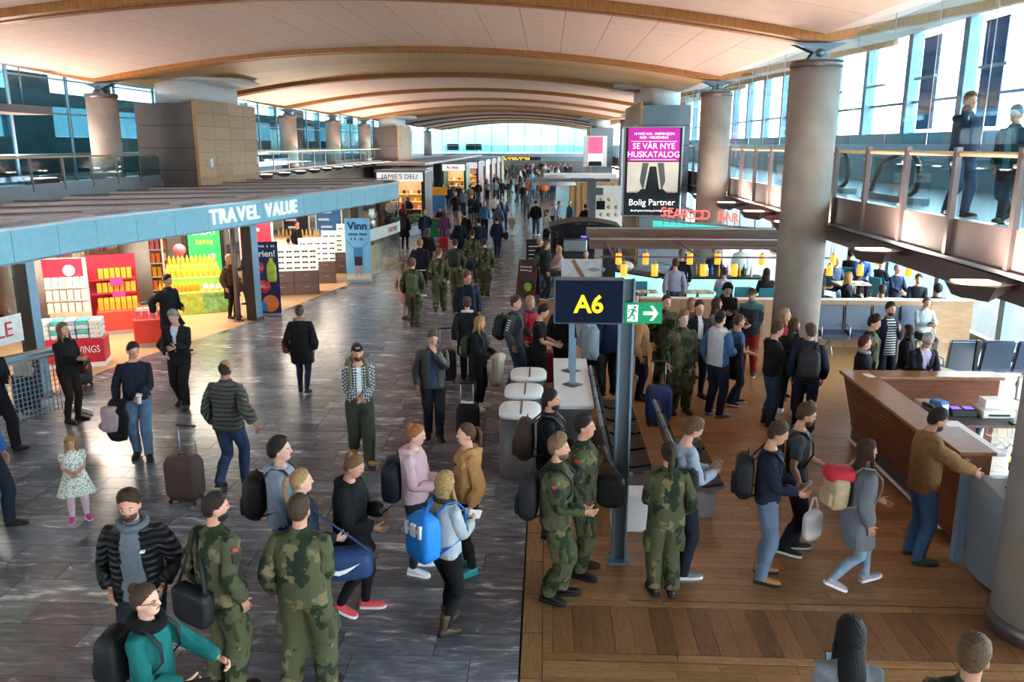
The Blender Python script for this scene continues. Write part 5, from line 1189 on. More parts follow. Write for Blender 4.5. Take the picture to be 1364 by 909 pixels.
# bottles and bowls on the bar
for i in range(16):
    x = 3.5+i*.15; o = MB().lathe([(.035, 0), (.04, .02), (.04, .2), (.014, .27), (.014, .33)], n=8).build('bar_bottle', (m_bl, m_yel, m_dgreen, m_white)[i % 4], None, (x, 23.03+.12*(i % 3), .99)); tag(o, 'small %s bottle on the dark seafood bar worktop' % ('blue', 'yellow', 'green', 'white')[i % 4], 'bottle', '%s bottles on the seafood bar' % ('blue', 'yellow', 'green', 'white')[i % 4])
p = (2.32, 24.0, .98); o = MB().sphere((0, 0, .15), 1, 12, 8, sc=(.25, .25, .155)).build('ice_bed', mat('ice_white', '#dfe6df', .5, 0, .3, 20), None, p); tag(o, 'heap of white ice and shellfish on the bar end', 'ice display')
# gate area seats: two-seaters with blue grey leather
m_seat = mat('blue_grey_leather', '#3d4a5e', .35, 0, .06, 12, .1, 60, .5)
def bench(x, y, n, rz, lab, m=m_seat, back=.6):
    t = empty('airport_seat_row', (x, y, 0), rz, lab, 'bench')
    for i in range(n):
        u = (i-(n-1)/2)*.62; MB().box((u, 0, .43), (.58, .52, .1), (R(4), 0, 0)).build('seat', m, t, bev=.03, seg=2); MB().box((u, .28, .74), (.58, .09, back), (R(-10), 0, 0)).build('backrest', m, t, bev=.03, seg=2)
    for i in range(n+1):
        u = (i-n/2)*.62; q = MB(); q.tube([(u, .22, .4), (u, .2, .64), (u, -.2, .64), (u, -.22, .4)], .018, 6); q.build('armrest', m_alu, t)
    MB().box((0, 0, .35), (n*.62, .08, .06)).build('beam', m_alu, t)
    for s in (-1, 1): q = MB(); q.tube([(s*n*.25, -.28, .01), (s*n*.25, -.05, .34), (s*n*.25, .28, .01)], .02, 6); q.build('leg', m_alu, t)
bench(DY(1165, 450, 18.3).x, 18.35, 4, 0, 'blue grey leather airport seats against the oak partition')
bench(G(1240, 500).x+.6, 15.6, 3, math.pi, 'second row of blue grey airport seats seen from behind near the glass screen')
# gate counter (L-shaped), worktop, clerk desk with machines
m_cw = wood('reddish_counter_wood', '#5a2f20', '#84492f', (1, 1, 8), .35, 4, perobj=.14); m_ct = wood('counter_top_wood', '#8a5a3c', '#a9774f', (1.2, 7, 1), .3, 4, perobj=.1)
gc = empty('gate_counter', (4.9, 10.8, 0), 0, 'angled boarding gate counter clad in reddish wood strips', 'counter')
def cw(n, a, b, m, bev=0.): return boxpart(n, ((a[0]+b[0])/2-4.9, (a[1]+b[1])/2-10.8, (a[2]+b[2])/2), [abs(q-p) for p, q in zip(a, b)], m, gc, bev=bev)
# slanted wood face: strips leaning out towards the top
for k in range(12):
    z0, z1 = .14+k*.078, .14+(k+1)*.078-.004; x0 = lambda z: 4.98-.24*z
    for j in range(3):
        ya, yb = 9.55+j*1.05, 9.55+(j+1)*1.05-.004
        MB().add([(x0(z0)-4.9, ya-10.8, z0), (x0(z0)-4.84, ya-10.8, z0), (x0(z1)-4.84, ya-10.8, z1), (x0(z1)-4.9, ya-10.8, z1), (x0(z0)-4.9, yb-10.8, z0), (x0(z0)-4.84, yb-10.8, z0), (x0(z1)-4.84, yb-10.8, z1), (x0(z1)-4.9, yb-10.8, z1)],
                 [(0, 1, 2, 3), (7, 6, 5, 4), (0, 3, 7, 4), (1, 5, 6, 2), (3, 2, 6, 7), (0, 4, 5, 1)]).build('wood_strip', m_cw, gc)
cw('plinth', (4.94, 8.9, 0), (5.2, 12.7, .14), m_steel); cw('inner_panel', (5.05, 9.55, .14), (5.12, 12.7, 1.05), m_gclad)
cw('front_worktop', (4.66, 9.9, 1.08), (5.12, 12.72, 1.13), m_ct, .008); cw('back_worktop', (5.13, 12.36, 1.08), (7.05, 12.72, 1.13), m_ct, .008); cw('back_panel', (5.13, 12.5, .0), (7.05, 12.62, 1.08), m_cw)
cw('foot_rail', (4.78, 9.3, .08), (4.81, 12.4, .11), m_white)
cw('raised_box_top', (4.72, 8.95, 1.16), (5.14, 9.85, 1.2), m_ct, .006); cw('raised_box', (4.76, 8.98, .14), (5.1, 9.82, 1.16), m_cw); cw('white_ledge', (5.14, 9.4, .98), (5.5, 10.6, 1.02), m_white)
dk_ = empty('clerk_desk', (6.2, 11.5, 0), 0, 'grey clerk desk on steel legs inside the gate counter', 'desk')
MB().box((0, 0, .76), (1.9, .75, .04)).build('desk_top', m_dclad, dk_, bev=.006); MB().box((-.75, -.1, .40), (.35, .5, .02)).build('lower_shelf', m_brw, dk_)
for x in (-.8, .1, .85): MB().cyl((x, 0, 0), (x, 0, .74), .05).build('desk_leg', m_alu, dk_)
q = MB(); rr = random.Random(5)
for i in range(9): q.tube([(.3+.08*i, .1, .74), (.2+.1*i+rr.uniform(-.1, .1), .05, .5), (.4+rr.uniform(-.2, .3), 0, .32+rr.uniform(-.1, .1)), (.5+.06*i, .1, .2)], .006, 5)
q.build('cable_loops', m_alu, dk_)
def gadget(name, x, y, z, dims, m, label, cat, rz=0, extra=None):
    t = empty(name, (x, y, z), rz, label, cat); MB().box((0, 0, dims[2]/2), dims).build('housing', m, t, bev=min(dims)*.12)
    if extra: extra(t)
    return t
gadget('card_terminal', 5.75, 11.65, .78, (.18, .22, .2), m_bl, 'small blue and white card reader on the clerk desk', 'card reader', .4, lambda t: MB().box((0, -.115, .1), (.12, .01, .12)).build('reader_screen', m_white, t))
gadget('boarding_pass_reader', 6.05, 11.6, .78, (.36, .24, .1), m_dk, 'black boarding pass reader with two violet lights', 'reader', 0, lambda t: [MB().box((s*.09, -.0, .105), (.12, .1, .012)).build('violet_light', mat('violet_light', '#7a5ad8', .4, emit='#7a5ad8', estr=1.0), t) for s in (-1, 1)])
gadget('ticket_printer', 6.5, 11.6, .78, (.46, .36, .12), m_shelf, 'cream ticket printer with a stack of paper cards', 'printer', 0, lambda t: [MB().box((0, .05, .18), (.28, .2, .12)).build('paper_stack', m_cream, t), MB().box((0, -.185, .05), (.3, .01, .03)).build('paper_slot', m_dk, t)])
t = gadget('monitor', 6.95, 11.4, .78, (.26, .2, .03), m_dk, 'flat monitor with pale screen on the clerk desk', 'monitor', -.3, lambda t: [MB().box((0, 0, .2), (.05, .04, .36)).build('stand', m_dk, t), MB().box((0, 0, .45), (.5, .04, .36)).build('screen_housing', m_alu, t), MB().box((0, -.022, .45), (.46, .01, .32)).build('screen', mat('pale_screen', '#c6d6e4', .3, emit='#c6d6e4', estr=.4), t)])
gadget('keyboard', 6.75, 11.2, .78, (.4, .15, .025), m_dk, 'black keyboard beside the ticket printer', 'keyboard')
gadget('telephone', 5.3, 11.0, 1.0, (.2, .2, .07), m_dk, 'dark desk telephone with handset inside the counter', 'telephone', .3, lambda t: MB().box((0, .02, .1), (.05, .2, .05)).build('handset', m_black, t, bev=.01))
gadget('notepad', 5.45, 11.3, .78, (.3, .2, .015), m_white, 'white notepad lying on the clerk desk', 'notepad', .4)
gadget('paper_sheet', 5.0, 12.4, 1.13, (.12, .2, .004), m_white, 'white paper sheet lying on the counter corner', 'paper', .2)
gadget('cardboard_tray', 5.75, 11.95, .78, (.36, .2, .1), m_bwall, 'beige tray at the back of the clerk desk', 'tray')
# grey boarding scanner
t = empty('boarding_scanner', (4.98, 8.25, 0), R(0), 'grey rounded boarding pass scanner pillar beside the thick column', 'scanner')
q = MB(); q.rings([[(x, y, z) for x, y, _ in ell(0, 0, 0, .34*k, .42*k, 24, .6)] for z, k in ((.02, .86), (.08, .92), (.55, .98), (.56, 1.0), (1.0, 1.02), (1.05, .98))]); q.build('scanner_body', m_gclad, t)
MB().box((-.05, -.05, 1.065), (.42, .5, .03), (R(6), 0, 0)).build('scanner_top', m_alu, t, bev=.01); MB().box((-.02, -.1, 1.085), (.22, .16, .012), (R(6), 0, 0)).build('scanner_glass', m_black, t); MB().box((-.3, .42, .55), (.1, .1, 1.1)).build('guide_post', m_blueframe, t)
# glass divider posts behind the counter
t = empty('glass_divider', (7.0, 14.4, 0), 0, 'clear glass divider between dark posts behind the gate counter', 'divider')
for x in (-.45, .65): MB().box((x, 0, .62), (.06, .06, 1.24)).build('post', m_black, t)
MB().box((.1, 0, .75), (1.04, .015, .9)).build('pane', m_gclear, t)
t = empty('folding_sign', (6.5, 13.4, 0), .5, 'pale folded panel leaning by a beige box behind the counter', 'panel'); MB().box((0, 0, .6), (.7, .04, .8), (R(-35), 0, 0)).build('sloped_panel', mat('pale_blue_panel', '#b8c4cf', .4), t); MB().box((.45, .25, .42), (.4, .5, .84)).build('beige_box', m_bwall, t)
# ---------------------------------------------------------------- white service counter, bins, black seats
t = empty('service_table', (.43, 12.6, 0), 0, 'long white topped service counter with steel sign posts', 'counter'); MB().box((0, 0, .92), (.58, 2.7, .06)).build('counter_top', m_white, t, bev=.01); MB().box((0, 0, .44), (.5, 2.6, .88)).build('counter_body', m_gclad, t)
for y, hh in ((-.3, .75), (.5, 1.2)):
    MB().box((.0, y, .95+hh/2), (.09, .09, hh)).build('steel_post', m_blueframe, t); MB().lathe([(.16, 0), (.16, .02), (.05, .04)], n=4).build('post_plate', m_steel, t, (0, y, .95))
for (x, y, w) in ((-.27, 12.92, 'standing by the red suitcase'), (-.32, 11.99, 'between its two neighbours'), (-.35, 11.07, 'beside the man with the brown rucksack')):
    t = empty('waste_bin', (x, y, 0), 0, 'grey waste bin with white rounded lid, %s' % w, 'bin'); MB().rings([[(a, b, z) for a, b, _ in ell(0, 0, 0, .29*k, .33*k, 24, .6)] for z, k in ((0, .95), (.04, 1), (.9, 1))]).build('bin_body', m_dclad, t)
    MB().rings([[(a, b, z) for a, b, _ in ell(0, 0, 0, .29*k, .33*k, 24, .6)] for z, k in ((.9, 1.03), (.95, 1.03), (.975, .96), (.98, .5))]).build('bin_lid', m_white, t); MB().box((.02, 0, .983), (.025, .6, .012)).build('slot', m_brw, t); MB().box((.295, 0, .5), (.01, .06, .9)).build('wood_stripe', m_ct, t)
def black_seats(x, y, n, lab):
    t = empty('beam_seating', (x, y, 0), 0, lab, 'seat row')
    for i in range(n):
        v = i*.62
        prof = [(.3, .45), (.08, .41), (-.1, .42), (-.2, .47), (-.25, .62), (-.29, .82), (-.34, 1.0), (-.37, 1.02)]; th = []
        for j, (x_, z_) in enumerate(prof):
            a_, b_ = prof[max(j-1, 0)], prof[min(j+1, len(prof)-1)]; tx, tz = b_[0]-a_[0], b_[1]-a_[1]; L_ = math.hypot(tx, tz); th.append((tz/L_*.03, -tx/L_*.03))
        q = MB(); q.rings([[(x_, v-.28, z_), (x_, v+.28, z_), (x_-nx*1.4, v+.28, z_-nz*1.4), (x_-nx*1.4, v-.28, z_-nz*1.4)] for (x_, z_), (nx, nz) in zip(prof, th)], sm=False); q.build('seat_shell', mat('seat_shell_grey', '#6a6f78', .4), t)
        q = MB(); q.rings([[(x_+nx*.1, v-.255, z_+nz*.1), (x_+nx*.1, v+.255, z_+nz*.1), (x_+nx*1.2, v+.255, z_+nz*1.2), (x_+nx*1.2, v-.255, z_+nz*1.2)] for (x_, z_), (nx, nz) in list(zip(prof, th))[:-1]], sm=False); q.build('cushion', m_black, t)
        if i % 2: q = MB(); q.tube([(.22, v+.31, .42), (.22, v+.31, .62), (-.2, v+.31, .62), (-.2, v+.31, .45)], .018, 6, flat=.7); q.build('armrest', m_ct, t)
    MB().box((0, (n-1)*.31, .34), (.1, n*.62+.2, .08)).build('beam', m_alu, t)
    for v in (-.2, (n-1)*.62+.2): MB().box((0, v, .16), (.4, .06, .32)).build('leg', m_alu, t)
    return t
black_seats(1.12, 10.5, 5, 'row of black shell seats backing on the white counter')
t = black_seats(1.95, 9.9, 3, 'second row of black seats with wooden armrests facing the first')
t = empty('white_bench_end', (1.28, 9.35, 0), 0, 'white boxed bench end with a round keyhole next to the sign post', 'bench end'); MB().box((0, 0, .25), (.9, .3, .5)).build('box_body', m_white, t, bev=.02); MB().lathe([(.035, 0), (.035, .012)]).build('keyhole', m_black, t, (.05, -.155, .38), (R(90), 0, 0))
# ---------------------------------------------------------------- A6 gate sign and exit sign
PY = 8.53; zt_ = DY(826, 372, PY).z; pX = G(820, 746).x
t = empty('gate_sign', (pX, PY, 0), 0, 'navy gate sign with yellow A6 on a tall steel H-section post', 'sign')
MB().box((-.04, 0, zt_/2), (.02, .15, zt_)).build('post_flange', m_blueframe, t); MB().box((.1, 0, zt_/2), (.02, .15, zt_)).build('post_flange', m_blueframe, t); MB().box((.03, 0, zt_/2), (.14, .02, zt_)).build('post_web', m_steel, t); MB().box((.03, 0, .012), (.26, .26, .024)).build('base_plate', m_blueframe, t)
for sx in (-1, 1):
    for sy in (-1, 1): MB().cyl((.03+sx*.1, sy*.1, .02), (.03+sx*.1, sy*.1, .04), .012, 6).build('bolt', m_steel, t)
a, b = DY(738, 370, PY-.1), DY(830, 431, PY-.1); w, h = b.x-a.x, a.z-b.z; cx, cz = (a.x+b.x)/2-pX, (a.z+b.z)/2
MB().box((cx, -.1, cz), (w, .12, h)).build('sign_case', m_steel, t, bev=.008); MB().box((cx, -.165, cz), (w-.035, .012, h-.035)).build('sign_face', mat('sign_navy', '#0a1730', .6, spec=.15), t)
text('sign_text', 'A6', h*.54, mat('sign_yellow', '#ffd21f', .4, emit='#ffcc10', estr=.5), (cx, -.174, cz-h*.07), (R(90), 0, 0), t, .002, bold=.006)
a, b = DY(832, 403, PY-.1), DY(881, 431, PY-.1); w, h = b.x-a.x, a.z-b.z
t = empty('exit_sign', ((a.x+b.x)/2, PY-.1, (a.z+b.z)/2), 0, 'green emergency exit sign with running figure and white arrow', 'sign'); m_ex = mat('exit_green', '#0f8a5a', .35, emit='#0f8a5a', estr=.25); m_ew = mat('exit_white', '#dff3e0', .4, emit='#dff3e0', estr=.35)
MB().box((0, 0, 0), (w, .03, h)).build('sign_plate', m_ex, t); MB().box((-w/2-.02, .08, h*.3), (.07, .12, .06)).build('bracket', m_steel, t)
MB().box((-w*.28, -.018, 0), (w*.28, .006, h*.8)).build('door_pictogram', m_ew, t)
q = MB(); u = h/10
def bar2(x0, z0, x1, z1, w_): q.bar((x0*u, -.026, z0*u), (x1*u, -.026, z1*u), .004, w_*u)
ox = -w*.28/u
q.sphere(((ox+.9)*u, -.026, 2.9*u), .65*u, 8, 6, sc=(1, .2, 1))
bar2(ox+.6, 2.1, ox-.5, -.3, 1.1); bar2(ox+.5, 1.8, ox+1.9, .5, .5); bar2(ox+.2, 1.9, ox-1.6, 1.7, .5); bar2(ox-1.6, 1.7, ox-2.0, .5, .5); bar2(ox-.5, -.3, ox+.9, -1.5, .7); bar2(ox+.9, -1.5, ox+.6, -3.4, .6); bar2(ox-.5, -.3, ox-1.5, -2.2, .7); bar2(ox-1.5, -2.2, ox-3.0, -2.6, .6)
q.build('running_figure', m_ex, t)
ax = w*.2
MB().box((ax-w*.05, -.018, 0), (w*.3, .006, h*.17)).build('arrow_shaft', m_ew, t)
q = MB()
for s in (-1, 1): q.add([(ax+w*.2, -.021, 0), (ax+w*.06, -.021, s*h*.36), (ax-w*.03, -.021, s*h*.36), (ax+w*.11, -.021, 0)], [(0, 1, 2, 3) if s > 0 else (3, 2, 1, 0)])
q.build('arrow_head', m_ew, t)
# ---------------------------------------------------------------- cafe zone mid right
p = G(712, 398); t = empty('sandwich_board', (G(704, 395).x, G(704, 395).y, 0), R(-20), 'dark maroon pavement board with a white sketch', 'sign board'); m_mar = mat('maroon_board', '#4a2a2c', .6)
for s in (-1, 1): MB().box((0, s*.16, .58), (.62, .04, 1.16), (R(s*14), 0, 0)).build('board_leaf', m_mar, t)
[marks('chalk_line', 6, .4, .05, m_white, (0, -.215-.02*i_, .95-.1*i_), t, i_) for i_ in range(2)]; MB().sphere((.1, -.3, .35), 1, 8, 6, sc=(.14, .01, .14)).build('painted_flower', m_gr, t)
a, b = DY(748, 345, 19.5), DY(800, 368, 19.5); w, h = b.x-a.x, 1.05; t = empty('photo_hoarding', ((a.x+b.x)/2, 19.5, 0), 0, 'pale photo hoarding with a brown diagonal strap', 'panel'); MB().box((0, 0, a.z/2), (w, .06, a.z)).build('panel', mat('hoarding_grey', '#b4b8be', .5), t); MB().bar((-.2, -.035, a.z-.02), (.15, -.035, a.z-.6), .01, .09).build('printed_strap', m_ct, t); MB().sphere((.3, -.02, a.z-.25), 1, 12, 8, sc=(.28, .012, .1)).build('printed_shape', m_gclad, t)
# coffee kiosk: curved dark canopy, machine, counter
kx, ky = 1.3, 28.6; t = empty('coffee_kiosk', (kx, ky, 0), 0, 'dark coffee kiosk with curved hood and violet lit machine', 'kiosk')
q = MB(); q.rings([[(x, y, 1.75+.28*math.cos(x/1.2*1.2)) for y in (-.9, .9)]+[(x, y, 1.82+.28*math.cos(x/1.2*1.2)) for y in (.9, -.9)] for x in np.linspace(-1.2, 1.2, 12)], sm=False); q.build('curved_hood', m_black, t)
MB().box((0, 0, .5), (2.3, 1.6, 1.0)).build('kiosk_counter', m_dk, t, bev=.02); MB().box((0, .75, 1.4), (2.2, .06, .9)).build('back_panel', m_black, t)
for s in (-1.12, 1.12): MB().box((s, -.6, 1.35), (.06, .06, .9)).build('hood_post', m_dk, t)
MB().box((-.3, -.2, 1.22), (.8, .5, .42)).build('espresso_machine', m_alu, t, bev=.03); MB().box((.35, -.1, 1.5), (.9, .1, .05)).build('violet_strip', mat('violet_light'), t)
for i in range(5): MB().box((-1.0+.07, -.4+i*.01, 1.1+i*.14), (.06, .6, .02)).build('side_slat', m_brw, t)
t = empty('menu_board', (-.3, 28.6, 0), R(8), 'black standing menu board beside the coffee kiosk', 'menu board'); MB().box((0, 0, .7), (.8, .06, 1.4)).build('board', m_black, t); [MB().box((-.1, -.035, 1.15-i*.14), (.45, .005, .03)).build('chalk_line', m_white, t) for i in range(6)]
t = empty('umbrella_lamp', (.45, 45, 0), 0, 'large grey dome lamp on a post above the cafe tables', 'lamp'); MB().cyl((0, 0, 0), (0, 0, 2.5), .06).build('post', m_gclad, t); MB().lathe([(1.15, 2.5), (1.0, 2.72), (.7, 2.9), (.3, 3.0), (.02, 3.02)], n=24, cap=False).build('dome', mat('dome_grey', '#b9bec3', .4, .2), t)
t = empty('direction_post', (1.85, 34, 0), 0, 'blue grey wayfinding post with a black pictogram sign', 'sign post'); MB().box((0, 0, 1.6), (.3, .2, 3.2)).build('post', m_blueframe, t); MB().box((.35, -.05, 2.2), (.35, .06, .35)).build('pictogram_plate', m_black, t); MB().box((.3, 0, 2.75), (.3, .1, .3)).build('arm', m_blueframe, t); MB().box((0, -.1, 3.2), (3.4, .3, .12)).build('top_arm', m_gclad, t, (-1.0, 0, 0))
for i, (x, y) in enumerate(((1.4, 48), (2.6, 44), (3.2, 55))):
    t = empty('cafe_wall', (x+1.2, y, 0), 0, ('tall slatted oak cafe screen', 'cream cafe wall with dark bottles on a shelf', 'pale cafe front with round plates on the wall')[i], 'partition'); MB().box((0, 0, 1.25), (2.6, .15, 2.5)).build('wall_panel', (m_wclad, m_shelf, m_cream)[i], t)
    for k in range(8): MB().box((-1.2+k*.34, -.12, 1.25), (.08, .08, 2.4)).build('slat', m_wclad, t) if i == 0 else MB().lathe([(.11, 0), (.11, .02)]).build('wall_disc', m_bwall, t, (-.9+(k % 3)*.4, -.08, 1.0+.4*(k//3)), (R(90), 0, 0))
t = empty('white_canopy', (2.0, 52, 2.75), 0, 'flat white cafe canopy with lit edge far along the right side', 'canopy'); MB().box((0, 0, 0), (4.4, 3, .2)).build('canopy_slab', m_white, t); MB().box((0, -1.4, -1.42), (.15, .15, 2.66)).build('canopy_post', m_alu, t)
for i in range(5): x, y = 1.2+(i % 2)*1.2, 32.5+i*2.4; table(x, y, .7, .7, 'small round cafe table on the right past the kiosk'); chair(x+.6, y, -math.pi/2, 'dark cafe chair past the coffee kiosk', 'dark cafe chairs', m_dk); chair(x-.6, y, math.pi/2, 'dark cafe chair past the coffee kiosk', 'dark cafe chairs', m_dk)
# ---------------------------------------------------------------- right gallery things
m_banner = mat('blue_banner', '#3f6fa8', .6, 0, .2, 1.5)
for i, k in enumerate((3.5, 4.5, 8.5)):
    t = empty('window_banner', (WIN-.25, 19.3-3.13*1.0+3.13*(k-2.5)+.4, 5.0), 0, 'tall blue printed banner hanging in the gallery window', 'banner', 'blue banners in the gallery window'); MB().box((0, 0, 1.15), (.02, .95, 2.3)).build('banner_sheet', m_banner, t); MB().box((0, 0, 2.32), (.04, 1.0, .04)).build('banner_bar', m_dsteel, t); [MB().cyl((0, s, 2.33), (0, s, 2.62), .008, 5).build('banner_cord', m_alu, t) for s in (-.4, .4)]; MB().box((-.012, 0, .6), (.006, .7, .3)).build('printed_shape', m_gclad, t)
for i in range(6):
    t = empty('hanging_shelf_lamp', (WIN-1.0, 15+i*3.13, 6.2), 0, 'slim grey hanging light bar in front of the gallery windows', 'lamp', 'hanging light bars in the gallery'); MB().box((0, 0, 0), (.12, 1.1, .06)).build('light_bar', m_alu, t); [MB().cyl((0, s, .03), (0, s, ceil_z(WIN-1)-6.2), .006, 5).build('hanger', m_alu, t) for s in (-.4, .4)]
for (yy, lab) in ((19.9, 'black looped escalator handrail next to the concrete column on the gallery'), (16.2, 'black looped escalator handrail at the gallery landing')):
    t = empty('escalator_handrail', (7.0, yy, MEZ), 0, lab, 'escalator'); q = MB(); q.tube([(0, 2.2, .0), (0, 1.6, .75), (0, .6, .95), (0, .15, .92), (0, -.12, .75), (0, -.2, .5), (0, -.1, .25), (0, .2, .12), (0, .6, .1)], .05, 8); q.build('handrail', m_black, t); MB().box((0, 1.0, .45), (.03, 1.9, .75)).build('glass_side', m_grail, t); MB().box((0, .9, .06), (.3, 2.6, .12)).build('skirt', m_gclad, t)
# uplighters under the gallery edge
m_hot = mat('uplight_glow', '#fff2dd', .4, emit='#ffe2b8', estr=4)
def uplight(x, y, z, side, power, grp, lab):
    t = empty('uplighter', (x, y, z), 0, lab, 'lamp', grp); s = side
    prof = [(0, .0), (.12, -.16), (.4, -.2), (.75, -.06), (.8, .0)]
    q = MB(); rg = []
    for u, zz in prof: hw = .3*math.sin(math.pi*min(.97, max(.06, (u+.02)/.86)))+.05; rg.append([(-s*(.75-u)-0, -hw, 0.0), (-s*(.75-u), -hw*.6, zz), (-s*(.75-u), hw*.6, zz), (-s*(.75-u), hw, 0.0)])
    q.rings(rg, sm=False); q.build('bowl', m_dsteel, t); MB().box((-s*.42, 0, .012), (.45, .3, .012)).build('lamp_glass', m_hot, t); ax0, ax1 = (-.04, .12) if s > 0 else (.04, -.33); MB().box(((ax0+ax1)/2, 0, -.04), (abs(ax1-ax0), .1, .1)).build('arm', m_dsteel, t)
    l = area_light('uplight_lamp', (-s*.42, 0, .03), (math.pi, 0, 0), .45, .4, power, (1, .80, .66)); l.parent = t
for yy in (10.0, 13.2, 18.0, 20.9, 24.1, 28.0, 42, 45.2, 48.4, 51.6, 58, 61.2, 64.4): uplight(BAL-.1, yy, 2.98, 1, 62, 'uplighters under the right gallery', 'brown bowl uplighter under the edge of the right gallery')
for k in range(12): uplight(XL+.9, 37+k*2.6, 3.3, -1, 62, 'uplighters along the left gallery', 'brown bowl uplighter along the left gallery edge')

for yy in (8.5, 13, 17.5, 21.5, 24.5):  # made-up box lamps, added only to brighten the left part of the ceiling
    t = empty('ceiling_fill_lamp', (-15.2, yy, MEZ-.08), 0, 'low box lamp added behind the left gallery railing to brighten the ceiling', 'lamp', 'added ceiling fill lamps on the left gallery'); MB().box((0, 0, .1), (.5, 1.0, .2)).build('housing', m_dsteel, t, bev=.02); MB().box((0, 0, .206), (.4, .9, .01)).build('lamp_glass', m_hot, t); l = area_light('uplight_lamp', (0, 0, .23), (math.pi, 0, 0), .4, .9, 130, (1, .80, .68)); l.parent = t

t = empty('departure_display', (-4.6, 109.4, 2.75), 0, 'dark information display with amber text under the far bridge', 'display'); MB().box((0, 0, .1), (7.5, .2, .5)).build('display_case', m_black, t); MB().box((0, .3, .36), (.2, .6, .1)).build('hanger', m_dsteel, t)
[marks('amber_text_line', 26, 5.5, .14, mat('amber_text', '#ffc23a', .4, emit='#ffb020', estr=1.5), (-.4, -.11, z_), t, 3+int(z_*50)) for z_ in (.18, .0)]
# ================================================================== bags and hand-held things
def posed(P, mb, name, m, root, bone='chest', sm=True):
    q = MB(); loc = root.location; q.v = [tuple(P.wp(bone, v)-loc) for v in mb.v]; q.f = mb.f; q.m = mb.m; q.smooth = [sm]*len(mb.f)
    return q.build(name, m, root)
def rbox(c, d, p=.45, n=20, rows=9, hard=False):
    """soft box: superellipse rings from bottom to top"""
    q = MB(); rg = []
    for i in range(rows):
        t = -1+2*i/(rows-1); k = ((1-abs(t)**9)**.22 if abs(t) < 1 else .8) if hard else ((1-abs(t)**4.5)**.36 if abs(t) < 1 else .45)
        rg.append([(c[0]+x, c[1]+y, c[2]+t*d[2]/2) for x, y, _ in ell(0, 0, 0, d[0]/2*k, d[1]/2*k, n, p)])
    return q.rings(rg)
def bag_mat(c): return mat('bag_'+c.lstrip('#'), c, .6, 0, .12, 12, .2, 50)
def backpack(P, col, label, size=(.31, .17, .46), z=1.22, y=.0, pocket=True, col2=None, off=.0, one=False, x=0.):
    yc = .15+off+size[1]/2+y; o = P.wp('chest', (x, yc, z)); t = empty('backpack', o, 0, label, 'backpack'); m = bag_mat(col); m2 = bag_mat(col2 or col)
    posed(P, rbox((x, yc, z), size), 'pack_body', m, t)
    if pocket: posed(P, rbox((x, yc+size[1]*.5, z-size[2]*.17), (size[0]*.75, .07, size[2]*.45)), 'front_pocket', m2, t)
    q = MB(); q.tube([(x-.03, yc-.02, z+size[2]*.48), (x-.03, yc-.03, z+size[2]*.48+.05), (x+.03, yc-.03, z+size[2]*.48+.05), (x+.03, yc-.02, z+size[2]*.48)], .008, 6); posed(P, q, 'top_handle', m, t)
    for s in ((-1,) if one else (-1, 1)):
        a = off; q = MB(); q.tube([(s*.075, yc-size[1]*.4, z+size[2]*.42), (s*.105, .06+a*.3, 1.515+a*.4), (s*.115, -.05-a*.2, 1.50+a*.4), (s*.125, -.135-a, 1.40), (s*.13, -.145-a, 1.27), (s*.165+s*a, -.06, 1.13), (s*.13, yc-size[1]*.4, z-size[2]*.35)], .022, 6, flat=.35); posed(P, q, 'shoulder_strap', m, t)
    return t
def sidebag(P, col, label, at, dims, rz, shoulder=None, name='shoulder_bag', cat='bag', dz=0., flap=True, strapw=.018, handles=False):
    """bag hanging at a body point (rest coordinates on the chest), strap up to a shoulder point"""
    o = P.wp('chest', at); t = empty(name, o, R(P.face)+rz, label, cat); m = bag_mat(col)
    rbox((0, 0, 0), dims, .4, hard=flap).build('bag_body', m, t)
    if flap: MB().box((0, -dims[1]*.5, dims[2]*.18), (dims[0]*.9, .014, dims[2]*.55)).build('flap', m, t, bev=.005)
    if shoulder is not None:
        s = P.wp('chest', shoulder)-o; Rm = Matrix.Rotation(-(R(P.face)+rz), 3, 'Z'); s = Rm @ s; q = MB()
        for sx in (-1, 1): q.tube([(sx*dims[0]*.42, 0, dims[2]*.4), tuple(Vector((sx*dims[0]*.42, 0, dims[2]*.4)).lerp(s, .5)), tuple(s)], strapw, 6, flat=.35)
        q.build('shoulder_strap', m, t)
    if handles: q = MB(); q.tube([(-dims[0]*.22, 0, dims[2]*.42), (-dims[0]*.18, 0, dims[2]*.42+.14), (dims[0]*.18, 0, dims[2]*.42+.14), (dims[0]*.22, 0, dims[2]*.42)], .012, 6); q.build('carry_handle', m, t)
    return t
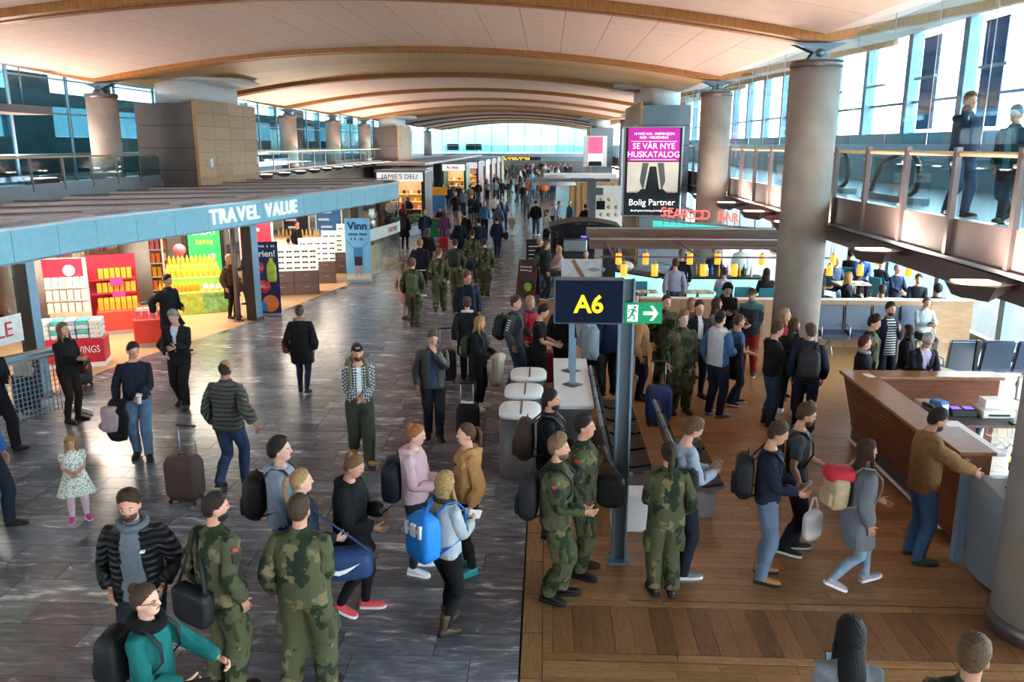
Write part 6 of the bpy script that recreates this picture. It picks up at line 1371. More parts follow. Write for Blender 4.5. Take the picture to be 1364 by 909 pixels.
def suitcase(at, rz, col, label, w=.38, d=.24, h=.55, handle=.42, hard=True, tilt=0., ribs=True):
    t = empty('trolley_suitcase', (at[0], at[1], 0), rz, label, 'suitcase'); t.rotation_euler = (tilt, 0, rz); m = bag_mat(col)
    rbox((0, 0, .06+h/2), (w, d, h), .35, hard=True).build('shell', m, t)
    if ribs: [MB().box((-w*.36+i*w*.144, -d/2-.002, .06+h/2), (.012, .012, h*.8)).build('rib', m, t) for i in range(6)]
    for sx in (-1, 1):
        for sy in (-1, 1): MB().cyl((sx*w*.38-.012, sy*d*.32, .032), (sx*w*.38+.012, sy*d*.32, .032), .032, 10).build('wheel', m_black, t)
    if handle:
        for sx in (-1, 1): MB().cyl((sx*w*.26, d*.42, .05+h*.8), (sx*w*.26, d*.42, .06+h+handle), .009, 6).build('handle_rod', m_alu, t)
        MB().box((0, d*.42, .06+h+handle), (w*.62, .03, .03)).build('handle_grip', m_black, t, bev=.006)
    q = MB(); q.tube([(-.06, 0, .06+h-.01), (-.05, 0, .06+h+.03), (.05, 0, .06+h+.03), (.06, 0, .06+h-.01)], .01, 6); q.build('top_handle', m_black, t); return t
def phone(P, hand, label, col='#15171b', name='phone', dims=(.07, .012, .14), cat='phone', tilt=50):
    p = P.hand[hand]; t = empty(name, (p.x, p.y, p.z), R(P.face), label, cat); o = MB().box((0, 0, .03), dims, (R(tilt), 0, 0)).build('casing', bag_mat(col), t, bev=.003); MB().box((0, 0, 0), (dims[0]*.86, .002, dims[2]*.88)).build('screen', mat('phone_screen', '#9fb4c8', .2), t, None, None).matrix_local = Matrix.Translation((0, 0, .03)) @ Matrix.Rotation(R(tilt), 4, 'X') @ Matrix.Translation((0, .008, 0)); return t
def cup(P, hand, label):
    p = P.hand[hand]; t = empty('paper_cup', (p.x, p.y, p.z-.03), 0, label, 'cup'); MB().lathe([(.028, -.05), (.038, .06)], n=12).build('cup_body', m_white, t); MB().lathe([(.041, .06), (.041, .07), (.034, .08)], n=12).build('lid', m_white, t)
def draped(P, hand, col, label, dims=(.3, .14, .5), name='folded_coat', dz=-.2, pat='plain', cat='coat', off=(0, 0)):
    """cloth folded over a forearm: rounded ridge on top, two loose layers hanging with uneven hems"""
    p = P.hand[hand]; q = MB(); rg = []; w, d, h = dims
    for i, (t_, kw, kd) in enumerate(((1, .62, .25), (.94, .8, .75), (.8, .86, 1), (.5, .8, .95), (.15, .92, .85), (-.25, .84, .95), (-.6, .98, .8), (-.86, .9, .9), (-1, .7, .35))):
        rg.append([(x+w*.06*math.sin(i*1.7), y, t_*h/2-(.12*h*(.5+.5*math.sin(3.1*x/w+i)) if t_ < -.5 else 0)) for x, y, _ in ell(0, 0, 0, w/2*kw, d/2*kd, 26, .8)])
    q.rings(rg); o = q.build(name, fabric(col, pat), None, (p.x+off[0], p.y+off[1], p.z+dz), (R(6), R(5), R(P.face))); tag(o, label, cat)
    v = np.array([c.co[:] for c in o.data.vertices]); a_ = np.arctan2(v[:, 1]/d, v[:, 0]/w); f_ = 1+.16*np.sin(a_*7+v[:, 2]*9)*np.clip(.6-v[:, 2]/h, 0, 1); v[:, 0] *= f_; v[:, 1] *= f_
    at_ = o.data.attributes.new('rest', 'FLOAT_VECTOR', 'POINT'); at_.data.foreach_set('vector', v.astype(np.float32).ravel()); o.data.vertices.foreach_set('co', v.ravel()); return o
def badge(P, side, col, zoff=.1, size=(.05, .065), name='arm_badge'):
    sg = np.ones(3) if side == 'L' else mir; D_ = DA*sg; Nn = np.array((math.cos(A40), 0, math.sin(A40)))*sg; c = SH*sg+D_*zoff+Nn*.088; q = MB(); vs = []
    for n_ in (-.02, .006):
        for a_, b_ in ((-1, -1), (1, -1), (1, 1), (-1, 1)): vs.append(P.Mw.inverted() @ P.wp('up'+side, c+Nn*n_+D_*(b_*size[1]/2)+np.array((0, a_*size[0]/2, 0))))
    q.add(vs, [(3, 2, 1, 0), (4, 5, 6, 7), (0, 1, 5, 4), (1, 2, 6, 5), (2, 3, 7, 6), (3, 0, 4, 7)]); q.build(name, mat('badge_'+col.lstrip('#'), col, .6), P.root)
def soldier_badges(P):
    badge(P, 'R', '#a83a3a', .06, (.05, .03)); badge(P, 'R', '#16181c', .13, (.06, .07)); badge(P, 'L', '#c9b42a', .13, (.06, .07)); badge(P, 'L', '#a83a3a', .06, (.05, .03))
def pp(px, py, H, face, label, top, legs, shoes=('shoe', '#1d1d20'), hair=('short', '#3b2a1e'), **k):
    return person(head_place(px, py, H), H, face, label, top, legs, shoes, hair, **k)
CAMO = ('camo', '#4b4e36'); CLEG = ('cargo', '#4b4e36'); BOOT = ('boot', '#121214'); JN = ('jeans', '#2b3f5c', 'denim'); JL = ('jeans', '#5b7690', 'denim'); BK = ('slim', '#15161a')
# ---------------------------------------------------------------- foreground left
P = pp(171, 651, 1.84, 12, 'bearded man in black quilted jacket over a grey hooded sweatshirt, hands in pockets', ('puffer', '#14161b', {'open': '#5c646b', 'w': .085}), ('jeans', '#1c2230'), hair=('short', '#3a281c'), beard='#4a3222', arms=('pocket', 'pocket'), head=(0, 8), scarf=('wrap', '#5c646b'))
q = MB().box((.1, -.165, 1.33), (.035, .03, .018)); q.v = [tuple(P.Mw.inverted() @ P.wp('chest', v)) for v in q.v]; q.build('chest_logo', m_white, P.root)
P = pp(190, 779, 1.68, 85, 'woman in teal sweater and black fur collar with glasses and hair bun', ('sweat', '#12625f'), BK, ('boot', '#1a1a1c'), ('bun', '#4a3424'), arms=('reach', 'hold'), glasses=True, fem=True, scarf=('fur', '#0b0b0d'), skin=2, grip=(True, True))
backpack(P, '#17191c', 'black rucksack on the back of the woman in teal', (.34, .2, .46), 1.2, off=.03)
p = P.hand['R']; suitcase((p.x+.1, p.y-.25), R(20), '#2a2c30', 'dark trolley case held by the woman in teal', handle=.5)
P = pp(281, 657, 1.83, 150, 'soldier in camouflage with a black messenger bag across the back', CAMO, CLEG, BOOT, ('crop', '#2c211a'), arms=('down', 'down'), head=(-30, 5), beard='#2c211a')
soldier_badges(P); sidebag(P, '#15171c', 'wide black messenger bag worn by the bearded soldier', (.02, .25, .93), (.42, .14, .3), 0, (.1, .1, 1.52))
P = pp(397, 660, 1.82, 176, 'broad soldier in camouflage seen from behind with cropped brown hair', CAMO, CLEG, BOOT, ('crop', '#4a3626'), arms=('down', 'belly'), stance='wide', girth=1.06)
P = pp(371, 583, 1.80, 95, 'young man in pale grey hooded top with curly dark hair', ('hoodie', '#8d99a8'), JN, hair=('curly', '#1f1612'), arms=('down', 'hold'), skin=2)
backpack(P, '#14161a', 'black rucksack on the young man in the pale grey hooded top', (.32, .2, .48), 1.2, off=.02)
P = pp(399, 625, 1.70, 110, 'blonde woman with ponytail in a dark navy jacket', ('jacket', '#1b2536'), ('slim', '#1d2a44'), ('shoe', '#8b98a8', '#e8e8e8'), ('pony', '#b08a5c'), arms=('down', 'hold'), fem=True, skin=2)
t = sidebag(P, '#1f3a66', 'navy sports duffel bag with a white curved tick mark', (-.3, -.36, .9), (.52, .24, .3), R(-100), (-.1, 0, 1.5), name='duffel_bag', flap=False)
q = MB(); sw = [(-.14, .015), (-.1, -.045), (-.05, -.06), (.02, -.035), (.15, .055), (.0, -.005), (-.06, -.015), (-.1, .0)]; q.add([(x, -.128, z) for x, z in sw]+[(x, -.118, z) for x, z in sw], [tuple(range(7, -1, -1)), tuple(range(8, 16))]+[(i, (i+1) % 8, (i+1) % 8+8, i+8) for i in range(8)]); q.build('tick_mark', m_white, t)
P = pp(462, 602, 1.72, 80, 'woman in long black padded parka reading a phone, coral running shoes', ('parka', '#15181d'), BK, ('shoe', '#e0555c', '#f0e6e4'), ('bun', '#7a5638'), arms=('phone', 'hold'), fem=True, head=(0, 18), walk=.35)
phone(P, 'L', 'phone held by the woman in the long black parka')
P = pp(550, 565, 1.71, 82, 'red haired woman with hair bun in a pale pink hooded top', ('hoodie', '#cfaeb4'), ('slim', '#1f2633'), ('shoe', '#dfe3e8', '#ffffff'), ('bun', '#a9683a'), arms=('hold', 'belly'), fem=True, skin=2, head=(0, 10))
sidebag(P, '#1b2233', 'large navy tote rucksack on the shoulder of the woman in pink', (.02, .27, 1.12), (.4, .22, .5), R(10), (.1, .05, 1.5), name='tote_bag', flap=False)
P = pp(622, 564, 1.72, -70, 'woman with brown ponytail in a tan hooded sweatshirt and teal shoes', ('hoodie', '#b98a58'), BK, ('shoe', '#1f8a86', '#1f8a86'), ('pony', '#5a3a26'), arms=('down', 'pocket'), fem=True, skin=2)
badge(P, 'R', '#1a1710', .1, (.07, .09)); badge(P, 'R', '#d9b22a', .1, (.035, .05), 'shield_emblem')
for i_, (w_, z_) in enumerate(((.1, 1.36), (.07, 1.34))):
    q = MB().box((0, -.152, z_), (w_, .03, .01)); q.v = [tuple(P.Mw.inverted() @ P.wp('chest', v)) for v in q.v]; q.build('chest_print', m_black, P.root)
P = pp(591, 628, 1.66, 138, 'blonde woman in grey sweater with long dark green scarf and brown ankle boots', ('sweat', '#a4adb2'), BK, ('boot', '#4a3a2a'), ('long', '#b1905f'), arms=('hold', 'phone'), fem=True, walk=.3, scarf=('hang', '#24382f'))
t = backpack(P, '#1d7fd8', 'bright blue rucksack with a white two letter logo', (.36, .24, .52), 1.2, off=.02, pocket=False)
q = P.wp('chest', (.0, .409, 1.31)); dn = P.wp('chest', (0, .6, 1.3))-q; dn.normalize()
text('bag_logo', 'HH', .15, m_white, q-t.location+dn*-.012, (R(90), 0, math.atan2(dn.x, -dn.y)), t, .03, bold=.008)
p = P.hand['R']; o = MB().box((0, 0, 0), (.12, .02, .1), (.4, .2, .3)).build('paper_napkin', m_white, None, (p.x, p.y, p.z+.04)); tag(o, 'crumpled white napkin held by the woman with the blue rucksack', 'napkin')
P = pp(475, 454, 1.85, 18, 'man in black cap and chequered shirt over a white tee, ochre boots, walking', ('shirt', '#d8dadd', {'pat': 'plaid', 'open': '#d9dcdf', 'w': .035}), ('loose', '#3a4034'), ('boot', '#a5733a'), ('cap', '#3b2a1e', '#14161c'), walk=.75, arms=('belly', 'belly'), beard='#5a4030')
text('cap_logo', 'NY', .045, m_white, P.Mw.inverted() @ P.wp('head', (0, -.112, 1.772)), (R(68), 0, 0), P.root, .003); backpack(P, '#6b6a48', 'olive hiking rucksack of the man in the chequered shirt', (.34, .2, .55), 1.28)
P = pp(575, 437, 1.82, 10, 'man in dark brown leather jacket holding one hand to his mouth', ('jacket', '#3a3734', {'pat': 'leather', 'open': '#33445a', 'w': .06}), ('jeans', '#22262e'), hair=('short', '#5c4634'), arms=('mouth', 'down'), head=(10, 18), walk=.25)
p = P.root.location; suitcase((p.x+.55, p.y-.05), R(10), '#15161a', 'small black cabin trolley beside the man in the leather jacket', handle=.3, ribs=False)
o = MB().box((0, 0, 0), (.2, .01, .14), (1.5, .06, 0)).build('boarding_papers', m_white, None, (p.x+.55, p.y-.1, .645)); tag(o, 'white travel papers on top of the small black cabin trolley', 'paper')
P = pp(297, 477, 1.83, 172, 'balding man in olive grey quilted jacket walking away', ('puffer', '#4a4d47'), JN, hair=('bald', '#2c2420'), walk=-.6, arms=('down', 'out'), skin=3, grip=(True, False))
p = P.hand['L']; p = P.root.location
suitcase((p.x-.42, p.y-.55), R(-10), '#4b3835', 'brown soft trolley bag pulled by the balding man', .46, .3, .58, .38, ribs=False)
P = pp(174, 453, 1.83, 20, 'man in navy sweater and washed jeans carrying a coffee cup', ('sweat', '#1a2130'), JL, hair=('crop', '#241c18'), arms=('hold', (.25, -.17, 1.0)), head=(30, 14), walk=.25)
cup(P, 'L', 'white takeaway cup held by the man in the navy sweater'); draped(P, 'R', '#17181d', 'black coat hanging over the arm of the man in the navy sweater', (.28, .14, .6), dz=-.2); draped(P, 'R', '#a88f93', 'dusty pink garment over the arm of the man in the navy sweater', (.24, .12, .36), dz=-.16, name='pink_garment', cat='garment', off=(-.06, -.13))
P = pp(92, 580, 1.12, 35, 'small girl with curly fair hair in a floral dress and pink shoes', ('dress', '#dfe2da', {'pat': 'floral'}), ('slim', '#d9b8c4'), ('shoe', '#c23a80', '#f0d0e0'), ('long', '#a88652'), arms=('belly', 'belly'), fem=True, girth=1.15, head=(0, 15))
P = pp(232, 409, 1.83, 5, 'grey haired man in black suit and pale shirt looking at a phone', ('suit', '#17191e', {'open': '#b9c4d6', 'w': .05}), ('suit', '#17191e'), hair=('short', '#8a8682'), arms=('phone', 'hold'), walk=.45, head=(0, 22))
phone(P, 'L', 'phone held by the grey haired man in the black suit')
P = pp(220, 364, 1.82, 70, 'man all in black striding through the travel shop', ('coat', '#15161a'), ('suit', '#131418'), hair=('short', '#1c1613'), walk=.9, arms=('hold', 'back'), skin=1)
P = pp(82, 430, 1.72, 75, 'curly haired woman in black with brown boots and handbag by the shop pillar', ('jacket', '#1a181a'), ('slim', '#2e221e'), ('boot', '#4a2f22'), ('long', '#6e563c'), arms=('hold', 'phone'), fem=True)
sidebag(P, '#5a3128', 'brown leather handbag of the woman in black by the shop pillar', (.26, -.02, .98), (.34, .14, .26), R(90), (.12, 0, 1.5)); phone(P, 'L', 'dark phone held by the woman in black by the shop pillar')
_g = G(2, 600); P = person((_g.x, _g.y, 0), 1.82, 70, 'person in dark suit trousers walking along the shop glass', ('suit', '#15181e'), ('suit', '#14161c'), hair=('short', '#2a201a'), walk=.8, arms=('phone', 'back'))
_g = G(-6, 703); P = person((_g.x, _g.y, 0), 1.84, 80, 'worker in yellow high visibility vest over a blue sweater', ('sweat', '#c9d62a', {'sleeves': '#1f4f8c'}), ('jeans', '#1c2432'), hair=('short', '#3a2a1e'), walk=.5, arms=('down', 'fwd'))
P = pp(398, 406, 1.71, 186, 'woman in black parka with fawn fur hood walking away', ('parka', '#15161b'), ('slim', '#1d2a48'), hair=('bun', '#55483c'), walk=.4, arms=('down', 'down'), fem=True, scarf=('fur', '#9a8468'))
sidebag(P, '#7a2f2c', 'dark red handbag of the woman in the fur hooded parka', (.3, -.05, 1.0), (.26, .12, .26), R(90), (.12, 0, 1.5))
# ---------------------------------------------------------------- soldiers walking away and people in the middle
for (px, py, lab, bp, w) in ((549, 343, 'soldier walking away, left one of the pair beside the perfume corner', 0, .5), (584, 330, 'soldier with reddish hair glancing right while walking away', 0, -.5), (606, 318, 'soldier walking away with a black rucksack', 1, .4), (645, 317, 'soldier walking away carrying a dark blue shoulder bag', 2, .5), (629, 306, 'soldier walking half hidden beside the one with the blue shoulder bag', 0, -.4)):
    P = pp(px, py, 1.82, 178, lab, CAMO, CLEG, BOOT, ('crop', '#7a5236' if px in (584, 549) else '#3a2a1e'), walk=w, arms=('down', 'down'), head=(-35 if px == 584 else 0, 0))
    if bp == 1: backpack(P, '#15171b', 'black rucksack on the soldier walking away')
    if px == 549: backpack(P, '#4a5236', 'green field rucksack on the soldier beside the perfume corner', (.28, .14, .42))
    if bp == 2: sidebag(P, '#1c2a44', 'dark blue shoulder bag carried by the soldier walking away', (.41, .05, 1.0), (.3, .18, .28), 0, (.12, 0, 1.5), flap=False)
P = pp(622, 362, 1.83, 12, 'man in open navy coat and glasses walking towards the gates', ('coat', '#1c2434', {'open': '#14161c', 'w': .09}), ('suit', '#1a1f2a'), hair=('quiff', '#6e482e'), walk=.4, arms=('down', 'down'), glasses=True, head=(35, 0))
P = pp(622, 396, 1.70, 184, 'person in dark coat with pale collar pulling a black suitcase', ('coat', '#1d1d24'), ('jeans', '#20242e'), hair=('short', '#4a2f22'), walk=.2, arms=('pull', 'down'), scarf=('wrap', '#c9c5be'))
suitcase((P.root.location.x-.42, P.root.location.y-.15), R(5), '#191b20', 'black hard suitcase pulled by the person in the dark coat', .42, .28, .6, .42)
P = pp(637, 421, 1.69, 70, 'blonde woman in black jacket carrying a beige coat, white trainers', ('jacket', '#17191e'), BK, ('shoe', '#d9cfc4', '#efe9e0'), ('long', '#a8824f'), arms=('hold', 'hold'), fem=True, head=(0, 10))
draped(P, 'L', '#c9bba8', 'beige coat held by the blonde woman in black', (.3, .2, .55), dz=-.22); backpack(P, '#2b3a2a', 'dark rucksack with lime pocket on the blonde woman in black', (.28, .16, .4), 1.2, col2='#a8b838', off=.02)
P = pp(686, 394, 1.83, 75, 'man in grey track top with white arm chevrons', ('jacket', '#4d545c'), JN, ('shoe', '#3c5a3c', '#2a2a2a'), ('short', '#4a3626'), arms=('hold', 'down'), walk=.2)
[badge(P, sd, '#e6e8ea', .06+i*.045, (.05, .016), 'white_chevron') for sd in 'LR' for i in range(5)]; backpack(P, '#16181c', 'black rucksack on the man in the grey track top', (.34, .22, .48), 1.2, off=.02)
P = pp(706, 395, 1.70, 60, 'older fair haired person in a red jacket', ('jacket', '#b02530'), ('jeans', '#20232c'), hair=('short', '#b08a66'), arms=('hold', 'down'), scarf=('wrap', '#3a4a66'))
P = pp(719, 405, 1.80, 85, 'man in black tee looking down at his hands', ('tee', '#15171d'), ('jeans', '#15171d'), hair=('short', '#1d1512'), arms=('hold', 'hold'), head=(0, 22))
p = G(729, 512); suitcase((p.x, p.y), R(15), '#8e2733', 'dark red hard suitcase beside the white service counter', .42, .26, .6, .4)
P = pp(538, 281, 1.72, 175, 'person in long black coat and dark burgundy headscarf with rucksack', ('coat', '#121317'), ('slim', '#121317'), hair=('scarf', '#2a1418', '#3a1620'), arms=('down', 'down'), lod=0); backpack(P, '#1b1720', 'dark rucksack on the person with the burgundy headscarf', off=.03)
P = pp(566, 279, 1.80, 8, 'man in dark navy jacket and blue shirt facing the shops', ('jacket', '#1b2638', {'open': '#2a4a78', 'w': .06}), ('jeans', '#3a4658'), hair=('bald', '#6a5a4c'), arms=('pocket', 'down'))
P = pp(559, 318, 1.80, 172, 'big man in dark navy jacket with white hem walking away', ('jacket', '#161b28', {'hem': (.9, '#d9dce0')}), ('jeans', '#191c24'), ('shoe', '#cfd3d8', '#ffffff'), ('crop', '#a06a48'), walk=.4, girth=1.12)
P = pp(569, 304, 1.68, 185, 'woman with long brown hair in black jacket walking away', ('jacket', '#17181d'), BK, hair=('long', '#5a3722'), walk=.3, fem=True)
P = pp(537, 350, 1.55, 150, 'child sized walker in pale pink coat beside the perfume corner', ('coat', '#b99a90'), ('slim', '#8f7a74'), hair=('long', '#8a6a4c'), walk=.4, fem=True)
P = pp(592, 280, 1.70, 180, 'woman in purple coat pulling a small red case', ('coat', '#6f3f7a'), BK, hair=('long', '#6a4226'), arms=('pull', 'down'), walk=.3, fem=True); suitcase((P.root.location.x+.05, P.root.location.y-.75), 0, '#c01f2e', 'small bright red trolley behind the woman in purple', .4, .3, .5, .35)
P = pp(586, 276, 1.45, 10, 'child in black top next to the woman in purple', ('hoodie', '#18191d'), BK, hair=('short', '#1d1613'))
t = empty('green_luggage_cart', G(582, 321), 0, 'green sided luggage cart next to the woman in purple', 'cart'); MB().box((0, 0, .65), (.55, .5, .9)).build('cart_box', mat('cart_green', '#1f7a4a', .5), t, bev=.03); [MB().cyl((s*.22, -.2, .08), (s*.26, -.2, .08), .08).build('wheel', m_black, t) for s in (-1, 1)]; MB().box((0, 0, .17), (.5, .5, .05)).build('cart_frame', m_alu, t)
P = pp(612, 290, 1.70, 176, 'blonde crew member in navy uniform walking away with a bag', ('suit', '#1a2236'), ('suit', '#1a2236'), hair=('bun', '#c09a62'), walk=.4, fem=True); sidebag(P, '#14161c', 'black handbag of the blonde crew member', (.35, .0, 1.0), (.3, .14, .24), R(90), (.12, 0, 1.48))
P = pp(619, 281, 1.80, 180, 'person in black jacket with a white back stripe', ('jacket', '#15171c'), ('jeans', '#1b2230'), hair=('short', '#2a1e18'), walk=-.4)
P = pp(638, 290, 1.80, 178, 'crew member in navy uniform with dark hair walking away', ('suit', '#1c2438'), ('suit', '#1a2030'), hair=('short', '#16110f'), walk=.4); sidebag(P, '#12141a', 'black flight bag beside the dark haired crew member', (.38, .0, .98), (.32, .18, .28), R(90), (.12, 0, 1.48))
P = pp(662, 288, 1.73, 172, 'woman in navy trouser suit walking away alone with a round black bag', ('suit', '#222b42'), ('slim', '#222b42'), hair=('bun', '#1c1512'), walk=.4, fem=True); sidebag(P, '#121317', 'round black bag of the woman in the navy trouser suit', (-.41, .0, 1.0), (.36, .2, .32), R(90), (-.12, 0, 1.48), flap=False)
P = pp(682, 284, 1.18, 175, 'toddler in beige patterned coat standing in the open floor', ('coat', '#b5a58c'), ('slim', '#d9d6cc'), hair=('beanie', '#8a6a4a', '#c9bfa8'), walk=.2, fem=True)
P = pp(659, 258, 1.80, 150, 'pilot in white shirt and black trousers', ('shirt', '#e3e6ea'), ('suit', '#14161b'), hair=('short', '#2a1f1a'), walk=.3, lod=0)
P = pp(671, 261, 1.80, 20, 'man in open blue suit walking towards the gates', ('suit', '#2a3c5c', {'open': '#b9c9d9', 'w': .07}), ('suit', '#2a3c5c'), hair=('bald', '#6a5a50'), walk=.5)
P = pp(664, 272, 1.68, 165, 'woman in grey blue coat beside the pilot', ('coat', '#5c6a80'), BK, hair=('long', '#8a6a48'), walk=.3, fem=True)
# ---------------------------------------------------------------- gate area
P = pp(733, 519, 1.83, 85, 'man in black jacket with brown rucksack waiting by the white counter', ('jacket', '#181c24'), ('jeans', '#33496a', 'denim'), hair=('crop', '#241a16'), arms=('hold', 'hold'), beard='#3a2c24')
backpack(P, '#4b3a34', 'brown rucksack on the man waiting by the white counter', (.32, .22, .5), 1.2, off=.03)
P = pp(742, 580, 1.80, 82, 'bearded fair soldier with a dark rucksack facing the gate', CAMO, CLEG, BOOT, ('quiff', '#8a6a46'), arms=('down', 'hold'), beard='#7a5636', walk=.2); soldier_badges(P); backpack(P, '#20242a', 'dark grey rucksack on the bearded fair soldier', (.32, .2, .5), 1.15, off=.03)
P = pp(778, 553, 1.83, 80, 'dark haired soldier with yellow arm patch standing beside the sign post', CAMO, CLEG, BOOT, ('short', '#231a17'), arms=('strap', 'down')); sidebag(P, '#14161b', 'black bag hanging at the side of the dark haired soldier', (-.02, -.3, 1.0), (.3, .18, .36), R(90), (.1, -.1, 1.5), flap=False)
soldier_badges(P)
P = pp(892, 589, 1.70, 184, 'woman soldier with long brown ponytail seen from behind', CAMO, CLEG, BOOT, ('pony', '#3a271c'), arms=('hold', 'pocket'), fem=True, walk=.12)
P = pp(916, 556, 1.81, 105, 'bearded man in pale denim shirt looking at a phone', ('shirt', '#9aa6b4'), ('jeans', '#1a1f2c'), ('shoe', '#6d727a', '#d8dce0'), ('short', '#6a4c36'), arms=('phone', 'phone'), beard='#5a3f2c', head=(0, 25)); phone(P, 'L', 'pale phone held by the man in the denim shirt', '#dfe3ea'); sidebag(P, '#16181c', 'black sling bag of the man in the denim shirt', (-.25, .1, 1.15), (.26, .14, .34), R(60), (.1, .05, 1.5))
P = pp(1030, 561, 1.80, 78, 'young man in navy sweater with black rucksack holding papers', ('sweat', '#1b2233'), ('jeans', '#5f7088', 'denim'), ('boot', '#a87a48'), ('short', '#4a3424'), arms=('hold', 'hold'), head=(0, 18)); backpack(P, '#14161a', 'black rucksack on the young man in the navy sweater', (.32, .2, .5), 1.18)
phone(P, 'L', 'white boarding papers held by the young man in the navy sweater', '#e8e8e8', 'boarding_pass', (.1, .004, .2), 'paper')
P = pp(1068, 536, 1.82, 80, 'bearded man in grey tee carrying a white plastic bag', ('tee', '#4c5158'), ('jeans', '#161a22'), ('shoe', '#1c1d22', '#d9d9d2'), ('quiff', '#5a3a28'), arms=('hold', 'down'), beard='#6a4228', head=(0, 15), walk=.2); backpack(P, '#1a1c20', 'dark rucksack on the bearded man in the grey tee', (.3, .16, .42), 1.2)
p = P.hand['R']; t = empty('plastic_bag', (p.x+.1, p.y-.1, p.z-.32), R(30), 'white plastic carrier bag held by the bearded man', 'bag'); o = rbox((0, 0, .0), (.26, .12, .36), .7).build('bag_body', m_white, t); q = MB(); q.tube([(-.07, 0, .16), (-.02, 0, .32), (.02, 0, .32), (.07, 0, .16)], .012, 6); q.build('bag_handle', m_white, t)
P = pp(1152, 583, 1.69, 98, 'woman in grey wool coat and pale jeans walking to the scanner', ('coat', '#6a7076'), ('slim', '#7f97ab', 'denim'), ('shoe', '#9c97a6', '#f0f0f0'), ('long', '#3a271c'), arms=('hold', 'down'), fem=True, walk=.8)
backpack(P, '#b9a582', 'beige rucksack with a red top flap on the woman in the grey coat', (.32, .2, .42), 1.22, off=.03, col2='#b9a582')
t = [o for o in bpy.data.objects if o.name.startswith('backpack')][-1]
o_ = P.wp('chest', (0, .27, 1.42)); q = rbox((0, 0, 0), (.3, .24, .16), .5); q.build('red_flap', bag_mat('#c02638'), sorted([o for o in bpy.data.objects if o.name.startswith('backpack') and 'beige' in o.get('label', '')], key=lambda o: o.name)[-1]).location = o_-P.wp('chest', (0, .28, 1.22))
P = pp(1243, 543, 1.81, 92, 'man in tan suede jacket scanning his boarding pass', ('jacket', '#8a6540'), ('jeans', '#3f5f82', 'denim'), ('shoe', '#3f5a38', '#2b3330'), ('short', '#2a1d18'), arms=('reach', 'reach'), head=(0, 20), beard='#4a3226'); phone(P, 'L', 'dark phone held over the scanner by the man in tan', tilt=80)
P = person((5.62, 8.75, 0), 1.78, 60, 'passenger in black with rucksack passing behind the thick column', ('jacket', '#14161a'), ('jeans', '#1b2436'), hair=('short', '#241a16'), walk=.7, arms=('fwd', 'back')); t = backpack(P, '#101216', 'black rucksack with a neon yellow light behind the column', (.32, .22, .48)); MB().sphere((0, 0, 0), .04, 8, 6).build('neon_light', mat('neon_yellow', '#d8f03a', .4, emit='#d8f03a', estr=1.5), t, (-.18, -.08, .0))
P = pp(1138, 828, 1.68, 172, 'woman with long black hair in grey top looking at a phone', ('sweat', '#7d8288'), BK, hair=('long', '#0e0c0d'), arms=('phone', 'phone'), fem=True, head=(0, 15)); phone(P, 'L', 'phone held by the woman with long black hair')
P = pp(1300, 850, 1.80, 155, 'fair soldier with cropped hair at the front of the wooden floor', CAMO, CLEG, BOOT, ('short', '#6b5238'), arms=('down', 'down'), head=(-20, 0))
# queue in the middle of the gate
P = pp(1033, 430, 1.76, 95, 'person in black hooded sweatshirt and jeans looking at a phone', ('hoodie', '#15161a'), JN, ('boot', '#3a2c24'), ('short', '#4a3628'), arms=('read', 'read'), head=(0, 12)); phone(P, 'L', 'phone held by the person in the black hooded sweatshirt')
P = pp(1046, 411, 1.70, 60, 'fair haired person behind the black hooded sweatshirt', ('hoodie', '#9a3038'), ('jeans', '#2a3040'), hair=('long', '#b09468'), fem=True)
P = pp(1058, 425, 1.70, 150, 'dark haired woman in black jacket and white trainers in the queue', ('jacket', '#1b1d22'), BK, ('shoe', '#e3e3e6', '#ffffff'), ('long', '#4a3222'), fem=True, head=(-50, 0))
P = pp(1081, 432, 1.80, 165, 'man in navy jacket with a dark rucksack in the queue', ('jacket', '#1b2438'), ('jeans', '#1a2030'), hair=('short', '#5a4636'), arms=('down', 'down'), head=(30, 0)); backpack(P, '#1a1c20', 'dark grey rucksack on the man in the navy jacket', (.34, .22, .5), 1.2, off=.02)
P = pp(911, 415, 1.82, 12, 'fair haired soldier facing forward with hands low in the queue', CAMO, CLEG, BOOT, ('quiff', '#8a6a4a'), arms=('down', 'down'), skin=2)
P = pp(888, 393, 1.84, 15, 'tall soldier standing behind the fair haired soldier', CAMO, CLEG, BOOT, ('crop', '#3a2a20'))
P = pp(856, 412, 1.70, 75, 'ponytailed woman in tan hooded top with arm badge and blue suitcase', ('hoodie', '#b58a60'), ('jeans', '#1b2436'), hair=('pony', '#7a5638'), arms=('down', 'down'), fem=True)
p = G(876, 566); suitcase((p.x, p.y), R(0), '#2a3f78', 'royal blue hard suitcase beside the ponytailed woman', .44, .28, .62, .4)
P = pp(846, 390, 1.74, 20, 'dark haired person in black partly behind the exit sign', ('coat', '#15161a'), ('slim', '#15161a'), ('shoe', '#22242c', '#e0e0e0'), ('long', '#2c1e18'), fem=True)
P = pp(932, 401, 1.83, 10, 'man in dark waistcoat over white shirt with brown boots', ('jacket', '#1a1d24', {'open': '#d6d9de', 'w': .05}), ('slim', '#15161b'), ('boot', '#4a2c22'), ('short', '#3a2a20'), arms=('belly', 'belly'))
P = pp(921, 397, 1.64, 20, 'small blonde person behind the soldiers', ('shirt', '#6a5a50'), ('jeans', '#2a2c34'), hair=('long', '#a8845a'), fem=True)
P = pp(955, 397, 1.70, 95, 'woman with long brown hair in a grey top by the oak partition', ('sweat', '#8a8f96'), ('slim', '#23252c'), hair=('long', '#4a2f22'), fem=True, arms=('hold', 'hold'))
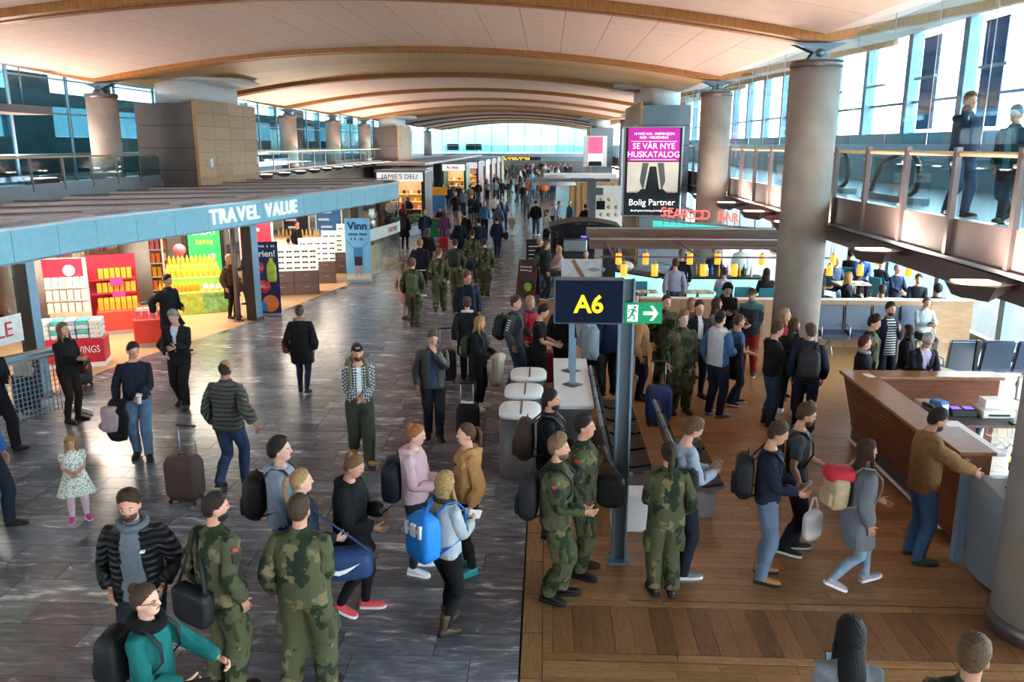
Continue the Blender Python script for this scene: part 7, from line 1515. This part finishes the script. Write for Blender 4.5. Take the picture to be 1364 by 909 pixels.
P = pp(969, 376, 1.78, 0, 'person with black hood up reading a phone by the oak partition', ('hoodie', '#121317'), ('jeans', '#1a1c24'), hair=('hood', '#1a1512', '#121317'), arms=('phone', 'phone'), head=(0, 20)); phone(P, 'L', 'phone held by the person with the black hood up')
P = pp(960, 414, 1.87, 130, 'young man in black cap and pale raglan hooded top with blue sleeves', ('hoodie', '#b4b6b8', {'sleeves': '#3f5f8a'}), ('jeans', '#1c2436', 'denim'), ('shoe', '#7a7262', '#6a6458'), ('cap', '#2a1f1a', '#15171b'), arms=('down', 'hold')); draped(P, 'R', '#1b2230', 'dark quilted jacket carried by the young man in the black cap', (.3, .16, .6), name='quilted_jacket', dz=-.1, cat='jacket')
P = pp(984, 419, 1.68, 95, 'man in blue tee with black trainers beside the capped young man', ('tee', '#3a6a9a'), ('jeans', '#26364c', 'denim'), ('shoe', '#17181c', '#e8e8e8'), ('short', '#5a402e'), arms=('hold', 'hold'), walk=.3)
P = pp(1003, 383, 1.82, -25, 'man in grey cap, dark jacket and red trousers', ('jacket', '#2b333c', {'yoke': '#3f6a70', 'yz': 1.4}), ('jeans', '#9a2f2c'), ('shoe', '#5a3f5a', '#e0e0e0'), ('cap', '#3a2a20', '#4a4a4a'), arms=('belly', 'phone'), head=(0, 15))
P = pp(787, 409, 1.82, 110, 'person in grey hooded top behind the gate sign', ('hoodie', '#7f8790'), ('jeans', '#1a1c24'), hair=('short', '#3a2a1e'), arms=('down', 'down')); draped(P, 'R', '#15161b', 'black jacket over the arm of the person in the grey hooded top', (.3, .16, .55), dz=-.1)
P = pp(750, 397, 1.80, 150, 'person in black jacket behind the gate sign', ('jacket', '#15171c'), ('jeans', '#15171c'), hair=('short', '#2a1e18'))
P = pp(813, 401, 1.80, 200, 'person in navy jacket and lanyard beside the sign post', ('jacket', '#1d2a48', {'open': '#c9d0d8'}), ('jeans', '#1a1c24'), hair=('short', '#4a3626'))
# seated and standing round the partition and counter
SEATX = DY(1165, 450, 18.3).x
P = person((SEATX+.93, 18.05, 0), 1.70, 0, 'woman in pale blue sweater seated with a phone', ('sweat', '#b4c4c8'), ('slim', '#22262e'), hair=('bun', '#8a6a50'), arms=('read', 'phone'), sit=.46, fem=True, head=(0, 15)); phone(P, 'R', 'phone held by the seated woman in the pale blue sweater')
P = pp(1187, 403, 1.82, 10, 'bearded man with headphones in striped shirt and navy jacket', ('jacket', '#20304a', {'open': '#d8dadd', 'opat': 'stripe', 'oc2': '#1a1d26', 'w': .1}), ('jeans', '#1b2030'), hair=('short', '#3a281e'), beard='#4a3020', arms=('strap', 'down'))
P = pp(1162, 420, 1.80, 60, 'young soldier with quiff standing by the blue grey seats', CAMO, CLEG, BOOT, ('quiff', '#2c2019'), head=(0, 12))
_g = DY(1153, 448, 13.25); P = person((_g.x, 13.25, 0), _g.z, 80, 'woman with wine red hair and patterned scarf at the counter', ('jacket', '#1c1e26'), BK, hair=('curly', '#5a1f28'), fem=True, arms=('hold', 'hold'), scarf=('wrap', '#8a8f9a'))
_g = DY(1231, 445, 13.1); P = person((_g.x, 13.1, 0), _g.z+.06, 5, 'white haired man with glasses in dark suit leaning on the counter', ('suit', '#1a1e28', {'open': '#b4a4c4', 'w': .07}), ('suit', '#1a1e28'), hair=('short', '#c9c9c6'), glasses=True, beard='#c4c4c0', arms=('table', 'phone'), lean=8, head=(0, 15)); phone(P, 'L', 'dark passport folder held by the white haired man', '#22262e', 'passport', (.1, .02, .14), 'passport', 20)
_g = DY(1211, 437, 14.3); P = person((_g.x, 14.3, 0), _g.z+.05, -120, 'person with long dark hair in black coat behind the white haired man', ('coat', '#17191f'), BK, hair=('long', '#1a1412'), fem=True)
# restaurant guests
def sit_at(px, py, face, label, top, hair, at=None, **k):
    p = G(px, py, 1.31)
    if at: p = Vector((at[0], at[1], 0))
    if px > 830: chair(p.x, p.y, R(face), 'teal shell chair taken by a restaurant guest', 'teal restaurant chairs')
    elif px > 700: chair(p.x, p.y, R(face), 'dark cafe chair taken by a guest near the kiosk', 'dark chairs near the kiosk', m_dk)
    return person((p.x, p.y, 0), 1.75, face, label, top, k.pop('legs', ('jeans', '#1c2230')), ('shoe', '#1d1d20'), hair, sit=.46, arms=k.pop('arms', ('table', 'table')), lod=k.pop('lod', 0), **k)
sit_at(1094, 358, 30, 'long haired diner in black with dark sunglasses', ('tee', '#14151a'), ('long', '#15100e'), glasses=True, arms=('cross', 'cross'))
sit_at(1131, 367, 60, 'diner with long blonde hair in black', ('sweat', '#15171c'), ('long', '#c0a070'), fem=True)
sit_at(1150, 340, -10, 'bald diner in a bright blue jacket', ('jacket', '#2a4f8a'), ('bald', '#8a7a70'))
sit_at(1175, 349, 120, 'white haired diner in black leaning over a table', ('sweat', '#17191f'), ('short', '#d0cdc6'), arms=('reach', 'table'))
sit_at(1196, 357, 15, 'grey haired diner in navy sweater by the window', ('sweat', '#1d2a44'), ('short', '#9a9a98'))
sit_at(1224, 370, -20, 'boy in dark sweater at the window table', ('sweat', '#1a1d28'), ('short', '#3a2a1e'))
sit_at(1250, 383, 160, 'diner with dark bobbed hair beside the window', ('sweat', '#23252c'), ('curly', '#1a1412'), fem=True)
sit_at(1175, 385, 178, 'diner with short brown hair seen from behind over the partition', ('sweat', '#3a3d46'), ('short', '#4a3628'))
sit_at(1115, 347, 20, 'diner with thin grey hair in chequered shirt', ('shirt', '#4a5a72'), ('bald', '#a09890'))
sit_at(1134, 337, 150, 'diner in black with dark hair at the far table', ('sweat', '#14161b'), ('short', '#15100e'))
sit_at(1078, 362, -150, 'curly haired diner next to the concrete column', ('sweat', '#2f5f6a'), ('curly', '#4a3020'))
# seafood bar
P = pp(900, 344, 1.82, 175, 'man in blue grey shirt standing at the seafood counter', ('shirt', '#8a97ac'), JN, hair=('crop', '#4a3c34'))
P = person((3.72, 22.58, 0), 1.8, 175, 'waiter in black shirt standing at the seafood counter', ('shirt', '#15171b'), ('suit', '#15171b'), hair=('short', '#8a8680'))
_g = DY(952, 333, 23.8); P = person((_g.x, 23.8, 0), 1.72, 0, 'bar worker in navy apron behind the counter', ('shirt', '#1d2a44'), ('suit', '#1a1c22'), hair=('short', '#6a4c36'))
sit_at(961, 358, 178, 'seated guest in pale blue shirt at the seafood bar', ('shirt', '#a3b0cc'), ('short', '#3a2a22'), at=(4.78, 22.0))
sit_at(1014, 356, 178, 'seated guest with long dark hair next to the tall column', ('sweat', '#20242c'), ('long', '#241814'), fem=True, at=(5.9, 22.0))
P = pp(988, 322, 1.75, -20, 'cook in white jacket at the back of the seafood bar', ('shirt', '#dfe2e4'), ('suit', '#22252c'), hair=('beanie', '#3a2a1e', '#e8eaec'), lod=1)
# upper gallery
def gal(px, py, X, face, label, top, legs, **k): d = ray(px, py); p = CP+d*(X/d.x); return person((p.x, p.y, 0), p.z-MEZ, face, label, top, legs, ('shoe', '#17181c'), k.pop('hair', ('short', '#6a4a34')), z=MEZ, **k)
gal(1293, 122, 6.45, 10, 'man in navy zip jacket talking on the phone on the gallery', ('jacket', '#1b2338'), ('jeans', '#26405f', 'denim'), arms=('hip', 'ear'), walk=.3)
gal(1358, 138, 6.6, -60, 'walker in teal and black jacket at the gallery edge', ('jacket', '#1d2a34', {'open': '#2f6f7a'}), ('jeans', '#14161c'), hair=('short', '#1c1512'), walk=.8)
gal(1092, 156, 7.2, 10, 'small figure in dark suit on the gallery beside the column', ('suit', '#1c222c', {'open': '#b8c4d0'}), ('suit', '#1c222c'), lod=1)
# travel shop
P = pp(395, 295, 1.72, 60, 'shop assistant in black with tied brown hair behind the sunglasses', ('shirt', '#14161c'), BK, hair=('bun', '#6a4428'), fem=True)
P = pp(384, 318, 1.3, 160, 'stooping shopper with dark hair among the sunglasses', ('sweat', '#2c2a2e'), ('slim', '#1a1a1e'), hair=('short', '#2a1512'))
P = pp(304, 340, 1.72, 70, 'fair haired shopper in tan coat with a brown bag beside the till', ('coat', '#4a3a24', {'hem': (.95, '#15161a')}), BK, hair=('short', '#c9a77a'), fem=True, arms=('hold', 'down')); sidebag(P, '#6a352a', 'brown shopping bag of the fair haired shopper', (-.05, -.32, .95), (.3, .14, .32), R(60), (.1, -.1, 1.45), flap=False)
P = pp(327, 328, 1.72, -100, 'cashier in black working at the till', ('shirt', '#14161b'), ('suit', '#14161b'), hair=('short', '#1a1210'), arms=('hold', 'hold'))
P = pp(150, 342, 1.68, 60, 'blonde shopper in pale cardigan bending over the white shelf', ('sweat', '#c9b9a4'), ('jeans', '#5a5048'), hair=('long', '#a87c46'), fem=True, lean=30)
# cafe on the right
P = pp(727, 321, 1.80, 95, 'man in dark coat with grey rucksack standing by the cafe', ('jacket', '#1a1c20'), ('jeans', '#22262c'), ('shoe', '#3a4a7a', '#e0e0e0'), ('short', '#7a6a5c'), walk=.3); backpack(P, '#3a4444', 'grey green rucksack on the man by the cafe', (.3, .16, .4), off=.02)
P = pp(718, 317, 1.72, 100, 'fair haired woman in black coat by the maroon board', ('coat', '#17181c'), ('jeans', '#33486a', 'denim'), ('shoe', '#8a7a5a', '#d8d0c0'), ('short', '#b5956a'), walk=.7, fem=True)
sit_at(744, 331, -60, 'little girl in pink seated at the kiosk table', ('sweat', '#c9a4ac'), ('long', '#c9a878'), fem=True)
sit_at(781, 337, 160, 'bald guest with white beard behind the photo hoarding', ('sweat', '#33383f'), ('bald', '#c0b8b0'))
CAFE = [(737, 266, 'guest in white blouse at the kiosk bar', '#cfd2d6', 'long', '#a88a60'), (745, 268, 'guest in pale blue shirt with back to the hall', '#7f93ac', 'short', '#5a3a28'), (759, 267, 'guest in teal jacket by the menu board', '#2f5f70', 'bald', '#8a7060'), (729, 279, 'barista in white shirt at the kiosk', '#d6d9dc', 'short', '#8a5a3a'), (796, 258, 'guest in navy suit at the far cafe wall', '#1f2f58', 'short', '#15100e'), (780, 272, 'guest in black with dark hair near the wayfinding post', '#1a1b20', 'short', '#1c1512')]
for px, py, lab, c, hs, hc in CAFE: pp(px, py, 1.76, rng.choice((170, 80, -60, 10)), lab, ('shirt' if c > '#7' else 'jacket', c), ('jeans', '#1f2430'), hair=(hs, hc), lod=1)
P = pp(714, 267, 1.80, 172, 'man in black jacket and jeans standing with a black bag', ('jacket', '#15161b'), ('jeans', '#3a5070', 'denim'), ('shoe', '#d8dade', '#ffffff'), ('short', '#2a201a')); sidebag(P, '#101115', 'black square bag of the man in black jacket and jeans', (.38, 0, 1.0), (.3, .12, .3), R(90), (.12, 0, 1.48))
# ---------------------------------------------------------------- people further down the hall
CN = {'#15161b': 'black', '#1c2436': 'navy', '#5c6a72': 'grey', '#7f93a8': 'pale blue', '#e06a2a': 'orange', '#7a2f38': 'red', '#d6d8da': 'white', '#2f6f8a': 'teal', '#6a5a44': 'brown', '#3f4a38': 'olive', '#5a3a66': 'plum'}
LN = {'#15161b': 'black', '#2b3f5c': 'blue', '#4a4c52': 'grey', '#6a5f50': 'sand'}
HN = {'#2a1e18': 'dark', '#8a6a48': 'fair', '#5a3a26': 'brown', '#b5986c': 'blonde', '#8a8884': 'grey'}
SN = {'jacket': 'jacket', 'coat': 'coat', 'hoodie': 'hooded top', 'shirt': 'shirt', 'sweat': 'sweater'}
FN = {0: 'walking towards the gates', 180: 'walking away down the hall', 90: 'crossing towards the cafes', -90: 'crossing towards the shops'}
seen = {}
def far(px, py, H=1.75, top=None, tc=None, lc=None, face=None, where='in the hall', lod=1, at=None, r_=random.Random(21)):
    tk = top or r_.choice(('jacket', 'coat', 'hoodie', 'shirt', 'sweat', 'jacket')); c = tc or r_.choice(['#15161b']*5+['#1c2436']*3+['#5c6a72', '#7f93a8', '#7a2f38', '#d6d8da', '#2f6f8a', '#6a5a44', '#3f4a38', '#5a3a66'])
    l = lc or r_.choice(('#15161b', '#2b3f5c', '#2b3f5c', '#4a4c52', '#6a5f50')); hc = r_.choice(list(HN)); f = face if face is not None else r_.choice((180, 180, 0, 0, 90, -90)); hs = r_.choice(('short', 'short', 'long', 'crop', 'pony'))
    lab = '%s haired person in %s %s and %s trousers, %s %s' % (HN[hc], CN[c], SN[tk], LN[l], FN[f], where); lab = ' '.join(lab.split()[:16]); g = 'alike walkers: '+lab
    return person(at or head_place(px, py, H), H, f+r_.uniform(-15, 15), lab, (tk, c), ('jeans', l), hair=(hs, hc), walk=r_.choice((0, .4, .6, -.5)), lod=lod, fem=hs in ('long', 'pony'), group=g, arms=('down', r_.choice(('down', 'hold', 'fwd'))))
FARP = []
for px, py, k, c, f in ((566, 255, 'jacket', '#15161b', 180), (607, 255, 'coat', '#15161b', 0), (617, 251, 'jacket', '#5c6a72', 0), (626, 246, 'jacket', '#6a5a44', 180), (636, 262, 'hoodie', '#1c2436', 180), (637, 241, 'jacket', '#15161b', 180), (649, 239, 'shirt', '#5c6a72', 180), (660, 238, 'jacket', '#7f93a8', 180), (669, 239, 'sweat', '#15161b', 180), (678, 239, 'shirt', '#1c2436', 180), (697, 244, 'coat', '#15161b', 0), (702, 253, 'sweat', '#5c6a72', 0), (703, 237, 'jacket', '#e06a2a', 180), (726, 239, 'jacket', '#e06a2a', 180), (722, 237, 'jacket', '#e06a2a', 0), (714, 232, 'shirt', '#2f6f8a', 0), (688, 241, 'jacket', '#15161b', 90),
                       (537, 249, 'jacket', '#15161b', 180), (530, 254, 'shirt', '#d6d8da', 0), (545, 253, 'sweat', '#7a2f38', -90), (582, 251, 'shirt', '#1c2436', 90), (590, 245, 'sweat', '#5c6a72', 0), (598, 246, 'jacket', '#15161b', 180), (604, 243, 'coat', '#6a5a44', 0), (611, 244, 'jacket', '#1c2436', 180), (645, 268, 'jacket', '#2f6f8a', 0), (628, 258, 'coat', '#1c2436', 0)):
    far(px, py, 1.76, k, c, face=f, where='by the deli' if px < 600 else 'mid hall', at={537: (-8.1, 47.85, 0), 530: (-8.75, 45.9, 0), 545: (-7.95, 45.75, 0)}.get(px)); FARP.append((px, py))
rc = random.Random(5); used = []; near_ = [tuple(head_place(a_, b_, 1.76)[:2]) for a_, b_ in FARP]
tries = 0
while len(used) < 78 and tries < 4000:
    tries += 1; Y = rc.uniform(72, 150); X = rc.uniform((-5.6 if Y < 85 else -4.0) if Y < 108 else -10, .8 if Y < 108 else 4)
    if all(math.hypot(X-a, Y-b) > .9 for a, b in used+near_): used.append((X, Y))
for X, Y in used:
    v = Vector((X, Y, 1.75))-CP; dd = v.dot(CF); far(IW/2+F_PX*v.dot(CR)/dd, IH/2-F_PX*v.dot(CU)/dd, where='in the far crowd' if Y > 100 else 'before the bridge')
# luggage details at the far left edge
p = G(57, 525); suitcase((-9.17, 13.5), R(60), '#17191e', 'black soft case with a pale scarf standing beside the mesh screen', .4, .3, .62, 0, ribs=False); o = draped(type('q', (), {'hand': {'x': Vector((-9.17, 13.5, .86))}, 'face': 30}), 'x', '#b5a99c', 'pale patterned scarf draped over the black case', (.32, .3, .3), 'draped_scarf', -.12, cat='scarf')
p = G(118, 513); suitcase((p.x-.05, p.y-.1), R(70), '#1d1c1e', 'small black case with yellow straps by the red sale box', .34, .25, .42, 0, ribs=False)
